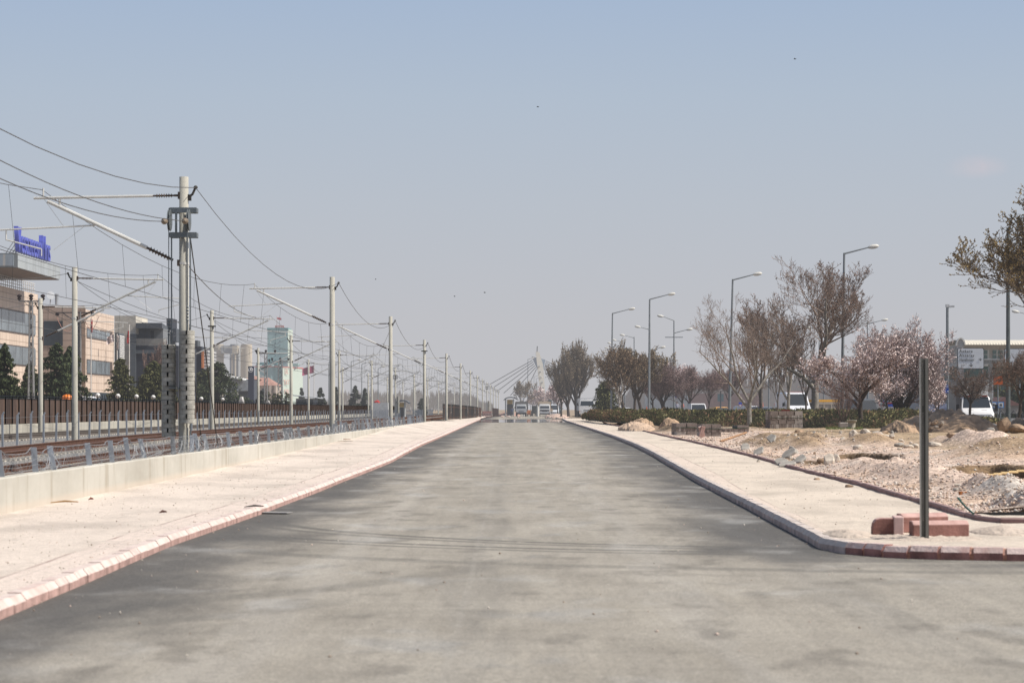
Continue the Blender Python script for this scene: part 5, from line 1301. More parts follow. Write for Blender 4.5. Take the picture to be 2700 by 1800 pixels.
# grit on pavements and road
V, F_, mi = [], [], []; k = 0
for _ in range(3600):
    y = 16+70*r.rand()**1.5
    t = r.rand()
    if t < .55: x = XL(y)-.2-r.rand()**1.2*(XL(y)-.4-rowoff(WALLX, y)); z = G(y)+KH-.01+zpavL(y)*((XL(y)-KW-x)/(XL(y)-KW-rowoff(WALLX,y)))**1.6*(x < XL(y)-KW)
    elif t < .85: x = XR(y)+.2+r.rand()*max(.1, XE(y+5)-XR(y)-.4); z = G(y)+KH-.01
    else: x = XL(y)+(XR(y)-XL(y))*(r.rand()**2 if r.rand() < .5 else 1-r.rand()**2); z = G(y)
    if t >= .55 and t < .85 and y < 30: continue
    s_ = .004+.010*r.rand()**3
    V.append(oct_*s_*(1+.3*r.randn(6,1)) + np.array((x, y, z+s_*.4))); F_.append(of+6*k); mi += [int(r.rand()*3)]*8; k += 1
gp = fast_mesh('grit', np.concatenate(V), np.concatenate(F_), [M('grit_pale', (.60,.54,.47)), M('pebble_pink', (.60,.47,.40)), M('grit_brown', (.30,.24,.19), .9)], None, mi); tag(gp, kind='stuff'); gp['label'] = 'fine grit lying on the pavements and road'
# ---- rocks and broken concrete
rockm = [M('rock_pale', (.50,.44,.37), .95, var=.25, scale=3, bump=.6, bscale=9), M('rock_brown', (.34,.24,.165), .95, var=.3, scale=3, bump=.6, bscale=9), M('rock_grey', (.34,.315,.28), .95, var=.2, scale=3, bump=.5, bscale=9)]
def rock_mesh(seed, sx, sy, sz, sharp=.35):
    bm = bmesh.new(); bmesh.ops.create_icosphere(bm, subdivisions=2, radius=1); r_ = random.Random(seed)
    pl_ = [(Vector((r_.gauss(0,1), r_.gauss(0,1), r_.gauss(0,1))).normalized(), r_.uniform(.55,.9)) for _ in range(9)]
    for v in bm.verts:
        for n1, d in pl_:
            e = v.co.dot(n1)-d
            if e > 0: v.co -= n1*e
        v.co += Vector((mnoise.noise(v.co*2+Vector((seed,0,0))),mnoise.noise(v.co*2+Vector((0,seed,0))),mnoise.noise(v.co*2)))*.12
        v.co.x *= sx; v.co.y *= sy; v.co.z *= sz
    me = bpy.data.meshes.new('rock'); bm.to_mesh(me); bm.free(); return me
def rock(px, py, wpx, hpx, label, mi=0, group='loose rocks on the dug ground', rot=0, z=None, name='rock', ydepth=1.0, y=None):
    if y is None: x, y = pxg(px, py, .45)
    else: x = ux(px, y)
    s_ = y/F; me = rock_mesh(int(px*7+py), wpx*s_*.66, wpx*s_*.5*ydepth, hpx*s_*.80); me.materials.append(rockm[mi])
    o = bpy.data.objects.new(name, me); COL.objects.link(o); zz = site_h(x, y)[0] if z is None else z
    o.location = (x, y, zz+hpx*s_*.42); o.rotation_euler = (rnd.uniform(-.2,.2), rnd.uniform(-.2,.2), rnd.uniform(0,3) if rot is None else rot)
    return tag(o, label, 'rock', group)
rock(2250,1155,22,24,'tall pale boulder leaning left in the middle of the rubble line')
rock(2268,1152,26,16,'pale boulder directly right of the tall leaning one')
rock(2283,1163,26,15,'rounded pale rock left of the boulder with red paint')
rr_ = rock(2312,1160,32,24,'pale rock with red painted digits',0)
text_obj('painted_digits', '90', .24, M('red_paint', (.55,.05,.04), .8), rr_, (.02, -.20, -.07), (R(84), 0, 0), .09, bold=.012)
rock(2221,1158,16,14,'small rock at the left end of the rubble line'); rock(2338,1163,20,11,'flat pale rock right of the red painted one'); rock(2352,1165,12,14,'small upright stone right of the red painted rock')
rock(2262,1172,24,12,'low rock in front of the tall leaning boulder'); rock(2371,1172,22,10,'isolated grey rock between the red painted rock and the metal post',2)
rock(2395,1176,24,9,'low rock just left of the metal post'); rock(2413,1174,18,11,'pale rock touching the line of the metal post'); rock(2466,1175,34,13,'long pale rock right of the metal post'); rock(2508,1173,22,10,'low rock on the brown soil right of the long pale one',1)
rock(2330,1143,22,9,'flat brown slab rock on the bare soil',1); rock(2110,1140,24,14,'dark lump of soil with rock near the block stack',1)
rock(2185,1200,26,26,'big angular white boulder at the edge of the trench'); rock(2205,1192,18,16,'second white boulder beside the big angular one'); rock(2165,1190,20,14,'brown rock at the trench edge',1)
rock(2645,1120,34,36,'large reddish brown boulder right of the dirt mound',1, y=108); rock(2614,1128,22,14,'grey rock between the dirt mound and the reddish boulder',2, y=107)
rock(2690,1135,50,22,'brown boulder at the right edge',1, y=106); rock(2153,1224,16,8,'small orange brown stone close to the pavement edging',1); rock(2239,1239,18,8,'flat orange stone near the pavement edging',1)
dsc = {0:'pale',1:'brown',2:'grey'}
for i in range(46):
    a, b_ = rnd.choice([(1960,2180),(1960,2180),(2180,2420),(2430,2700)]); px = rnd.uniform(a, b_); py = rnd.uniform(1140, 1192) if px < 2430 else rnd.uniform(1165, 1290); mi_ = rnd.choice((0,0,2,1))
    rock(px, py, rnd.uniform(6,14), rnd.uniform(4,9), f'small {dsc[mi_]} rubble stone lying on the dug ground', mi_, f'small {dsc[mi_]} rubble stones')
# broken slabs
def slab(px, py, wpx, tpx, ang, tilt, label, mi=2, y=None, dm=.9):
    if y is None: x, y = pxg(px, py, .45)
    else: x = ux(px, y)
    s_ = y/F; w_, t_ = wpx*s_*.62, tpx*s_*.8; dm = .45; r_ = random.Random(int(px)); 
    poly = [(-w_/2,-dm/2*r_.uniform(.5,1)),(-w_*.1,-dm/2*r_.uniform(.8,1.2)),(w_/2*r_.uniform(.7,1),-dm/2*r_.uniform(.3,1)),(w_/2,dm*r_.uniform(-.1,.2)),(w_/2*r_.uniform(.5,.9),dm/2),(-w_*.2,dm/2*r_.uniform(.6,1.1)),(-w_/2*r_.uniform(.7,1),dm/2*r_.uniform(.2,.8))]
    mb = MB(); mb.prism(poly, 'z', -t_/2, t_/2); o = mb.build('concrete_slab', rockm[mi])
    o.location = (x, y, site_h(x, y)[0]+w_*.5*abs(math.sin(ang))*.6+.06); o.rotation_euler = (tilt, ang, r_.uniform(-.4,.4)); bevel(o, .02, 1)
    return tag(o, label, 'concrete slab', 'broken concrete slabs in the trench')
SL = [(2080,1178,70,8,-.45,.5,'long broken slab leaning up to the right, middle of the trench'),(2110,1190,55,9,-.38,.4,'broken slab with layered edge in front of the white boulder'),(2060,1192,60,6,-.25,.3,'thin pale slab sloping down to the left'),(2092,1170,26,14,-.9,.7,'upright square slab fragment in the trench'),(2000,1170,48,6,-.35,.5,'slab fragment below the wooden plank'),(1965,1163,40,8,-.1,.5,'flat slab among the left rubble'),(2035,1160,40,7,-.6,.4,'steep slab fragment beside the soil lump'),(2140,1150,40,10,-.4,.3,'slab lying behind the trench'),(2075,1196,80,6,-.12,.2,'long thin slab at the front of the trench')]
for s_ in SL: slab(*s_)
mb = MB(); a, b_ = P(1900,1163,97), P(1968,1140,101); mb.path([a, b_], [.05,.045], 4); tag(mb.build('wooden_plank', M('old_wood', (.32,.19,.11), .9, var=.3, scale=5)), 'brown wooden plank leaning on the rubble left of the trench', 'plank')
mb = MB(); a, b_ = gnd(2525,1330,.3), gnd(2567,1354,.2); mb.path([a+Vector((0,0,.1)), a.lerp(b_,.5)+Vector((0,0,.03)), b_], .014, 5); tag(mb.build('hose', M('green_plastic', (.02,.09,.06), .5)), 'short piece of green pipe on the gravel near the pavement edging', 'pipe')
mb = MB(); q = gnd(2540,1282,.3); mb.box((q.x, q.y, site_h(q.x,q.y)[0]+.03), (.14,.09,.06), rz=.2); tag(mb.build('brick', M('brick_orange', (.42,.16,.05), .9, var=.2)), 'small orange brick on the gravel right of the metal post', 'brick')
mb = MB(); q = gnd(2037,1152,.5); mb.box((q.x, q.y, site_h(q.x,q.y)[0]+.08), (.16,.06,.12), ry=.4); tag(mb.build('plastic_bag', M('teal_plastic', (.03,.28,.27), .4)), 'scrap of teal plastic on the soil lump', 'litter')
mb = MB()
for i in range(5): mb.path([gnd(2600+20*i,1262-3*i,.35)+Vector((0,0,.08)), gnd(2640+22*i,1258-3*i,.35)+Vector((0,0,.05))], .018, 3)
tag(mb.build('dry_reeds', M('straw', (.5,.36,.18), .9)), 'dry yellowish stalks lying in front of the big pit', 'stalks')
# dirt mounds
def mound(name, px0, px1, ptop, pfoot, y, dm, label, seed, mats, peaks=None, skew=0):
    x0, x1 = ux(px0,y), ux(px1,y); H_ = uz(ptop,y)-G(y)-.25; n1, n2 = 90, 34; V = []; 
    for i in range(n1+1):
        for j in range(n2+1):
            u, v = i/n1, j/n2; a, b_ = 2*u-1, 2*v-1
            q = a*a*1.0 + b_*b_; h_ = max(0, 1-q)**.75*(1 - .25*abs(a+.1+skew)) 
            x = x0+(x1-x0)*u; yy_ = y+b_*dm
            z = H_*h_*(1+.22*nz(x, yy_, .55, seed)) + (.22*nz(x, yy_, 1.5, seed)+.13*nz(x, yy_, 4, seed)+.06*nz(x, yy_, 11, seed))*min(1, h_*3)
            V.append((x, yy_, z + (-.3 if h_ <= 0 else 0)))
    Fc = [(i*(n2+1)+j, (i+1)*(n2+1)+j, (i+1)*(n2+1)+j+1, i*(n2+1)+j+1) for i in range(n1) for j in range(n2)]
    cx_, cy_ = (x0+x1)/2, y; V = [(a-cx_, b_-cy_, c) for a, b_, c in V]
    o = fast_mesh(name, V, Fc, mats); o.location = (cx_, cy_, G(y)+.25); o.data.polygons.foreach_set('use_smooth', [True]*len(Fc)); tag(o, label, 'dirt mound')
    return o
soil = M('mound_soil', (.36,.25,.165), .97, var=.45, scale=1.1, bump=1, bscale=5, haze=.03)
soil2 = M('mound_sand', (.50,.37,.27), .97, var=.22, scale=2, bump=.9, bscale=6, haze=.04)
mound('dirt_mound', 2345, 2645, 1084, 1140, 114, 6, 'wide brown dirt mound in front of the white box truck', 3, soil)
mound('dirt_mound', 2320, 2425, 1112, 1140, 110, 3.0, 'small heap of dirt and rubble at the left foot of the wide mound', 5, soil)
mound('dirt_mound', 1738, 1795, 1106, 1125, 150, 4, 'low dark soil heap behind the left block stacks', 8, soil); mound('sand_heap', 1630, 1725, 1115, 1136, 150, 5, 'pinkish sand heap beside the curved edging', 11, soil2)
mound('dirt_mound', 1660, 1725, 1104, 1128, 165, 4, 'brown earth heap in front of the juniper hedge', 12, soil); mound('dirt_mound', 2650, 2760, 1106, 1140, 112, 4, 'brown rubble heap at the right edge of the picture', 14, soil)
for i in range(40):
    px = rnd.uniform(2360, 2620); t = abs(px-2490)/140; rock(px, 0, rnd.uniform(4,12), rnd.uniform(3,8), f'small {dsc[1] if i%3 else dsc[0]} stone on the wide dirt mound', 1 if i % 3 else 0, 'stones on the wide dirt mound', y=109.5+rnd.uniform(-1,2), z=G(110)+.25+max(.0, 1.0*(1-t**2)*rnd.uniform(.1,.75)))
# ---- block stacks
def blocks(px0, px1, pt, pb, y, label, rows_, dz, seed, right=None):
    r_ = empty('block_stack', (ux((px0+px1)/2,y), y, uz(pb,y)), label, 'block stack', 'stacks of grey concrete blocks'); w_ = PXM(px1-px0, y); H_ = PXM(pb-pt, y); ra = random.Random(seed)
    r_.rotation_euler[2] = .12
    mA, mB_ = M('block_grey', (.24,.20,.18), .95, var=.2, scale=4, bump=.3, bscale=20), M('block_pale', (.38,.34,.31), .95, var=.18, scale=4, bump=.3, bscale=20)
    h = H_/rows_
    for k in range(rows_):
        upright = (k % 2 == (rows_ % 2)); n1 = int(w_/(.10 if upright else .42)); n1 = max(n1, 2); bw_ = w_/n1
        for j in range(n1):
            if k == rows_-1 and ra.random() < .12 and j in (0, n1-1): continue
            for dep in range(2):
                mb = MB(); mb.box((-w_/2+bw_*(j+.5)+ra.uniform(-.006,.006), dep*.62+.3+ra.uniform(-.02,.01), h*(k+.5)), (bw_*.94, .58, h*.96))
                o = mb.build('block', mB_ if (j > n1*.62 and seed == 1) or ra.random() < .12 else mA, r_)  # right part of the tallest stack paler: sunlit face put into the colour
    mb = MB(); mb.box((0,.6,h*rows_*.62),(w_*1.004,1.24,.015)); mb.build('strap', M('green_strap', (.05,.10,.07), .5), r_); return r_
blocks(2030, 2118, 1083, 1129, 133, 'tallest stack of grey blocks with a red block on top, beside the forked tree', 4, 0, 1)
o = MB(); o.box((ux(2071,133.3), 133.3, uz(1082,133.3)), (.46,.25,.10)); tag(o.build('red_block', M('block_red', (.22,.05,.045), .9, var=.2)), 'dark red block lying on top of the tallest grey stack', 'block')
blocks(1783, 1839, 1115, 1147, 104, 'leftmost low stack of grey blocks next to the curved edging', 3, 0, 2)
blocks(1851, 1903, 1118, 1150, 101, 'low stack of grey blocks behind the pink kerb pieces', 3, 0, 3)
blocks(1911, 1976, 1121, 1139, 116, 'lowest and longest stack of blocks left of the pale tree trunk', 2, 0, 4)
for i, (px, rt, lb) in enumerate(((1846,.25,'pink kerb piece leaning left between two block stacks'),(1855,-.3,'pink kerb piece leaning right between two block stacks'))):
    mb = MB(); mb.box((0,0,.28),(.16,.12,.44)); o = mb.build('kerb_piece', kst); o.location = (ux(px,97), 97+i*.1, uz(1155,97)); o.rotation_euler = (.1, rt, .3); tag(o, lb, 'kerb stone')
# ---- loose kerbs and perforated post in front
def loose_kerb(pa, pb_, wdt, hgt_, label, front_dz=0):
    a, b_ = Vector(pa), Vector(pb_); d = b_-a; L = d.length; ang = math.atan2(d.y, d.x)
    mb = MB(); hw = wdt/2; c = .045
    sec = [(-hw, 0), (-hw, hgt_-c), (-hw+c*1.2, hgt_), (hw, hgt_), (hw, 0)]
    mb.prism(sec, 'x', 0, L); o = mb.build('kerb_piece', kred); o.location = a; o.rotation_euler[2] = ang; bevel(o, .012, 2); return tag(o, label, 'kerb stone')
kred = M('kerb_red', (.25,.125,.105), .85, var=.3, scale=3, bump=.35, bscale=30, dust=.9, dustcol=(.60,.40,.36))
kz = KH
a = gnd(2437,1420,kz); b_ = gnd(2553,1415,kz)
loose_kerb((ux(2402,28.7),28.7,kz), (ux(2552,28.8),28.85,kz), .14, .195, 'front loose red kerb stone lying behind the perforated post')
loose_kerb((ux(2372,30.0),30.0,kz-.01), (ux(2492,30.3),30.3,kz-.01), .15, .235, 'rear loose red kerb stone lying just behind the front one')
mb = MB(); sec = [(0,0),(0,.235),(.02,.245),(.28,.245)]; w_ = PXM(70,29.8)
prof = [(w_,0),(w_,.205),(.10,.205),(.045,.19),(.012,.145),(0,.08),(0,0)]
mb.prism(prof, 'y', 0, .16); o = mb.build('kerb_end', kred); o.location = (ux(2299,29.6), 29.55, kz-.015); o.rotation_euler[2] = -.02; bevel(o, .01, 2); tag(o, 'left end kerb piece with one rounded corner', 'kerb stone')
mb = MB(); mb.prism([(0,0),(.115,0),(.115,.215),(0,.215)], 'y', 0, .5); o = mb.build('kerb_end', M('kerb_pink_sunlit', (.56,.40,.37), .9, var=.12, scale=5)); o.location = (ux(2356,29.5), 29.45, kz-.01); o.rotation_euler[2] = -.10; bevel(o, .01, 2); tag(o, 'pale pink kerb end, coloured as sunlit, facing the camera between the red kerb pieces', 'kerb stone')  # end face catching the sun: its brightness is put into the pale pink
# little sand piles on the corner
for px, py, wp, h_, sd_, lb in ((2235,1408,66,.055,2,'low pile of pale sand left of the loose kerb stones'),(2640,1402,80,.07,4,'low pile of pale sand right of the loose kerb stones'),(2440,1416,150,.016,6,'thin scatter of sand around the foot of the metal post')):
    q = gnd(px, py, kz); n1 = 28; V = []
    for i in range(n1+1):
        for j in range(n1+1):
            a, b2_ = 2*i/n1-1, 2*j/n1-1; s_ = max(0, 1-a*a-b2_*b2_)**1.1; x, yy_ = a*wp*q.y/F, b2_*.7
            V.append((x, yy_, h_*s_*(1+.5*nz(x, yy_, 3, sd_)) + .02*nz(x, yy_, 14, sd_)*min(1,s_*4) - (.03 if s_ <= 0 else 0)))
    Fc = [(i*(n1+1)+j, (i+1)*(n1+1)+j, (i+1)*(n1+1)+j+1, i*(n1+1)+j+1) for i in range(n1) for j in range(n1)]
    o = fast_mesh('sand_pile', V, Fc, M('pale_sand', (.50,.42,.35), .97, var=.18, scale=7, bump=.9, bscale=30)); o.location = q; o.data.polygons.foreach_set('use_smooth', [True]*len(Fc)); tag(o, lb, 'sand pile')
pp = empty('perforated_post', (ux(2436.5,28.35), 28.35, 0), 'tall grey perforated steel channel post standing on the pavement corner', 'post')
psm = M('post_steel', (.19,.185,.165), .5, metal=.3, var=.2, scale=4, streak=.2); psd = M('post_hole', (.62,.56,.5), .9); psw = M('post_flange', (.50,.49,.46), .4, metal=.5, var=.15)
hh = PXM(477,28.35)+.12; mb = MB(); s_ = 28.35/F
def pe(m, x0, x1, y0, y1): m.ext((x0)*s_, (x1)*s_, y0, y1, 0, hh)
pe(mb, -12.0, -7.5, -.030, -.026); pe(mb, -7.5, -6.8, -.030, .028); pe(mb, -7.5, 3.5, .024, .028); pe(mb, 3.2, 4.0, -.02, .026); pe(mb, 4.0, 12.0, -.024, -.020); pe(mb, 11.4, 12.1, -.024, .01)
mb.build('channel', psm, pp); mb = MB(); pe(mb, -12.2, -10.2, -.034, -.0305); pe(mb, -8.9, -8.2, -.032, -.0302); mb.build('edge_lip', psw, pp)
mb = MB(); z = .35
while z < hh-.05:
    if not (hh-.62 < z < hh-.55): mb.box((-1.2*s_, .0235, z), (.009, .002, .014))
    z += .0255
mb.build('hole_row', psd, pp)
pp.rotation_euler[1] = -.003
# ---- litter on the left pavement
for px, py, L, rz_, c, lb in ((170,1332,.42,.1,(.36,.22,.1),'thin brown stick lying by the foot of the wall'),(430,1350,.12,.5,(.10,.05,.04),'small dark chip of wood on the left pavement'),(900,1162,.75,.15,(.25,.10,.06),'splintered reddish brown plank piece on the left pavement'),(910,1166,.6,-.1,(.35,.3,.25),'pale flat wood strip beside the reddish plank piece'),(670,1333,.30,.2,(.06,.055,.05),'dark twig by the left kerb'),(1033,1139,.28,0,(.2,.07,.05),'brown brick lying farther along the left pavement'),(1092,1126,.35,0,(.2,.08,.06),'brown brick near the far end of the wall'),(240,1323,.08,.3,(.2,.08,.06),'tiny brown chip beside the stick by the wall')):
    q = gnd(px, py, KH+zpavL(60)*.5); mb = MB(); zz = G(q.y)+KH+zpavL(q.y)*min(1,max(0,(XL(q.y)-q.x)/(XL(q.y)-rowoff(WALLX,q.y))))**1.6
    mb.path([(-L/2,0,0),(0,.03,.02),(L/2,0,.01)], [.006,.016 if L > .25 else .022,.008], 5); o = mb.build('wood_scrap' if 'brick' not in lb else 'brick', M('scrap_%.2f' % c[0], c, .9, var=.3)); o.location = (q.x, q.y, zz+.02); o.rotation_euler[2] = rz_; tag(o, lb, 'debris')
q = gnd(727,1353,0); mb = MB(); mb.prism([(-.22,-.2),(.2,-.28),(.26,.1),(-.1,.25),(-.28,.1)], 'z', 0, .012); o = mb.build('flat_stone', M('flat_stone', (.26,.25,.24), .7)); o.location = (q.x, q.y, .012); tag(o, 'flat grey scrap lying on the asphalt beside the left kerb', 'debris')
# ------------------------------------------------------------------ main road and background on the right
mr_m = M('old_asphalt', (.16,.155,.15), .9, var=.15, scale=.5, haze=.08)
grid = [[(xl+(xr-xl)*t, y, .55+G(y)) for t in np.linspace(0,1,6)] for y, xl, xr in [(135,27,70),(150,25.5,70),(185,24,70),(225,17,62),(265,13.6,55),(330,13,45),(420,12.5,36),(560,14,36)]]
tag(sheet('main_road', grid, mr_m), kind='structure')
# ---- juniper ground cover (uncountable mass of low foliage)
HB = [(1545,1104,262,14),(1580,1110,222,16),(1640,1115,192,20),(1750,1121,164,26),(1900,1127,147,30),(2030,1129,140,32),(2150,1131,134,34),(2250,1133,131,34),(2330,1131,134,32),(2420,1126,146,26),(2470,1120,164,16)]
hb_x = [ux(a, c) for a, b, c, d in HB]; hb_px = [a for a, b, c, d in HB]
r = np.random.RandomState(9); V, mi = [], []
def hedge_h(px, v, y):
    edge_ = min(1, v*5)*min(1,(1-v)*4+.3); e2 = min(1, (px-1532)/25)*min(1, (2480-px)/30)
    x = ux(px, y); return max(0, .86*edge_**.6*max(0,e2)**.5*(1+.32*mnoise.noise(Vector((x*.30, y*.2, 0)))+.22*mnoise.noise(Vector((x*1.1, y*.9, 4)))))
K = 60000
pxs = 1535+943*r.rand(K); vsr = r.rand(K)**1.5; tuft = r.randn(K, 3); hr = r.rand(K)
for i in range(K):
    px = pxs[i]; y0 = np.interp(px, hb_px, [c for a,b,c,d in HB]); dep = np.interp(px, hb_px, [d for a,b,c,d in HB]); v = vsr[i]; y = y0+dep*v+.6*tuft[i,0]*.3
    h_ = hedge_h(px, v, y); x = ux(px, y0+dep*.3) + (y-y0-dep*.3)*((px-CX)/F) ; 
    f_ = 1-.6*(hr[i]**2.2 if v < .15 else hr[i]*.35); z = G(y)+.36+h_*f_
    c = np.array((x, y, z)); s_ = .105*(.6+.9*r.rand()); d = tuft[i]/np.linalg.norm(tuft[i]); d[2] = abs(d[2])*.7+.25; a = np.cross(d, (0,1,.1)); a /= np.linalg.norm(a)
    V += [c-a*s_*.55, c+a*s_*.55, c+d*s_*1.7]
    patch = mnoise.noise(Vector((x*.25, y*.12, 8)))
    rd = r.rand(); left = px < 1640
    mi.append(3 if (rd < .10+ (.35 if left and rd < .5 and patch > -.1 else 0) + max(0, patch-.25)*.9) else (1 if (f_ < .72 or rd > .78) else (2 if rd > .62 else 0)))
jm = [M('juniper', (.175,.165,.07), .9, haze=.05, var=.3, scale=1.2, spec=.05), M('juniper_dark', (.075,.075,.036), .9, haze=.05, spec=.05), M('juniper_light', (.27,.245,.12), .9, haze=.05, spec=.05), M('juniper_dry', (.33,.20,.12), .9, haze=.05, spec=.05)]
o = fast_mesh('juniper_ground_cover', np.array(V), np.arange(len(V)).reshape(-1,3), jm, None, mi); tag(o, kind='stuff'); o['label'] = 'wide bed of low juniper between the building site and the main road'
grid = []
for a, b, c, d in HB: grid.append([(ux(a, c+d*t), c+d*t, G(c)+.30+.80*hedge_h(a, t, c+d*t)) for t in (0,.08,.2,.4,.6,.8,.95,1)])
tag(sheet('juniper_bed_core', grid, M('juniper_core', (.03,.032,.018), .95, haze=.05)), kind='structure')  # near-black sheet filling the bed just below the foliage tufts
# small hedge piece right of the mound
V, mi = [], []
for i in range(2600):
    t, q = r.rand()*2-1, r.rand()*2-1; y = 132+q*1.6; h_ = .58*max(0, 1-t*t*.8-q*q*.3)**.6; c = np.array((ux(2575,y)+t*1.85, y, G(y)+.4+h_*(1-.35*r.rand()**2))); s_ = .09*(.6+.9*r.rand()); d = r.randn(3); d[2] = abs(d[2]); d /= np.linalg.norm(d); a = np.cross(d, (0,1,.1)); a /= np.linalg.norm(a); V += [c-a*s_*.5, c+a*s_*.5, c+d*s_*1.6]; mi.append(int(r.rand()*3.3))
tag(fast_mesh('juniper_bush', np.array(V), np.arange(len(V)).reshape(-1,3), jm, None, mi), 'small juniper bush below the bumper of the white box truck', 'bush')
# grass tufts by the stone planter
V = []
for i in range(420):
    px = 2180+95*r.rand(); y = 124+r.rand()*5; c = np.array((ux(px,y), y, G(y)+.38)); h_ = .05+.13*r.rand(); V += [c-(.02,0,0), c+(.02,0,0), c+np.array((.08*r.randn(), .05*r.randn(), h_))]
g_ = fast_mesh('grass', np.array(V), np.arange(len(V)).reshape(-1,3), M('grass_green', (.13,.17,.05), .9, haze=.04)); tag(g_, kind='stuff'); g_['label'] = 'short green grass at the foot of the trees beside the stone planter'
pl_ = MB(); pl_.lathe((0,0,0), [(.18,0),(.21,.07),(.18,.13),(.20,.36),(.26,.41),(.28,.48),(.24,.49),(.2,.45)], 18); o = pl_.build('stone_planter', M('planter_stone', (.36,.33,.27), .95, var=.2, scale=3)); o.location = at_px(2246, 127, .38); autosmooth(o, 35); tag(o, 'weathered round stone planter at the edge of the juniper bed', 'planter')
mb = MB(); mb.box((0,0,.24), (.55,.45,.5)); o = mb.build('concrete_block', M('block_pale', (.38,.34,.31))); o.location = at_px(2226, 128, .25); bevel(o, .03, 1); tag(o, 'plain square concrete block just left of the stone planter', 'block')
# ---- far wood
def far_wood(px0, px1, base, top, y, K, label, seed, cols, size=.55, dens=None):
    r = np.random.RandomState(seed); V, mi = [], []
    for i in range(K):
        px = px0+(px1-px0)*r.rand(); env = .62+.28*mnoise.noise(Vector((px*.035, seed, 0)))+.22*mnoise.noise(Vector((px*.12, seed, 3)))
        pyt = base-(base-top)*min(1.15, max(.25, env+.12)); t = r.rand()**.8; pyt = base-(base-pyt)*min(1, (px-px0)/60+.3, (px1-px)/90+.15); py = base+(pyt-base)*t; yy_ = y+20*r.rand()
        c = np.array((ux(px,yy_), yy_, uz(py,yy_))); s_ = size*(.5+r.rand()); a = r.randn()*.35
        V += [c-(s_*.10,0,0), c+(s_*.10,0,0), c+np.array((s_*math.sin(a), 0, s_*2.2*math.cos(a)))]; mi.append(int(r.rand()*len(cols)))
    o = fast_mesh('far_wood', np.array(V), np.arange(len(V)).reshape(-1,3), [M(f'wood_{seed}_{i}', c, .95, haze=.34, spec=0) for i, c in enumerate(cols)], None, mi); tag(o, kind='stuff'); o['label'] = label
far_wood(1640, 2500, 1090, 985, 470, 42000, 'distant brownish wood of bare trees behind the main road', 21, [(.16,.115,.10),(.12,.09,.08),(.20,.15,.12),(.14,.12,.085)])
far_wood(850, 1300, 1085, 1030, 620, 8000, 'distant pale brown wood behind the masts and the tram shelter', 22, [(.30,.25,.19),(.25,.2,.16),(.34,.28,.2)], .6)
far_wood(2600, 2720, 1085, 1035, 300, 3500, 'dim trees behind the red roofed hut at the right edge', 23, [(.05,.06,.035),(.08,.08,.045)], .5)
# ---- street lamps
lampm = lambda y: Mh('lamp_steel', (.23,.25,.26), y, metal=.3, rough=.5); headm = lambda y: Mh('lamp_head', (.66,.64,.58), y, rough=.4, var=.05)
def lamp(pxf, pxt, pyt, heads, label, Hl=10.35, extra=None, y=None, wide=.11, group='tall street lamps along the main road'):
    y = y or Hl*F/(HY-pyt); r_ = empty('street_lamp', (ux(pxf,y), y, G(y)), label, 'street lamp', group); O = r_.location
    top = Vector((ux(pxt,y)-O[0], 0, uz(pyt,y)-O[2])); mb = MB(); mb.tube((0,0,0), top, wide, wide*.55, n=8); mb.build('pole', lampm(y), r_)
    for hx, hy in heads:
        e = Vector((ux(hx,y)-O[0], 0, uz(hy,y)-O[2])); s_ = 1 if e.x > top.x else -1; st = top if abs((hy-pyt)) < 26 else None
        # arms start on the pole below the end of the head
        st = Vector((top.x, 0, min(top.z, e.z - abs(e.x-top.x)*.24)))
        k = e-Vector((s_*.38,0,.06)); mb = MB(); mb.tube(st, k, wide*.5, wide*.36, n=6); mb.build('arm', lampm(y), r_)
        mb = MB(); d = Vector((s_*1.0,0,.16)).normalized(); mb.lathe(k-d*.05, [(.04,0),(.09,.08),(.14,.25),(.155,.45),(.12,.64),(.05,.74)], 12, d); o = mb.build('lamp_head', headm(y), r_, smooth=True)
    if extra: extra(r_, O, y)
    return r_
lamp(2219,2226,667,[(2305,650)],'tallest street lamp, its head above the big forked tree', wide=.13); lamp(1922,1932,736,[(1999,722)],'street lamp with its arm to the right behind the pale bare tree', wide=.13)
lamp(1711,1713,789,[(1772,775)],'street lamp rising between the brown crowns, arm to the right', wide=.13); lamp(1611,1615,825,[(1667,814)],'street lamp at the left of the brown trees, arm to the right', wide=.12)
def cross(r_, O, y):
    mb = MB(); z = uz(889,y)-O[2]; mb.box((ux(1777,y)-O[0],0,z),(PXM(47,y),.06,.09)); mb.build('crossbar', lampm(y), r_)
lamp(1777,1777,845,[(1740,833),(1819,868)],'two armed street lamp with a thin horizontal crossbar', extra=cross, y=270)
for i, (pf, pt_, hh_, y) in enumerate(((1714,869,(1680,861),300),(1672,888,(1640,883),340),(1647,902,(1618,896),375),(1633,912,(1606,904),410),(1622,922,(1598,917),450),(1616,932,(1593,928),490))):
    lamp(pf, pf, pt_, [hh_], ['left facing lamp just beside the taller right armed lamp','left facing lamp with a flat head above the brown trees','left facing lamp second from the flat headed one','left facing lamp third in the receding row','left facing lamp fourth in the receding row','last and lowest left facing lamp of the receding row'][i], y=y)
lamp(1716,1718,924,[(1748,915)],'low right facing lamp half hidden in the brown tree', y=300); lamp(2287,2287,850,[(2334,843)],'distant lamp between the forked tree and the pink blossom trees', y=270); lamp(2160,2160,870,[(2130,863)],'distant left facing lamp behind the forked tree', y=300)
lamp(1391,1392,947,[(1405,944)],'thin lamp beside the white trucks at the far end', y=560); lamp(1408,1408,992,[(1424,989)],'tiny lamp left of the bridge pylon foot', y=700); lamp(1413,1414,997,[(1428,994)],'tiny lamp touching the bridge pylon', y=720)
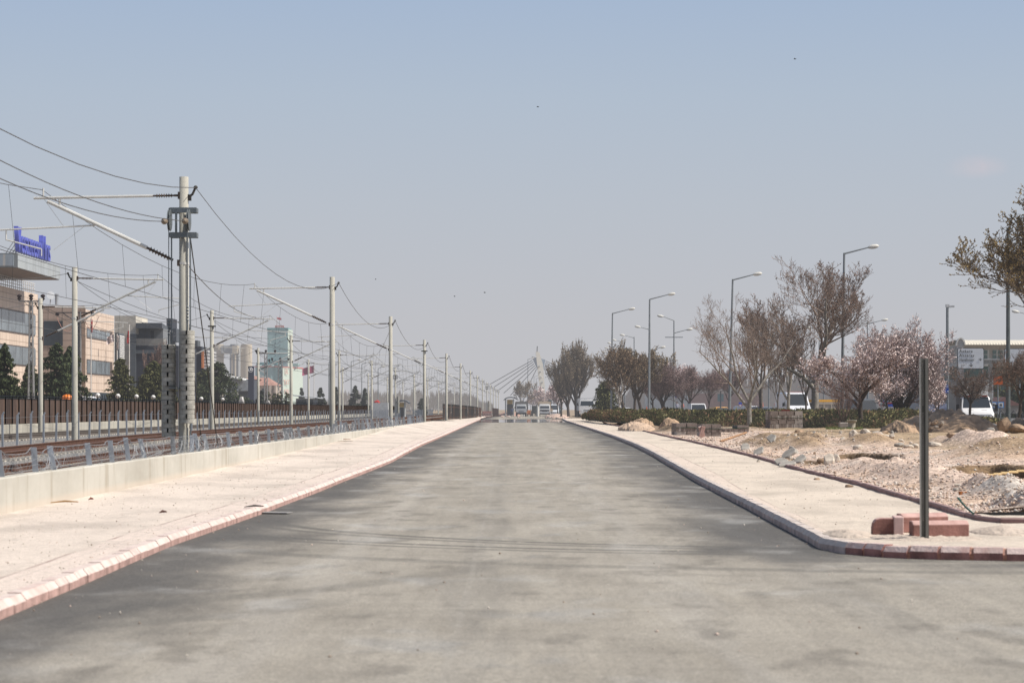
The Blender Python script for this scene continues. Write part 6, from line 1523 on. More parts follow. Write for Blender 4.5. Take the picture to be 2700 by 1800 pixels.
for i, (a, b_, c, d) in enumerate(((926,953,948,948),(954,960,975,954),(997,972,1012,966),(867,955,880,950))): lamp(a, a, b_, [(c, d)], ['thin lamp left of the third wall mast','thin lamp just right of the thin one near the third wall mast','thin lamp above the red crane arm','thin lamp behind the second wall mast'][i], y=430, group='distant street lamps beyond the railway')
# bare posts behind the junipers
for i, px in enumerate((2027,2172,2289,1900,1980)):
    y = 262; mb = MB(); mb.tube((0,0,0),(0,0,uz((1000 if px > 2000 else 1030),y)-G(y)),.09,.07,n=8); o = mb.build('steel_post', lampm(y)); o.location = (ux(px,y), y, G(y)); tag(o, ['pale post left of the white van','post between the tipper truck and the forked tree','post behind the dark van','green grey post behind the white pickup','thin post right of the white pickup'][i], 'post')
cp = empty('camera_pole', (ux(2498,175), 175, G(175)), 'slim grey pole with a surveillance camera on top above the blossom tree', 'camera pole')
mb = MB(); hz_ = uz(806,175)-G(175); mb.tube((0,0,0),(0,0,hz_),.13,.10,n=10); mb.build('pole', lampm(175), cp); mb = MB(); mb.box((.32,0,hz_-.05),(.36,.14,.13)); mb.tube((0,0,hz_-.1),(.25,0,hz_-.1),.04,n=6); mb.box((0,0,hz_),(.26,.2,.2)); mb.build('camera', Mh('cam_white', (.55,.55,.55), 175), cp)
lp = empty('street_lamp', (ux(2658,132), 132, G(132)), 'thick steel lamp pole rising into the large olive tree at the right', 'street lamp')
mb = MB(); mb.tube((0,0,0),(0,0,uz(600,132)-G(132)),.135,.09,n=12); mb.build('pole', M('lamp_steel_near', (.15,.17,.175), .4, metal=.4), lp); mb = MB(); mb.tube((0,0,.1),(0,0,.9),.15,.145,n=12); mb.build('base', M('lamp_steel_near', (.15,.17,.175), .4, metal=.4), lp)
lamp(2740,2740,835,[(2676,821)],'white lamp head showing below the olive tree at the right edge', y=230)
# ---- signs
def board(parent, O, name, x0, x1, y0, y1, y, mat, dep=.06, rnd_=.0):
    w_, h_ = PXM(x1-x0,y), PXM(y1-y0,y); n_ = 5; rr = rnd_; poly = []
    for cx_, cz_, a0 in ((w_/2-rr,h_/2-rr,0),(-w_/2+rr,h_/2-rr,90),(-w_/2+rr,-h_/2+rr,180),(w_/2-rr,-h_/2+rr,270)):
        for k in range(n_): a = R(a0+90*k/(n_-1)); poly.append((cx_+rr*math.cos(a), cz_+rr*math.sin(a)))
    mb = MB(); mb.prism(poly, 'y', -dep/2, dep/2); o = mb.build(name, mat, parent); o.location = (ux((x0+x1)/2,y)-O[0], y-O[1], uz((y0+y1)/2,y)-O[2]); return o
ys1 = 205; s1 = empty('direction_sign', (ux(2560,ys1), ys1, G(ys1)), 'large white direction sign reading Ankara, Aksaray and Havalimani', 'road sign'); O = s1.location
blk = Mh('sign_black', (.018,.018,.02), ys1); wht = Mh('sign_white_face', (.60,.61,.63), ys1, var=.05)
o = board(s1, O, 'border', 2524.5, 2594.5, 917, 972.5, ys1+.05, blk, .05, .13); o = board(s1, O, 'face', 2526, 2593, 918.5, 971, ys1-.01, wht, .05, .12)
for s_, py_, sz in (('Ankara', 929, 7.6), ('Aksaray', 940, 7.6), ('Havalimani', 951.5, 7.4)):
    text_obj('lettering', s_, PXM(sz,ys1)*1.38, blk, s1, (ux(2529.5,ys1)-O[0], -.055, uz(py_,ys1)-O[2]), (R(90),0,0), .006, 'LEFT', .96 if len(s_) < 8 else .80, 1.22 if len(s_) < 8 else 1.08, .002)
mb = MB(); c = Vector((ux(2584.5,ys1)-O[0], -.06, uz(948,ys1)-O[2])); s_ = PXM(1,ys1)
mb.prism([(c.x-.4*s_,c.z-4*s_),(c.x+.4*s_,c.z-4*s_),(c.x+.6*s_,c.z+3.5*s_),(c.x,c.z+4.4*s_),(c.x-.6*s_,c.z+3.5*s_)],'y',-.066,-.06); mb.prism([(c.x,c.z-2*s_),(c.x+4.6*s_,c.z+1.2*s_),(c.x+4.6*s_,c.z+2*s_),(c.x,c.z+.4*s_),(c.x-4.6*s_,c.z+2*s_),(c.x-4.6*s_,c.z+1.2*s_)],'y',-.068,-.0665)
mb.build('aeroplane_symbol', blk, s1)
mb = MB(); c = Vector((ux(2560,ys1)-O[0], -.06, uz(963,ys1)-O[2])); mb.prism([(c.x-.9*s_,c.z+1*s_),(c.x+.9*s_,c.z+1*s_),(c.x+.9*s_,c.z+6*s_),(c.x-.9*s_,c.z+6*s_)],'y',-.066,-.06); mb.prism([(c.x-6*s_,c.z+2*s_),(c.x,c.z-4*s_),(c.x+6*s_,c.z+2*s_),(c.x,c.z+.2*s_)],'y',-.069,-.0665); mb.build('arrow', blk, s1)
mb = MB()
for px in (2540, 2592): mb.ext(ux(px,ys1)-O[0]-.05, ux(px,ys1)-O[0]+.05, .06, .16, 0, uz(920,ys1)-O[2])
mb.build('support_post', lampm(ys1), s1)
s2 = empty('direction_sign', (ux(2680,210), 210, G(210)), 'second white sign board at the right edge behind the lamp pole', 'road sign'); O = s2.location
board(s2, O, 'border', 2648, 2722, 918.5, 975, 210.06, Mh('sign_black', (.018,.018,.02), 210), .05, .13); board(s2, O, 'face', 2649.5, 2720, 920, 973.5, 210, Mh('sign_white_face', (.60,.61,.63), 210, var=.05), .05, .12)
mb = MB(); mb.ext(ux(2690,210)-O[0]-.06, ux(2690,210)-O[0]+.06, .06, .18, 0, uz(925,210)-O[2]); mb.build('support_post', lampm(210), s2)
yg = 215; ga = empty('sign_gantry', (ux(2614,yg), yg, G(yg)), 'concrete gantry column with small white up arrow plates beside the direction sign', 'gantry'); O = ga.location
gm_ = Mh('gantry_concrete', (.33,.31,.28), yg, streak=.3)
for a in ((2608,2618,960,1085),(2594,2660,950,959)): pbox(ga, tuple(O), 'beam' if a[2] == 950 else 'column', *a, yg, .5, gm_)
pbox(ga, tuple(O), 'cross_rail', 2594, 2660, 946, 947.5, yg-.2, .2, Mh('rail_white', (.5,.5,.5), yg))
for k, py in enumerate((995, 1011, 1027, 1042)):
    pbox(ga, tuple(O), 'plate', 2607, 2619, py-7.2, py+7.2, yg-.12, .08, Mh('plate_white', (.52,.52,.52), yg)); s_ = PXM(1,yg); cx_, cz_ = ux(2613.5,yg)-O[0], uz(py,yg)-O[2]
    mb = MB(); mb.prism([(cx_-.55*s_,cz_-3.6*s_),(cx_+.55*s_,cz_-3.6*s_),(cx_+.55*s_,cz_+1*s_),(cx_+2.2*s_,cz_+.6*s_),(cx_,cz_+4.2*s_),(cx_-2.2*s_,cz_+.6*s_),(cx_-.55*s_,cz_+1*s_)],'y',-.16,-.125); mb.build('arrow', Mh('sign_black', (.018,.018,.02), yg), ga)
yo = 190; os_ = empty('orange_sign', (ux(2632,yo), yo, G(yo)), 'orange sign with a black diagonal arrow', 'road sign'); O = os_.location
pbox(os_, tuple(O), 'panel', 2620, 2644.5, 991.5, 1013.5, yo, .06, Mh('sign_orange', (.72,.13,.02), yo, var=.05))
mb = MB(); s_ = PXM(1,yo); cx_, cz_ = ux(2636.5,yo)-O[0], uz(1003.5,yo)-O[2]; u_ = Vector((.78,.62)); v_ = Vector((-.62,.78))
def q2(a, b_): return (cx_+(u_.x*a+v_.x*b_)*s_, cz_+(u_.y*a+v_.y*b_)*s_)
mb.prism([q2(-5.5,-.9), q2(1,-.9), q2(.5,-3.2), q2(5.5,0), q2(.5,3.2), q2(1,.9), q2(-5.5,.9)],'y',-.04,-.005); mb.build('arrow', Mh('sign_black', (.018,.018,.02), yo), os_)
text_obj('lettering', 'LARI', PXM(3.6,yo), Mh('sign_black', (.018,.018,.02), yo), os_, (ux(2626,yo)-O[0], -.02, uz(998,yo)-O[2]), (R(90),0,0), .01); 
mb = MB(); mb.tube((0,.1,0),(0,.1,uz(1012,yo)-O[2]),.05,n=8); mb.build('post', lampm(yo), os_)
def small_sign(name, x0, x1, y0, y1, y, label, face, inner=None, sym=None, border=None, group=None):
    r_ = empty(name, (ux((x0+x1)/2,y), y, G(y)), label, 'road sign', group); O = r_.location
    pbox(r_, tuple(O), 'panel', x0, x1, y0, y1, y, .05, Mh('sfc_%.2f%.2f' % (face[0],face[2]), face, y, var=.05))
    if inner: pbox(r_, tuple(O), 'inner_panel', x0+1.8, x1-1.8, y0+2, y1-2, y-.02, .015, Mh('sfi_%.2f' % inner[0], inner, y, var=.05))
    if sym == 'camera':
        mb = MB(); s_ = PXM(1,y); cx_, cz_ = 0, uz((y0+y1)/2,y)-O[2]; mb.ext(-2.8*s_, 2.2*s_, -.05, -.025, cz_-.5*s_, cz_+2.4*s_); mb.ext(-1.2*s_, 3.4*s_, -.05, -.025, cz_-2.8*s_, cz_-.9*s_); mb.build('camera_symbol', Mh('sign_black', (.018,.018,.02), y), r_)
    if sym == 'lines':
        mb = MB(); s_ = PXM(1,y); w_ = (x1-x0)/2
        for k, (a, b_) in enumerate(((-.8,.75),(-.75,.8),(-.6,.7))): 
            for j in range(6): mb.ext((a+(b_-a)*j/6)*w_*s_, (a+(b_-a)*(j+.7)/6)*w_*s_, -.03, -.005, uz(y0+2.6+3.4*k,y)-O[2]-.6*s_, uz(y0+2.6+3.4*k,y)-O[2]+.9*s_) if k < 2 else None
        mb.prism([(-4*s_,uz(y1-4.6,y)-O[2]),(0,uz(y1-2.4,y)-O[2]),(4*s_,uz(y1-4.6,y)-O[2]),(0,uz(y1-6.8,y)-O[2])],'y',-.03,-.005); mb.build('lettering', Mh('sign_white_face', (.60,.61,.63), y), r_)
    mb = MB(); mb.tube((0,.1,0),(0,.1,uz(y1-2,y)-O[2]),.035,n=6); mb.build('post', lampm(y), r_); return r_
SB = (.02,.10,.50)
small_sign('blue_sign', 2487, 2513, 1015, 1036, 174.5, 'blue sign with white writing fixed on the camera pole', (.025,.09,.42), sym='lines')
small_sign('camera_sign', 2612, 2628, 1059, 1075, 170, 'blue framed camera sign partly hidden by the truck mirror', (.03,.22,.55), (.6,.6,.6), 'camera'); small_sign('camera_sign', 2631, 2647, 1059, 1075, 170, 'blue framed camera sign between the box truck and the lamp pole', (.03,.22,.55), (.6,.6,.6), 'camera')
small_sign('camera_sign', 2329, 2342, 1045, 1061, 215, 'blue framed camera sign beside the round speed limit signs', (.03,.22,.55), (.6,.6,.6), 'camera')
small_sign('blue_sign', 2318, 2333, 1032, 1041, 214, 'small blue sign above the round speed limit signs', SB, sym=None); rb = small_sign('street_sign', 2340, 2355, 1062, 1072, 200, 'small red and blue street name sign by a slanting tree stem', SB)
pbox(rb, tuple(rb.location), 'red_strip', 2340, 2355, 1061, 1064, 199.97, .04, Mh('sign_red', (.5,.04,.04), 200))
small_sign('blue_sign', 2376, 2382, 1062, 1068, 210, 'tiny blue sign behind the thick blossom tree', SB); small_sign('blue_sign', 1948, 1956, 1060, 1071, 240, 'tiny blue sign right of the white pickup', SB); small_sign('blue_sign', 1774, 1786, 1034, 1048, 300, 'dark blue sign behind the pink brown trees', (.04,.07,.2)); small_sign('grey_sign', 1892, 1908, 1038, 1058, 300, 'back of a square grey green sign right of the pickup', (.14,.19,.2))
def speed_sign(px, py, rpx, y, digits, label, name='speed_limit_sign'):
    r_ = empty(name, (ux(px,y), y, G(y)), label, 'road sign', 'round speed limit signs'); O = r_.location; z = uz(py,y)-O[2]; rr = PXM(rpx,y)
    mb = MB(); mb.lathe((0,0,z), [(rr,0),(rr,.04)], 24, (0,1,0)); mb.build('red_ring', Mh('sign_red', (.5,.04,.04), y), r_); mb = MB(); mb.lathe((0,-.012,z), [(rr*.76,0),(rr*.76,.01)], 24, (0,1,0)); mb.build('disc', Mh('sign_white_face', (.60,.61,.63), y), r_)
    if digits: text_obj('digits', digits, rr*1.3, Mh('sign_black', (.018,.018,.02), y), r_, (0,-.02,z-rr*.45), (R(90),0,0), .004, bold=.01)
    mb = MB(); mb.tube((0,.08,0),(0,.08,z),.035,n=6); mb.build('post', lampm(y), r_)
speed_sign(2324, 1050, 7, 212, '4', 'upper round red ringed sign showing 4'); speed_sign(2324, 1064, 7, 212.3, '6', 'lower round red ringed sign showing 6')
speed_sign(1952, 1069, 4, 238, '', 'small round red ringed sign right of the white pickup'); speed_sign(2045, 1067, 4, 260, '', 'small round red ringed sign left of the white van')
# banner barrier
ba = empty('banner_fence', (ux(2480,172), 172, G(172)), 'pale blue and white cloth banner on a grey tube frame left of the truck', 'banner'); O = tuple(ba.location)
pbox(ba, O, 'blue_cloth', 2440, 2496, 1063, 1110, 172, .03, Mh('banner_blue', (.30,.33,.46), 172, var=.18, scale=1.2)); pbox(ba, O, 'white_cloth', 2505, 2522, 1065, 1110, 172, .03, Mh('banner_white', (.52,.53,.56), 172, var=.15, scale=3)); pbox(ba, O, 'frame', 2500, 2529, 1062, 1064, 171.9, .06, lampm(172)); pbox(ba, O, 'frame', 2526.5, 2529, 1063, 1110, 171.9, .06, lampm(172))
for k, s_ in enumerate(('KONYA BEL','TRAMVAY')): text_obj('lettering', s_, PXM(7,172), Mh('banner_letters', (.42,.43,.52), 172), ba, (ux(2468,172)-O[0], -.03, uz(1076+k*10,172)-O[2]), (R(90),0,0), .004, bold=.01) if False else None
# buildings on the right
yr = 300; rb_ = empty('terminal_building', (ux(2600,yr), yr, .3), 'cream building with a long arched white ribbed roof and green glass', 'building'); O = tuple(rb_.location)
cr2 = Mh('wall_cream', (.40,.375,.33), yr, var=.08); grn = Mh('green_glass', (.035,.10,.09), yr, rough=.2, spec=.7)
pbox(rb_, O, 'wall', 2536, 2760, 907, 1000, yr+1, 12, cr2); pbox(rb_, O, 'lower_wall', 2536, 2760, 963, 1085, yr+.5, 12, Mh('green_wall', (.05,.11,.10), yr, var=.2)); pbox(rb_, O, 'ledge', 2536, 2760, 958, 965, yr, 13, Mh('ledge_white', (.5,.49,.46), yr))
for a, b_ in ((2595,2608),(2620,2632),(2634,2648),(2664,2676),(2678,2692)):
    f_ = pbox(rb_, O, 'window', a, b_, 922, 946, yr+.9, .1, Mh('frame_white', (.5,.5,.48), yr)); 
    bl(lambda m: (m.ext(ux(a+.8,yr), ux(b_-.8,yr), yr+.86, yr+.9, uz(934,yr)+.05, uz(923,yr)), m.ext(ux(a+.8,yr), ux(b_-.8,yr), yr+.86, yr+.9, uz(945,yr), uz(935,yr))), 'pane', grn, f_, O)
mb = MB(); n_a = 12; y0_, vs, fs = yr, [], []
xa_, xb2 = ux(2541,yr)-O[0], ux(2760,yr)-O[0]; ze, zt = uz(909,yr)-O[2], uz(893,yr)-O[2]; NR = 60
for i in range(NR+1):
    x = xa_+(xb2-xa_)*i/NR
    for k in range(n_a+1):
        a = math.pi*k/n_a; rr = 1+(.012 if i % 2 else 0); vs.append((x, 6.5-7.3*math.cos(a)*rr, ze+(zt-ze)*math.sin(a)*rr))
for i in range(NR):
    for k in range(n_a): q = i*(n_a+1)+k; fs.append((q,q+1,q+n_a+2,q+n_a+1))
mb.add(vs, fs); mb.build('roof', Mh('roof_ribbed', (.62,.575,.48), yr, var=.05), rb_)
mb = MB()
def arc(px_l, px_r, pt, pb, y):
    return [(ux((px_l+px_r)/2,y)-O[0]+PXM((px_r-px_l)/2,y)*math.cos(math.pi*k/12), uz(pb,y)-O[2]+PXM(pb-pt,y)*math.sin(math.pi*k/12)) for k in range(13)]
mb.prism(arc(2522,2543,893,912,yr-.2), 'y', -.3, .2); mb.ext(ux(2524,yr)-O[0], ux(2541,yr)-O[0], -.2, .2, 0, uz(911,yr)-O[2]); mb.build('gable', Mh('gable_grey', (.38,.39,.40), yr), rb_)
mb = MB(); A = arc(2520,2545,890,911,yr-.3); B = arc(2522.5,2542.5,893,911,yr-.3)
mb.add([(x,-.6,z) for x, z in A]+[(x,-.6,z) for x, z in B]+[(x,0,z) for x, z in A], [(k,k+1,13+k+1,13+k) for k in range(12)]+[(k,26+k,26+k+1,k+1) for k in range(12)]); mb.build('gable_trim', Mh('trim_white', (.6,.58,.54), yr), rb_)
gb = empty('grey_building', (ux(2500,330), 330, .3), 'low grey building behind the camera pole and blossom tree', 'building'); O2 = tuple(gb.location)
bl(lambda m: m.prism([(ux(2445,330), uz(1085,330)), (ux(2445,330), uz(962,330)), (ux(2524,330), uz(950,330)), (ux(2524,330), uz(1085,330))], 'y', 330, 345), 'wall', Mh('grey_wall', (.30,.31,.33), 330, var=.08), gb, O2)
for a in (2468, 2490, 2508): pbox(gb, O2, 'window', a, a+9, 975, 990, 329.9, .08, Mh('dull_glass', (.16,.18,.20), 330))
hu = empty('hut', (ux(2655,240), 240, .3), 'small hut with a dull red pitched roof behind the iron fence', 'building'); O2 = tuple(hu.location)
pbox(hu, O2, 'wall', 2625, 2690, 1068, 1090, 240, 5, Mh('hut_wall', (.30,.27,.24), 240)); bl(lambda m: m.prism([(ux(2618,240), uz(1070,240)), (ux(2646,240), uz(1046,240)), (ux(2693,240), uz(1068,240))], 'y', 239.5, 246), 'roof', Mh('hut_roof', (.20,.10,.085), 240), hu, O2)
fe = empty('iron_fence', (ux(2660,165), 165, G(165)), 'dark wrought iron fence with pointed arches beside the lamp pole', 'fence'); O2 = fe.location; mb = MB(); zt = uz(1082,165)-O2[2]
for k in range(7):
    x = ux(2617+16*k,165)-O2[0]; w_ = PXM(16,165); mb.tube((x,0,0),(x,0,zt*.72),.03,n=5)
    mb.path([(x,0,zt*.72),(x+w_*.22,0,zt*.9),(x+w_*.5,0,zt)], .03, 4); mb.path([(x+w_,0,zt*.72),(x+w_*.78,0,zt*.9),(x+w_*.5,0,zt)], .03, 4)
    for j in range(1,5): mb.tube((x+w_*j/5,0,0),(x+w_*j/5,0,zt*.62),.012,n=3)
    mb.tube((x,0,zt*.62),(x+w_,0,zt*.62),.02,n=4)
mb.build('frame', M('iron_dark', (.05,.05,.055), .6, haze=.07), fe)
pw = MB(); pw.ext(ux(1815,360), ux(2010,360), 360, 360.4, 0, uz(1037,360)); o = pw.build('perimeter_wall', Mh('mauve_wall', (.27,.19,.175), 360, var=.1)); tag(o, 'long dull mauve wall behind the white pickup', 'wall')
pw = MB(); pw.ext(ux(1700,365), ux(1850,365), 365, 365.4, 0, uz(1042,365)); o = pw.build('site_hoarding', Mh('hoarding_grey', (.36,.37,.38), 365, var=.15, scale=.5)); tag(o, 'pale grey hoarding behind the pinkish trees in the middle', 'fence')
for i, (px, pt, wpx, y, c, lb) in enumerate(((2628,1012,30,260,1,'olive conifer behind the orange sign'),(2668,1000,44,255,0,'dark tall conifer behind the lamp pole at the right'),(2700,1006,50,250,0,'dark conifer at the right edge'),(2645,1030,30,262,1,'low olive conifer above the hut'))):
    make_conifer(at_px(px, y), hgt(pt, y), PXM(wpx, y)*1.4, lb, px, 'conifers behind the orange sign', 4200, .5, .25, c)
make_conifer(at_px(1600, 275), hgt(1005, 275), PXM(95,275)*1.2, 'round green pine left of the leaning brown trunks', 77, 'pines', 12000, .5, .19, 1, 'pine_tree')
# ---- bridge pylon
yb = 1500; br_ = empty('bridge_pylon', (ux(1432,yb), yb, 0), 'leaning pale bridge pylon with blue grey wings and fans of stay cables', 'bridge'); O = tuple(br_.location)
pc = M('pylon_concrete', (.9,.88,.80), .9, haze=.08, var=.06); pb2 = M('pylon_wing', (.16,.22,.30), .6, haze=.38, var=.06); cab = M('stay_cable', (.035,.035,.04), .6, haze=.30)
q = lambda px, py: (ux(px,yb)-O[0], uz(py,yb)-O[2])
mb = MB(); mb.prism([q(1412.5,927), q(1422,928), q(1431.5,960), q(1439,1050), q(1428,1050), q(1419.5,990), q(1415,950)], 'y', 0, 9); mb.build('tower', pc, br_)
mb = MB()
for k in range(5): a_, b_ = q(1418+k*2.6,965+k*14), q(1424+k*2.6,967+k*14); mb.ext(a_[0], b_[0], -.4, -.05, b_[1], a_[1])
mb.build('tower_slot', M('slot_grey', (.12,.13,.15), .8, haze=.42), br_)
mb = MB(); mb.prism([q(1402,939), q(1416,943), q(1422,982), q(1419,978)], 'y', 2, 7); mb.prism([q(1424,944), q(1438,948), q(1431,982), q(1428,975)], 'y', 2, 7); mb.build('wing', pb2, br_)
mb = MB(); a_, b_ = q(1416,928), q(1417,912); mb.tube((a_[0],4,a_[1]), (b_[0],4,b_[1]), .3, n=4); mb.build('antenna', cab, br_)
for i in range(6):
    a_ = q(1404+i*2.2, 949+i*4.6); b_ = q([1291,1299,1312,1328,1346,1378][i], [1013,1022,1030,1036,1042,1048][i]); mb = MB(); mb.tube((a_[0],4,a_[1]), (b_[0],4,b_[1]), .20, n=4); mb.build('stay_cable', cab, br_)
    a_ = q(1439-i*.9, 951+i*3.8); b_ = q([1530,1515,1500,1488,1478,1468][i], [992,1004,1014,1024,1034,1046][i]); mb = MB(); mb.tube((a_[0],4,a_[1]), (b_[0],4,b_[1]), .20, n=4); mb.build('stay_cable', cab, br_)
# ------------------------------------------------------------------ trees on the right
GT = 'bare and blossoming trees between site and main road'
def T(name, px, y, ptop, wpx, label, seed, **kw):
    k = dict(levels=3); k.update(kw); return make_tree(name, at_px(px, y, .33), hgt(ptop, y)-.33, PXM(wpx, y), label, '', seed, group=GT, D=PXM(wpx,y)*.9, **k)
OL = dict(bark='dark', twig='twig', leaf='greyolive', per=3, lsize=.13, kids=(9,8,5), spread=.75, up=.42, limbs=6, r0=.022, minr=.0011)
T('leafing_tree', 1499, 365, 925, 78, 'tall brown crowned tree at the left end, next to the white trucks', 31, trunk=.14, multi=1, lean=-.12, **OL)
T('leafing_tree', 1523, 362, 903, 105, 'broad brown crowned tree with a thick dark trunk at the curb', 32, trunk=.16, multi=2, **OL)
T('leafing_tree', 1480, 368, 985, 40, 'small thin tree left of the broad brown crowned tree', 33, trunk=.3, **OL)
T('leafing_tree', 1632, 236, 918, 125, 'birch like tree with pale stem and brown buds', 34, trunk=.22, limbs=6, bark='birch', twig='twig', leaf='bud', per=3, lsize=.10, kids=(9,8,5), spread=.8, up=.3, r0=.016)
T('leafing_tree', 1652, 262, 920, 125, 'dark leaning trunk with brown crown behind the birch like tree', 35, trunk=.30, lean=-.35, **OL)
T('leafing_tree', 1672, 268, 935, 80, 'middle dark trunk of the brown group', 36, trunk=.36, lean=.05, **OL)
T('leafing_tree', 1694, 252, 907, 140, 'right dark trunk with the highest brown crown of the group', 37, trunk=.28, lean=-.25, **OL)
PB = dict(bark='dark', twig='twigred', leaf='pinkdeep', per=1, lsize=.065, kids=(10,9,6), spread=.85, up=.35, limbs=7, r0=.02, minr=.0011)
T('plum_tree', 1722, 275, 975, 90, 'reddish twigged tree with faint pink buds beside the brown group', 38, trunk=.3, **PB)
T('plum_tree', 1758, 258, 958, 110, 'dense purple brown tree in the middle of the row', 39, trunk=.22, multi=2, **PB)
T('blossom_tree', 1800, 285, 960, 105, 'pale pink blossoming tree behind the purple brown tree', 40, trunk=.3, bark='dark', twig='twigred', leaf='blossom', per=3, lsize=.17, kids=(8,7,5), spread=.85, up=.3, limbs=6, r0=.018, minr=.0011)
T('plum_tree', 1818, 262, 965, 85, 'forked dark tree left of the white pickup', 41, trunk=.28, **PB)
T('plum_tree', 1862, 258, 975, 95, 'thin dark tree in front of the white pickup', 42, trunk=.34, lean=.2, **{**PB, 'r0':.012})
T('plum_tree', 1925, 262, 965, 100, 'thin dark tree right of the white pickup', 43, trunk=.34, **{**PB, 'r0':.013})
PL = dict(bark='plane', twig='twigpale', leaf='budred', levels=4, kids=(8,7,6,4), spread=.75, up=.32, limbs=5, r0=.018, minr=.0009, wig=.24)
T('bare_tree', 1975, 143, 782, 330, 'large pale barked bare tree with wide spreading limbs', 46, trunk=.16, **{**PL, 'spread':1.0, 'up':.24, 'leaf':None, 'kids':(7,6,5,3), 'minr':.0008})
T('bare_tree', 2008, 152, 820, 115, 'slim bare tree directly behind the pale barked tree', 47, trunk=.25, per=1, lsize=.05, leaf_lv=3, **{**PL, 'levels':3, 'kids':(7,6,4), 'bark':'grey', 'twig':'twig'})
T('bare_tree', 2147, 158, 700, 340, 'largest bare tree, dark trunk forking low into two limbs', 52, trunk=.24, per=1, lsize=.075, leaf_lv=3, **{**PL, 'bark':'plane', 'twig':'twigpale', 'up':.46, 'kids':(8,7,6,3), 'r0':.024, 'spread':.9})
T('bare_tree', 2078, 185, 850, 130, 'mottled pale trunk tree left of the white van', 49, trunk=.26, per=1, lsize=.06, **{**PL, 'levels':3, 'kids':(8,7,5)})
T('bare_tree', 2052, 190, 930, 60, 'thin sapling between the block stack and the white van', 50, trunk=.3, per=1, lsize=.06, leaf='budred', twig='twig', r0=.012, kids=(6,6,4))
T('bare_tree', 2124, 165, 900, 70, 'thin stem just left of the largest bare tree trunk', 51, trunk=.3, per=1, lsize=.06, leaf='budred', twig='twig', r0=.013, kids=(6,6,4))
BL = dict(bark='dark', twig='twigred', leaf='blossom', kids=(10,9,6), spread=.9, up=.28, limbs=7, r0=.026, minr=.0011, per=2, lsize=.085)
T('blossom_tree', 2268, 134, 890, 250, 'pink blossoming tree with dark forked trunk left of the thick one', 53, trunk=.24, **BL)
T('blossom_tree', 2376, 150, 862, 215, 'largest pink blossoming tree with several stems behind the metal post', 54, trunk=.12, multi=3, **{**BL, 'r0':.02})
T('blossom_tree', 2352, 146, 985, 90, 'small slanting stem under the pink blossom trees', 55, trunk=.4, lean=-.25, **{**BL, 'r0':.016, 'kids':(7,6,4), 'per':1})
T('shrub', 2222, 130, 1000, 85, 'bare reddish shrub with upright twigs left of the pink blossoming tree', 56, trunk=.05, bark='twigred' if False else 'dark', twig='twigred', leaf=None, kids=(5,4,3), spread=.55, up=.5, limbs=7, multi=2, r0=.012)
UM = dict(bark='dark', twig='twig', leaf='budred', kids=(9,8,6), spread=1.15, up=.25, limbs=8, r0=.022, minr=.0013, per=1, lsize=.045)
T('umbrella_tree', 2556, 146, 965, 135, 'dark umbrella shaped bare tree in front of the white box truck', 58, trunk=.42, **UM)
T('umbrella_tree', 2686, 126, 925, 150, 'dark round crowned bare tree with leaning trunk at the right edge', 59, trunk=.40, lean=.12, **UM)
T('blossom_tree', 2472, 152, 992, 50, 'low pink blossoming branches beside the blue sign', 60, trunk=.2, **{**BL, 'r0':.014, 'kids':(7,6,5)})
# the big leafing tree that hangs into the picture from the right
make_tree('olive_tree', (ux(2912,112), 112, .3), hgt(515,112), 9.0, 'large tree with olive brown young leaves reaching in from the right edge', '', 71, group=None, D=8, bark='dark', twig='twig', leaf='olive', per=7, lsize=.062, leaf_lv=2, levels=4, kids=(9,8,6,3), spread=.80, up=.44, droop=.10, limbs=10, trunk=.38, r0=.026, minr=.0009)
# far end of the street
T('bare_tree', 1380, 540, 1005, 60, 'distant bare tree behind the tipper truck', 65, trunk=.2, bark='grey', twig='twig', leaf='greyolive', per=1, lsize=.25, kids=(7,6,4), r0=.02, minr=.003)
T('blossom_tree', 1440, 520, 1020, 70, 'distant pink blossoming tree above the white truck', 66, trunk=.2, bark='grey', twig='twigred', leaf='blossom', per=2, lsize=.3, kids=(7,6,4), r0=.02, minr=.003)
T('blossom_tree', 1412, 560, 1030, 50, 'distant pink blossoming tree at the foot of the bridge pylon', 67, trunk=.2, bark='grey', twig='twigred', leaf='blossom', per=2, lsize=.3, kids=(7,6,4), r0=.02, minr=.003)
T('plum_tree', 1470, 430, 1015, 48, 'distant reddish tree left of the brown crowned trees', 68, trunk=.3, bark='dark', twig='twigred', leaf='pinkdeep', per=1, lsize=.2, kids=(7,6,4), r0=.02, minr=.003)

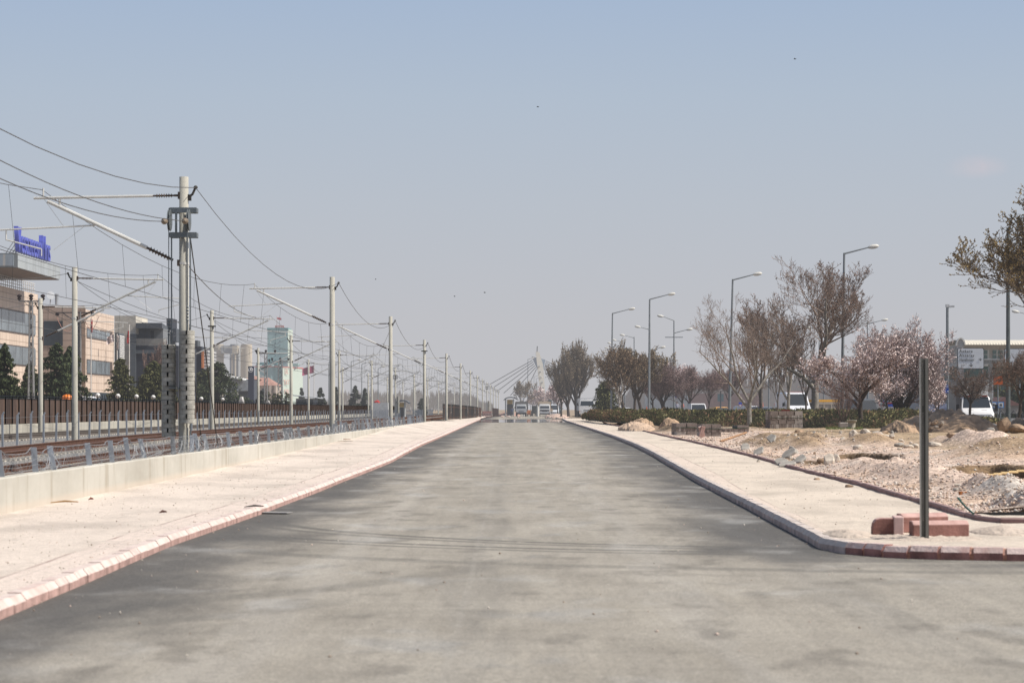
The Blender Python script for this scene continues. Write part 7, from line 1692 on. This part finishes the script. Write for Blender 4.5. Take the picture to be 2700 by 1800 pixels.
# ------------------------------------------------------------------ vehicles
def vm(name, col, y, **k): return M(name, col, haze=hz(y), var=.04, **k)
def wheel(parent, x, yy_, r_, w_, y):
    mb = MB(); mb.lathe((x-w_/2, yy_, r_), [(r_*.62,0),(r_*.95,.0),(r_,.04),(r_,w_-.04),(r_*.95,w_),(r_*.62,w_)], 20, (1,0,0)); t_ = mb.build('wheel', vm('tyre', (.02,.02,.02), y, rough=.9), parent, smooth=False)
    mb = MB(); mb.lathe((x-w_/2+.02, yy_, r_), [(r_*.6,0),(r_*.6,w_-.04)], 14, (1,0,0)); mb.build('rim', vm('rim_grey', (.35,.35,.36), y, metal=.5, rough=.4), t_)
def body_sections(mb, secs):
    """secs: list of (y, z, halfwidth) loops -> lofted shell. each sec = (yy, [(hx,z)...])"""
    n_ = len(secs[0][1])*2; vs = []
    for yy_, pr in secs:
        vs += [(hx, yy_, z) for hx, z in pr] + [(-hx, yy_, z) for hx, z in reversed(pr)]
    fs = [tuple(range(n_)), tuple(reversed(range((len(secs)-1)*n_, len(secs)*n_)))]
    for i in range(len(secs)-1):
        for j in range(n_): fs.append((i*n_+j, i*n_+(j+1)%n_, (i+1)*n_+(j+1)%n_, (i+1)*n_+j))
    mb.add(vs, fs)
def van(px, y, zr, W, H, L, col, label, name='van', rz=0, hood=.95, cabin_only=False, cat='van', roofbar=False):
    r_ = empty(name, (ux(px,y), y, zr), label, cat, None, rz); paint = vm('paint_%.2f%.2f' % (col[0], col[2]), col, y, rough=.3, spec=.6); glass = vm('vehicle_glass', (.02,.027,.033), y, rough=.12, spec=.8); dk = vm('black_plastic', (.025,.025,.027), y, rough=.6)
    h = W/2; zw = H*.50    # bonnet/window line
    def sec(yy_, zt, top_in=.78, zb_=.28, mid=None):
        return (yy_, [(h*.90, zb_), (h, zb_+.25), (h, min(zw, zt-.12)), (h*(.97 if zt < zw+.1 else top_in+.08), zt-.10), (h*(.90 if zt < zw+.1 else top_in), zt)])
    mb = MB(); secs = [sec(0, zw*.74, .9), sec(.10, zw*.84, .9), sec(hood, zw*1.04, .9), sec(hood+.72, H*.97, .80), sec(hood+1.1, H, .84), sec(L-.3, H, .86), sec(L, H*.93, .82)]
    body_sections(mb, secs); o = mb.build('body', paint, r_); autosmooth(o, 32)
    # windscreen, slightly proud of the raked front
    a0, a1 = Vector((0, hood+.02, zw*1.05)), Vector((0, hood+.66, H*.93)); nrm = Vector((0,-(a1.z-a0.z),(a1.y-a0.y))).normalized()*.012
    mb = MB(); mb.add([Vector((-h*.86,a0.y,a0.z))+nrm, Vector((h*.86,a0.y,a0.z))+nrm, Vector((h*.75,a1.y,a1.z))+nrm, Vector((-h*.75,a1.y,a1.z))+nrm], [(0,1,2,3)]); mb.build('windscreen', glass, r_)
    for s_ in (-1, 1):
        mb = MB(); x = s_*h*1.004; mb.add([(x, hood+.35, zw*1.03), (x, hood+1.3, zw*1.03), (x*.87, hood+1.3, H*.90), (x*.89, hood+.85, H*.90)], [(0,1,2,3)]); mb.build('side_window', glass, r_)
        mb = MB(); mb.box((s_*h*.80, -.012, zw*.62), (h*.30, .05, .19)); o = mb.build('headlight', vm('headlamp_glass', (.5,.5,.5), y, rough=.2, spec=.8), r_)
        mb = MB(); mb.box((s_*(h+.14), hood+.45, zw*1.12), (.14,.10,.30)); mb.tube((s_*h,hood+.45,zw*1.05),(s_*(h+.12),hood+.45,zw*1.1),.025,n=4); mb.build('mirror', dk, r_)
        wheel(r_, s_*(h-.10), .75, .34, .2, y); wheel(r_, s_*(h-.10), L-.9, .34, .2, y)
    mb = MB(); mb.box((0,-.05,.42), (W*.98,.14,.24)); mb.build('bumper', dk if col[0] < .2 else paint, r_); mb = MB(); mb.box((0,-.02,zw*.60), (W*.46,.05,.14)); mb.build('grille', dk, r_)
    mb = MB(); mb.box((0,-.13,.42), (.5,.015,.11)); mb.build('number_plate', vm('plate_w', (.6,.6,.6), y), r_)
    if roofbar:
        mb = MB(); mb.box((0,hood+1.1,H+.04),(W*.7,.10,.05)); mb.build('roof_bar', vm('roofbar_red', (.3,.10,.09), y), r_)
    return r_
van(2112, 200, .70, 2.05, 2.35, 5.2, (.74,.75,.78), 'white van with a dark windscreen behind the junipers', roofbar=True, rz=.12)
van(2298, 200, .50, 1.95, 1.98, 4.9, (.045,.05,.055), 'dark grey van behind the left blossom tree trunk', rz=.15)
van(1846, 245, .50, 1.72, 1.72, 4.6, (.70,.70,.70), 'white pickup seen behind the junipers', name='pickup', cat='pickup', rz=.05)
van(2045, 262, .55, 1.7, 1.35, 4.2, (.09,.11,.15), 'blue grey car half hidden behind the junipers', name='car', cat='car', rz=.5)
van(2018, 300, .55, 1.8, 1.5, 4.2, (.62,.62,.62), 'white car far behind the block stack', name='car', cat='car', rz=.9); van(1672, 330, .5, 1.7, 1.35, 4.2, (.5,.52,.55), 'pale car between the leaning dark trunks', name='car', cat='car', rz=.6)
# vans behind the brown fence on the left (only the roofs show)
v1 = van(304, 190, .30, 2.0, 2.35, 5.6, (.72,.73,.75), 'white panel van roof showing above the brown fence', rz=1.35); v2 = van(236, 185, .30, 1.9, 2.15, 4.6, (.72,.73,.76), 'white and blue car roof above the brown fence', name='van', rz=1.35)
mb = MB(); mb.box((0,2.9,1.95),(1.7,3.0,.12)); mb.build('blue_stripe', vm('paint_blue', (.03,.08,.40), 185), v2)
# orange dome behind the fence
mb = MB(); mb.lathe((0,0,1.2), [(.42,0),(.42,.85),(.39,1.02),(.3,1.14),(.17,1.22),(.03,1.24)], 16); o = mb.build('orange_slide', M('orange_plastic', (.75,.20,.02), .4, haze=.07)); o.location = (ux(177,162), 162, G(162)); autosmooth(o,50); tag(o, 'rounded orange plastic dome peeking over the brown fence', 'play equipment')
for px, lb in ((635,'small white roof with a dark opening behind the fence right of the large evergreen'),(705,'small red and white rounded roof behind the fence')):
    y = line_y(-30, px); mb = MB(); w_ = PXM(10,y); mb.prism([(-w_,1.4),(-w_*.2,2.75 if px < 700 else 2.45),(w_*.2,2.75 if px < 700 else 2.45),(w_,1.4)], 'y', 0, 1.5); o = mb.build('kiosk_roof', Mh('kiosk_white', (.62,.60,.58), y)); o.location = (ux(px,y), y, G(y)); tag(o, lb, 'kiosk')
def truck(px, y, zr, label, kind, W=2.1, cabH=2.05, boxH=2.5, boxL=4.5, rz=0, cab_col=(.68,.69,.70), name='truck', box_col=(.3,.3,.3), floor=.55, boxW=None):
    r_ = empty(name, (ux(px,y), y, zr), label, 'truck', None, rz); paint = vm('cab_%.2f' % cab_col[0], cab_col, y, rough=.35, spec=.5); glass = vm('vehicle_glass', (.02,.027,.033), y, rough=.12, spec=.8); dk = vm('black_plastic', (.025,.025,.027), y, rough=.6)
    h = W/2; zb_ = floor; H = zb_+cabH; boxW = boxW or W*1.08
    mb = MB(); nose = .85 if kind == 'box' else .0
    if kind == 'box':
        zc = zb_+cabH*.40
        secs = [(0,[(h*.9,zb_-.1),(h*.97,zb_+.1),(h*.95,zc-.18),(h*.86,zc-.12),(h*.80,zc-.10)]),(.12,[(h*.94,zb_-.1),(h,zb_+.1),(h,zc-.05),(h*.92,zc+.02),(h*.86,zc+.04)]),(nose,[(h*.94,zb_-.1),(h,zb_+.1),(h,zc+.14),(h*.94,zc+.26),(h*.88,zc+.28)]),(nose+.75,[(h*.94,zb_-.1),(h,zb_+.1),(h,zc+.14),(h*.86,H-.1),(h*.76,H)]),(nose+1.7,[(h*.94,zb_-.1),(h,zb_+.1),(h,zc+.14),(h*.88,H-.06),(h*.80,H+.02)])]
        w0, w1 = (nose+.02, zc+.30), (nose+.70, H-.07); cl = nose+1.7
    else:
        zc = zb_+cabH*.46
        secs = [(0,[(h*.96,zb_),(h,zb_+.1),(h,zc),(h*.95,zc+.04),(h*.93,zc+.06)]),(.28,[(h*.97,zb_),(h,zb_+.1),(h,zc+.1),(h*.88,H-.12),(h*.80,H-.02)]),(.5,[(h*.97,zb_),(h,zb_+.1),(h,zc+.1),(h*.90,H-.06),(h*.82,H)]),(1.7,[(h*.97,zb_),(h,zb_+.1),(h,zc+.1),(h*.90,H-.06),(h*.82,H)])]
        w0, w1 = (.02, zc+.10), (.27, H-.14); cl = 1.7
    body_sections(mb, secs); o = mb.build('cab', paint, r_); autosmooth(o, 30)
    nrm = Vector((0,-(w1[1]-w0[1]),(w1[0]-w0[0]))).normalized()*.02
    mb = MB(); mb.add([Vector((-h*.86,w0[0],w0[1]))+nrm, Vector((h*.86,w0[0],w0[1]))+nrm, Vector((h*.76,w1[0],w1[1]))+nrm, Vector((-h*.76,w1[0],w1[1]))+nrm], [(0,1,2,3)]); mb.build('windscreen', glass, o)
    for s_ in (-1, 1):
        mb = MB(); mb.add([(s_*h*1.005,cl*.35+.1,zc+.12),(s_*h*1.005,cl-.25,zc+.12),(s_*h*.91,cl-.25,H-.15),(s_*h*.91,cl*.35+.35,H-.15)], [(0,1,2,3)]); mb.build('side_window', glass, o)
        mb = MB(); mb.box((s_*h*.80,-.02,zb_+.28),(h*.28,.06,.17)); mb.build('headlight', vm('headlamp_glass', (.5,.5,.5), y, rough=.2, spec=.8), r_)
        mb = MB(); mb.box((s_*h*.93,-.03,zb_+.20),(h*.10,.06,.12)); mb.build('indicator', vm('amber_lens', (.7,.22,.04), y, rough=.3), r_)
        mb = MB(); mb.box((s_*(h+.20),cl*.3,zc+.30),(.18,.10,.42)); mb.tube((s_*h,cl*.3,zc+.1),(s_*(h+.18),cl*.3,zc+.3),.025,n=4); mb.build('mirror', dk, r_)
        wheel(r_, s_*(h-.12), cl*.45, .40 if kind == 'box' else .46, .24, y); wheel(r_, s_*(h-.14), cl+boxL-1.2, .40 if kind == 'box' else .46, .34, y)
    mb = MB(); mb.box((0,-.07,zb_-.02),(W*.98,.16,.26)); mb.build('bumper', vm('bumper_w', (.5,.5,.5), y) if kind == 'box' else dk if kind == 'tipper_old' else vm('bumper_w', (.55,.55,.55), y), r_)
    mb = MB(); mb.box((0,-.025,zb_+.36),(W*.46,.05,.10)); mb.box((0,-.16,zb_-.02),(W*.3,.02,.09)); mb.build('grille', dk, r_)
    mb = MB(); mb.ext(-h*.8, h*.8, 1.0, cl+boxL, .45, zb_+.05); mb.build('chassis', dk, r_)
    if kind == 'box':
        bx = vm('cargo_grey', box_col, y, rough=.5); mb = MB(); mb.ext(-boxW/2, boxW/2, cl+.1, cl+boxL, zb_+.1, zb_+boxH); bo = mb.build('cargo_box', bx, r_)
        mb = MB(); mb.prism([(-h*.74,H+.06),(h*.74,H+.06),(h*.86,zb_+boxH-.05),(-h*.86,zb_+boxH-.05)], 'y', cl-.75, cl+.05); mb.v = [(x, yy_ - (0 if z > H+.3 else .35), z) for x, yy_, z in mb.v]; f_ = mb.build('wind_deflector', vm('deflector', (.45,.45,.45), y), r_); mb = MB(); mb.box((0,cl-1.15,H+.35),(h*.55,.05,.16)); mb.build('recess', dk, f_)
        for s_ in (-1,1): mb = MB(); mb.box((s_*h*.55,nose+.78,H+.01),(h*.34,.2,.08)); mb.build('roof_marker', vm('marker_red', (.5,.10,.05), y), r_)
        for s_ in (-1,1): mb = MB(); mb.box((s_*h*.42,.5,zc+.17),(h*.36,.04,.012)); mb.build('bonnet_vent', dk, r_)
    else:
        bx = vm('dump_%.2f' % box_col[0], box_col, y, rough=.6); x_ = boxW/2; mb = MB(); y0_, y1_ = cl+.15, cl+boxL; zt = zb_+boxH; t_ = .08
        mb.ext(-x_, x_, y0_, y0_+t_, zb_+.3, zt+.12); mb.ext(-x_, -x_+t_, y0_+t_+.003, y1_-.003, zb_+.3, zt); mb.ext(x_-t_, x_, y0_+t_+.003, y1_-.003, zb_+.3, zt); mb.ext(-x_, x_, y1_, y1_+t_, zb_+.3, zt-.1); mb.ext(-x_+t_+.003, x_-t_-.003, y0_+t_+.003, y1_-.003, zb_+.3, zb_+.36)
        for k in range(5):
            for s_ in (-1,1): mb.box((s_*(x_+.04), y0_+.4+k*(y1_-y0_-.8)/4, (zb_+.3+zt)/2), (.09,.10,zt-zb_-.35))
        mb.ext(-x_-.09, -x_-.002, y0_, y1_, zt-.12, zt); mb.ext(x_+.002, x_+.09, y0_, y1_, zt-.12, zt); mb.build('dump_body', bx, r_)
    return r_
tk = truck(2579, 150, .22, 'white delivery truck with a grey cargo box behind the dirt mound', 'box', W=1.98, cabH=1.72, boxH=2.80, boxL=6.0, rz=-.10, cab_col=(.76,.76,.76), box_col=(.30,.30,.30), floor=.52, boxW=2.25)
truck(1374.5, 472, .17, 'white tipper truck parked left of the street end, facing the camera', 'tipper_old', W=2.1, cabH=1.75, boxH=2.15, boxL=4.2, cab_col=(.45,.46,.47), box_col=(.14,.13,.12), floor=.68, boxW=2.25)
t2 = truck(1436, 485, .2, 'bright white tipper truck right of the first, with machinery behind it', 'tipper', W=2.25, cabH=1.85, boxH=2.25, boxL=5, cab_col=(.74,.74,.74), box_col=(.48,.38,.27), floor=.6)
mb = MB(); mb.box((0,-.03,1.18),(1.9,.06,.30)); mb.box((0,-.16,.50),(2.1,.05,.22)); mb.build('black_grille', vm('black_plastic', (.025,.025,.027), 485), t2)
tt = truck(2280, 228, .12, 'beige tipper truck body between the forked tree and the dark van', 'tipper', W=2.2, cabH=1.5, boxH=1.35, boxL=3.8, cab_col=(.5,.35,.1), box_col=(.40,.33,.26), floor=.75, rz=1.75)
mb = MB(); mb.box((-.0,3.8,2.30),(1.5,3.0,.22)); mb.build('yellow_cover', vm('yellow_paint', (.75,.38,.04), 215), tt)
truck(1548, 350, .5, 'white bus like truck behind the broad brown crowned tree', 'tipper', W=2.3, cabH=2.0, boxH=2.0, boxL=6, cab_col=(.66,.66,.66), box_col=(.5,.5,.5), floor=.6)
van(1461, 500, .2, 2.0, 2.4, 5.2, (.70,.72,.75), 'small white van right of the bright white tipper truck')
van(1471, 560, .3, 2.1, 2.7, 6, (.12,.17,.18), 'dark green minibus at the far right end of the street', name='minibus', cat='minibus')
van(1917, 290, .6, 1.8, 1.3, 4.2, (.72,.36,.04), 'yellow car roof right of the white pickup', name='car', cat='car', rz=.3)
# excavator-like dark machine, orange forklift, roller behind the trucks
ym = 500; ex = empty('loader', (ux(1408.5,ym), ym, .2), 'dark green loader with a glazed cab standing between the two white trucks', 'loader'); dkg = vm('machine_dark', (.05,.06,.055), ym); s_ = PXM(1,ym)
mb = MB(); mb.prism([(-6*s_,.5),(7*s_,.5),(6*s_,27*s_),(-5.5*s_,27*s_)], 'y', 0, 1.6); mb.build('cab', vm('machine_glass', (.06,.075,.075), ym), ex); mb = MB(); mb.box((0,.8,27.6*s_),(13*s_,1.8,.12)); mb.build('roof', vm('machine_pale', (.5,.5,.5), ym), ex)
for q in (-6,0,6.6): mb = MB(); mb.box((q*s_,-.05,14*s_),(.10,.1,26*s_)); mb.build('pillar', dkg, ex)
for q in (-1,1): wheel(ex, q*5.6*s_, .6, .55, .4, ym)
mb = MB(); mb.path([(4*s_,-.1,4*s_),(1*s_,-.6,12*s_),(6*s_,-.4,22*s_)], .13, 5); mb.build('loader_arm', dkg, ex)
fk = empty('forklift', (ux(1395,490), 490, .2), 'small orange forklift beside the left white truck', 'forklift'); s_ = PXM(1,490)
mb = MB(); mb.box((0,.6,.75),(9*s_,1.6,.9)); mb.box((-.2,-.25,.9),(5*s_,.2,.5)); mb.build('body', vm('orange_paint', (.72,.25,.08), 490), fk); mb = MB()
for q in (-3.6,3.6):
    for yy_ in (0,1.2): mb.tube((q*s_,yy_,1.2),(q*s_,yy_,2.2),.04,n=4)
mb.box((0,.6,2.22),(9*s_,1.5,.06)); mb.build('guard', vm('black_plastic', (.025,.025,.027), 490), fk)
for q in (-1,1): wheel(fk, q*3.6*s_, .1, .3, .2, 490)
mc = empty('asphalt_machine', (ux(1440,508), 508, .2), 'dark road machine with two upright blocks above the bright white tipper truck', 'machine'); s_ = PXM(1,508)
mb = MB(); mb.ext(-11*s_,14*s_,0,3,.3,30*s_); mb.ext(-10*s_,-4*s_,0,2,30*s_+.003,37*s_); mb.ext(6*s_,15*s_,0,2,30*s_+.003,38*s_); mb.build('body', vm('machine_black', (.055,.06,.065), 508), mc); mb = MB(); mb.lathe((10*s_,1,38*s_),[(.3,0),(.42,.15),(.35,.35),(.1,.5)],10); mb.build('stack', vm('machine_black', (.055,.06,.065), 508), mc)
mb = MB(); mb.tube((0,0,0),(0,0,2.0),.28,.2,n=10); o = mb.build('barrier_post', vm('barrier_white', (.7,.68,.62), 470)); o.location = (ux(1418.5,470), 470, .2); tag(o, 'pale upright barrel post beside the bright white truck', 'bollard')
mb = MB(); mb.tube((0,0,0),(0,0,uz(1047,480)-.2),.13,.13,n=8); o = mb.build('steel_post', vm('post_grey', (.4,.42,.45), 480)); o.location = (ux(1381,480), 480, .2); tag(o, 'short plain post rising behind the left white truck', 'post')
# rubble and fence panels near the end of the street
bk = empty('panel_fence', (ux(1167,272), 272, G(272)), 'row of leaning black mesh fence panels at the far left of the street', 'fence'); O = bk.location
PN = [(1167,272,1064,1112),(1190,286,1065,1110),(1212,303,1067,1108),(1234,325,1069,1106),(1253,352,1071,1104),(1262,372,1073,1104)]
blkm = M('mesh_black', (.012,.011,.012), .8, haze=.03, var=.4, scale=2); rusty = Mh('rusty_bar', (.22,.12,.08), 280, var=.3)
for (a, ya_, ta, fa), (b_, yb_, tb, fb) in zip(PN[:-1], PN[1:]):
    p0, p1 = P(a, fa, ya_)-O, P(b_-1, fb, yb_)-O; q0, q1 = P(a, ta, ya_)-O, P(b_-1, tb, yb_)-O; mb = MB(); t_ = Vector((0,.05,0)); mb.add([p0,p1,q1,q0,p0+t_,p1+t_,q1+t_,q0+t_], [(0,1,2,3),(7,6,5,4),(0,4,5,1),(1,5,6,2),(2,6,7,3),(3,7,4,0)]); pn = mb.build('panel', blkm, bk)
    mb = MB()
    for k in range(3): u_ = rnd.random(); mb.tube(p0.lerp(p1,u_)+Vector((.05,-.08,0)), q0.lerp(q1,min(1,u_+rnd.uniform(-.03,.03)))+Vector((.05,-.08,-.05)), .016, n=4)
    mb.tube(q0+Vector((.06,-.08,-.35)), q1+Vector((.06,-.08,-.35)), .015, n=4); mb.tube(p0+Vector((.06,-.08,.4)), p1+Vector((.06,-.08,.4)), .015, n=4); mb.build('bar', rusty, pn)
for (x0, x1, t0, t1, b0, y, lb) in ((1262,1269,1073,1075,1106,375,'rolled rusty brown mesh bundle right of the black panels'),(1298,1315,1075,1077,1098,440,'dark brown mesh panel behind the pink block stack')):
    r_ = MB(); r_.prism([(0,0),(PXM(x1-x0,y),0),(PXM(x1-x0,y),PXM(b0-t1,y)),(0,PXM(b0-t0,y))], 'y', 0, .5); o = r_.build('mesh_panel', Mh('mesh_brown' if x0 < 1270 else 'mesh_darkbrown', (.17,.09,.06) if x0 < 1270 else (.09,.05,.04), y, var=.4, scale=3)); o.location = (ux(x0,y), y, uz(b0,y)); tag(o, lb, 'fence panel')
bp = empty('block_stack', (ux(1284,400), 400, uz(1104,400)), 'stack of pinkish kerb blocks beside the black fence panels', 'block stack', 'stacks of concrete blocks'); s_ = PXM(1,400)
for k in range(3):
    for j in range(5): mb = MB(); mb.box(((-12+5*(j+.5))*s_, .3, (2+7*(k+.5)-2)*s_), (4.7*s_, .6, 6.4*s_)); mb.build('block', Mh('pinkblock%d' % (k == 2), (.22,.14,.13) if k < 2 else (.36,.18,.16), 400), bp)
for i in range(34):
    rt = i % 2; px = rnd.uniform(1318,1372) if not rt else rnd.uniform(1436,1492); y = rnd.uniform(400,470) if not rt else rnd.uniform(330,430); py = rnd.uniform(1090,1100) if not rt else rnd.uniform(1095,1104)
    s_ = y/F; me = rock_mesh(900+i, rnd.uniform(2,5)*s_, rnd.uniform(2,4)*s_, rnd.uniform(1.2,2.6)*s_); me.materials.append([Mh('far_rubble_pink', (.50,.36,.30), 400), Mh('far_rubble_pale', (.58,.50,.43), 400)][i % 3 == 0]); o = bpy.data.objects.new('rock', me); COL.objects.link(o); o.location = (ux(px,y), y, G(y)+.12); tag(o, 'pinkish rubble lump at the far left end of the street' if not rt else 'pinkish rubble lump in front of the far white trucks at the right', 'rubble', 'rubble heaps at the far left end' if not rt else 'rubble heaps at the far right end')
mound('rubble_heap', 1312, 1372, 1086, 1098, 490, 8, 'long reddish rubble heap behind the kerb at the far left end', 31, Mh('rubble_red', (.40,.25,.20), 450, var=.35, scale=.9)); mound('rubble_heap', 1436, 1500, 1092, 1105, 395, 8, 'pinkish rubble heap in front of the bright white truck', 33, Mh('rubble_pink', (.50,.37,.30), 400, var=.3, scale=.9))
# ---- people
def person(px, y, z0_, hgt_m, label, shirt, trousers, pose, rz=0):
    r_ = empty('person', (ux(px,y), y, z0_), label, 'person', None, rz); k = hgt_m/1.75
    J = {'pelvis':(0,0,.95),'spine':(0,0,1.12),'chest':(0,0,1.32),'neck':(0,0,1.47),'headb':(0,-.01,1.56),'head':(0,-.015,1.66),
         'hipL':(-.09,0,.90),'kneeL':(-.11,-.04,.49),'ankL':(-.12,.02,.09),'toeL':(-.13,-.15,.04),'hipR':(.09,0,.90),'kneeR':(.12,-.02,.49),'ankR':(.14,.04,.09),'toeR':(.16,-.13,.04),
         'shL':(-.19,0,1.41),'elL':(-.27,.03,1.14),'wrL':(-.24,-.10,.92),'shR':(.19,0,1.41),'elR':(.30,.0,1.17),'wrR':(.16,-.17,1.10)}
    J.update(pose); rad = {'pelvis':.13,'spine':.125,'chest':.14,'neck':.055,'headb':.075,'head':.095,'hipL':.09,'kneeL':.06,'ankL':.045,'toeL':.035,'hipR':.09,'kneeR':.06,'ankR':.045,'toeR':.035,'shL':.06,'elL':.045,'wrL':.03,'shR':.06,'elR':.045,'wrR':.03}
    E = [('pelvis','spine'),('spine','chest'),('chest','neck'),('neck','headb'),('headb','head'),('pelvis','hipL'),('hipL','kneeL'),('kneeL','ankL'),('ankL','toeL'),('pelvis','hipR'),('hipR','kneeR'),('kneeR','ankR'),('ankR','toeR'),('chest','shL'),('shL','elL'),('elL','wrL'),('chest','shR'),('shR','elR'),('elR','wrR')]
    # hands: palm and five fingers each
    for S in 'LR':
        w_ = Vector(J['wr'+S]); d = (w_-Vector(J['el'+S])).normalized(); sd = d.cross(Vector((0,1,0))).normalized() if abs(d.y) < .9 else Vector((1,0,0))
        J['pa'+S] = tuple(w_+d*.07); rad['pa'+S] = .026; E.append(('wr'+S,'pa'+S))
        for f in range(5):
            L_ = (.045,.07,.078,.072,.055)[f]; base = w_+d*(.03 if f == 0 else .085)+sd*((-.035) if f == 0 else (-.024+.016*(f-1))); tip = base+d*L_*.55+sd*(-.02 if f == 0 else 0); tip2 = tip+(d+Vector((0,-.6,-.1))).normalized()*L_*.45
            for nm, p_, q_ in (('fa',base,.0095),('fb',tip,.0085),('fc',tip2,.007)): J[f'{nm}{f}{S}'] = tuple(p_); rad[f'{nm}{f}{S}'] = q_
            E += [('pa'+S if f else 'wr'+S, f'fa{f}{S}'),(f'fa{f}{S}',f'fb{f}{S}'),(f'fb{f}{S}',f'fc{f}{S}')]
    names = list(J); me = bpy.data.meshes.new('body'); me.from_pydata([Vector(J[n_])*k for n_ in names], [(names.index(a), names.index(b_)) for a, b_ in E], []); o = bpy.data.objects.new('body', me); COL.objects.link(o); o.parent = r_
    md = o.modifiers.new('skin', 'SKIN'); md.use_smooth_shade = True; sv = me.skin_vertices[0].data
    for i, n_ in enumerate(names): sv[i].radius = (rad[n_]*k*(1.15 if n_ in ('pelvis','chest','spine') else 1), rad[n_]*k); sv[i].use_root = (n_ == 'pelvis')
    ss = o.modifiers.new('sub', 'SUBSURF'); ss.levels = 1; ss.render_levels = 1
    m, nt_, n2, l2 = newmat('skin_and_clothes'); tcx = n2.new('ShaderNodeTexCoord'); s2_ = n2.new('ShaderNodeSeparateXYZ'); l2.new(tcx.outputs['Object'], s2_.inputs[0])
    col = mixc(n2, l2, mrange(n2, l2, s2_.outputs[2], .95*k, .97*k), trousers, shirt); col = mixc(n2, l2, mrange(n2, l2, s2_.outputs[2], 1.47*k, 1.49*k), col, (.42,.26,.19)); col = mixc(n2, l2, mrange(n2, l2, s2_.outputs[2], .10*k, .08*k), col, (.03,.025,.02))
    bs = n2.new('ShaderNodeBsdfPrincipled'); bs.inputs['Roughness'].default_value=.85; l2.new(col, bs.inputs[0]); finish(nt_, bs.outputs[0], hz(y)); me.materials.append(m)
    hd = Vector(J['head'])*k; mb = MB(); mb.lathe(hd+Vector((0,.012,-.01)), [(.100*k,0),(.107*k,.04*k),(.095*k,.09*k),(.05*k,.125*k),(.01,.135*k)], 12); mb.build('hair', vm('hair_dark', (.03,.022,.018), y), r_, smooth=True)
    mb = MB()
    for s_ in (-1,1): mb.lathe(hd+Vector((s_*.035*k,-.095*k,.0)), [(.004,0),(.013,.006),(.004,.012)], 6, (0,-1,0)); mb.lathe(hd+Vector((s_*.098*k,0,-.02)), [(.005,0),(.025,.008),(.01,.016)], 6, (s_,0,0))
    mb.box(hd+Vector((0,-.108*k,-.03*k)), (.026*k,.03*k,.045*k), taper=.5); mb.box(hd+Vector((0,-.095*k,-.068*k)), (.05*k,.012*k,.012*k)); mb.build('face', vm('face_detail', (.22,.12,.09), y), r_)
    return r_
person(1350, 470, .2, 1.78, 'person in dark blue clothes standing on the road left of the white truck', (.03,.05,.12), (.025,.03,.05), {'elR':(.36,-.05,1.35),'wrR':(.30,-.2,1.52)}, rz=.4)
person(1455, 488, .2, 1.72, 'person in pale clothes beside the cab of the bright white truck', (.42,.36,.28), (.2,.18,.16), {}, rz=-.5)
for i, (px, c) in enumerate(((1785,(.35,.35,.42)),(1800,(.40,.12,.10)))): person(px, 320, .9, 1.7, ['person in grey standing far behind the purple brown tree','person in a red top standing far behind the forked dark tree'][i], c, (.05,.05,.06), {}, rz=.8*i)
# ---- traffic cones and birds
for i, (px, y, h_, lb) in enumerate(((2011,285,1.1,'orange cone behind the junipers left of the block stack'),(2319,205,.8,'orange red cone at the bumper of the dark van'),(1705,300,.8,'orange cone right of the leaning dark trunks'))):
    mb = MB(); mb.lathe((0,0,0), [(.2,0),(.2,.04),(.15,.05),(.035,h_)], 12); o = mb.build('traffic_cone', vm('cone_orange', (.75,.12,.04), y)); o.location = (ux(px,y), y, uz(1096 if px > 2300 else (1082 if px > 2000 else 1086), y)-.1); tag(o, lb, 'traffic cone')
for i, (px, py, w_, lb) in enumerate(((2095,156,8,'bird gliding high at the upper right of the sky'),(1417,282,5,'small bird in the upper middle of the sky'),(1277,771,5,'small bird low in the sky above the far masts'),(1198,781,5,'small bird left of the other low one'),(990,736,4,'tiny bird in the sky right of the second mast'))):
    y = 150; s_ = PXM(w_,y)/2; mb = MB(); mb.lathe((-.05,0,0), [(.005,0),(.03,.05),(.028,.10),(.006,.17)], 6, (1,0,0)); mb.add([(0,0,.01),(.05,0,.01),(-.02,-.05,s_*.5),(0,-.02,s_*.8)], [(0,1,3,2)]); mb.add([(-s_,.02,s_*.25),(0,0,.01),(.05,0,.01),(-s_*.5,.04,s_*.3)], [(0,1,2,3)]); mb.add([(s_,.02,s_*.3),(.05,0,.01),(0,0,.01),(s_*.5,.04,s_*.35)], [(0,1,2,3)])
    o = mb.build('bird', M('bird_dark', (.03,.03,.03), .8)); o.location = P(px, py, y); o.rotation_euler[2] = .3*i; tag(o, lb, 'bird')
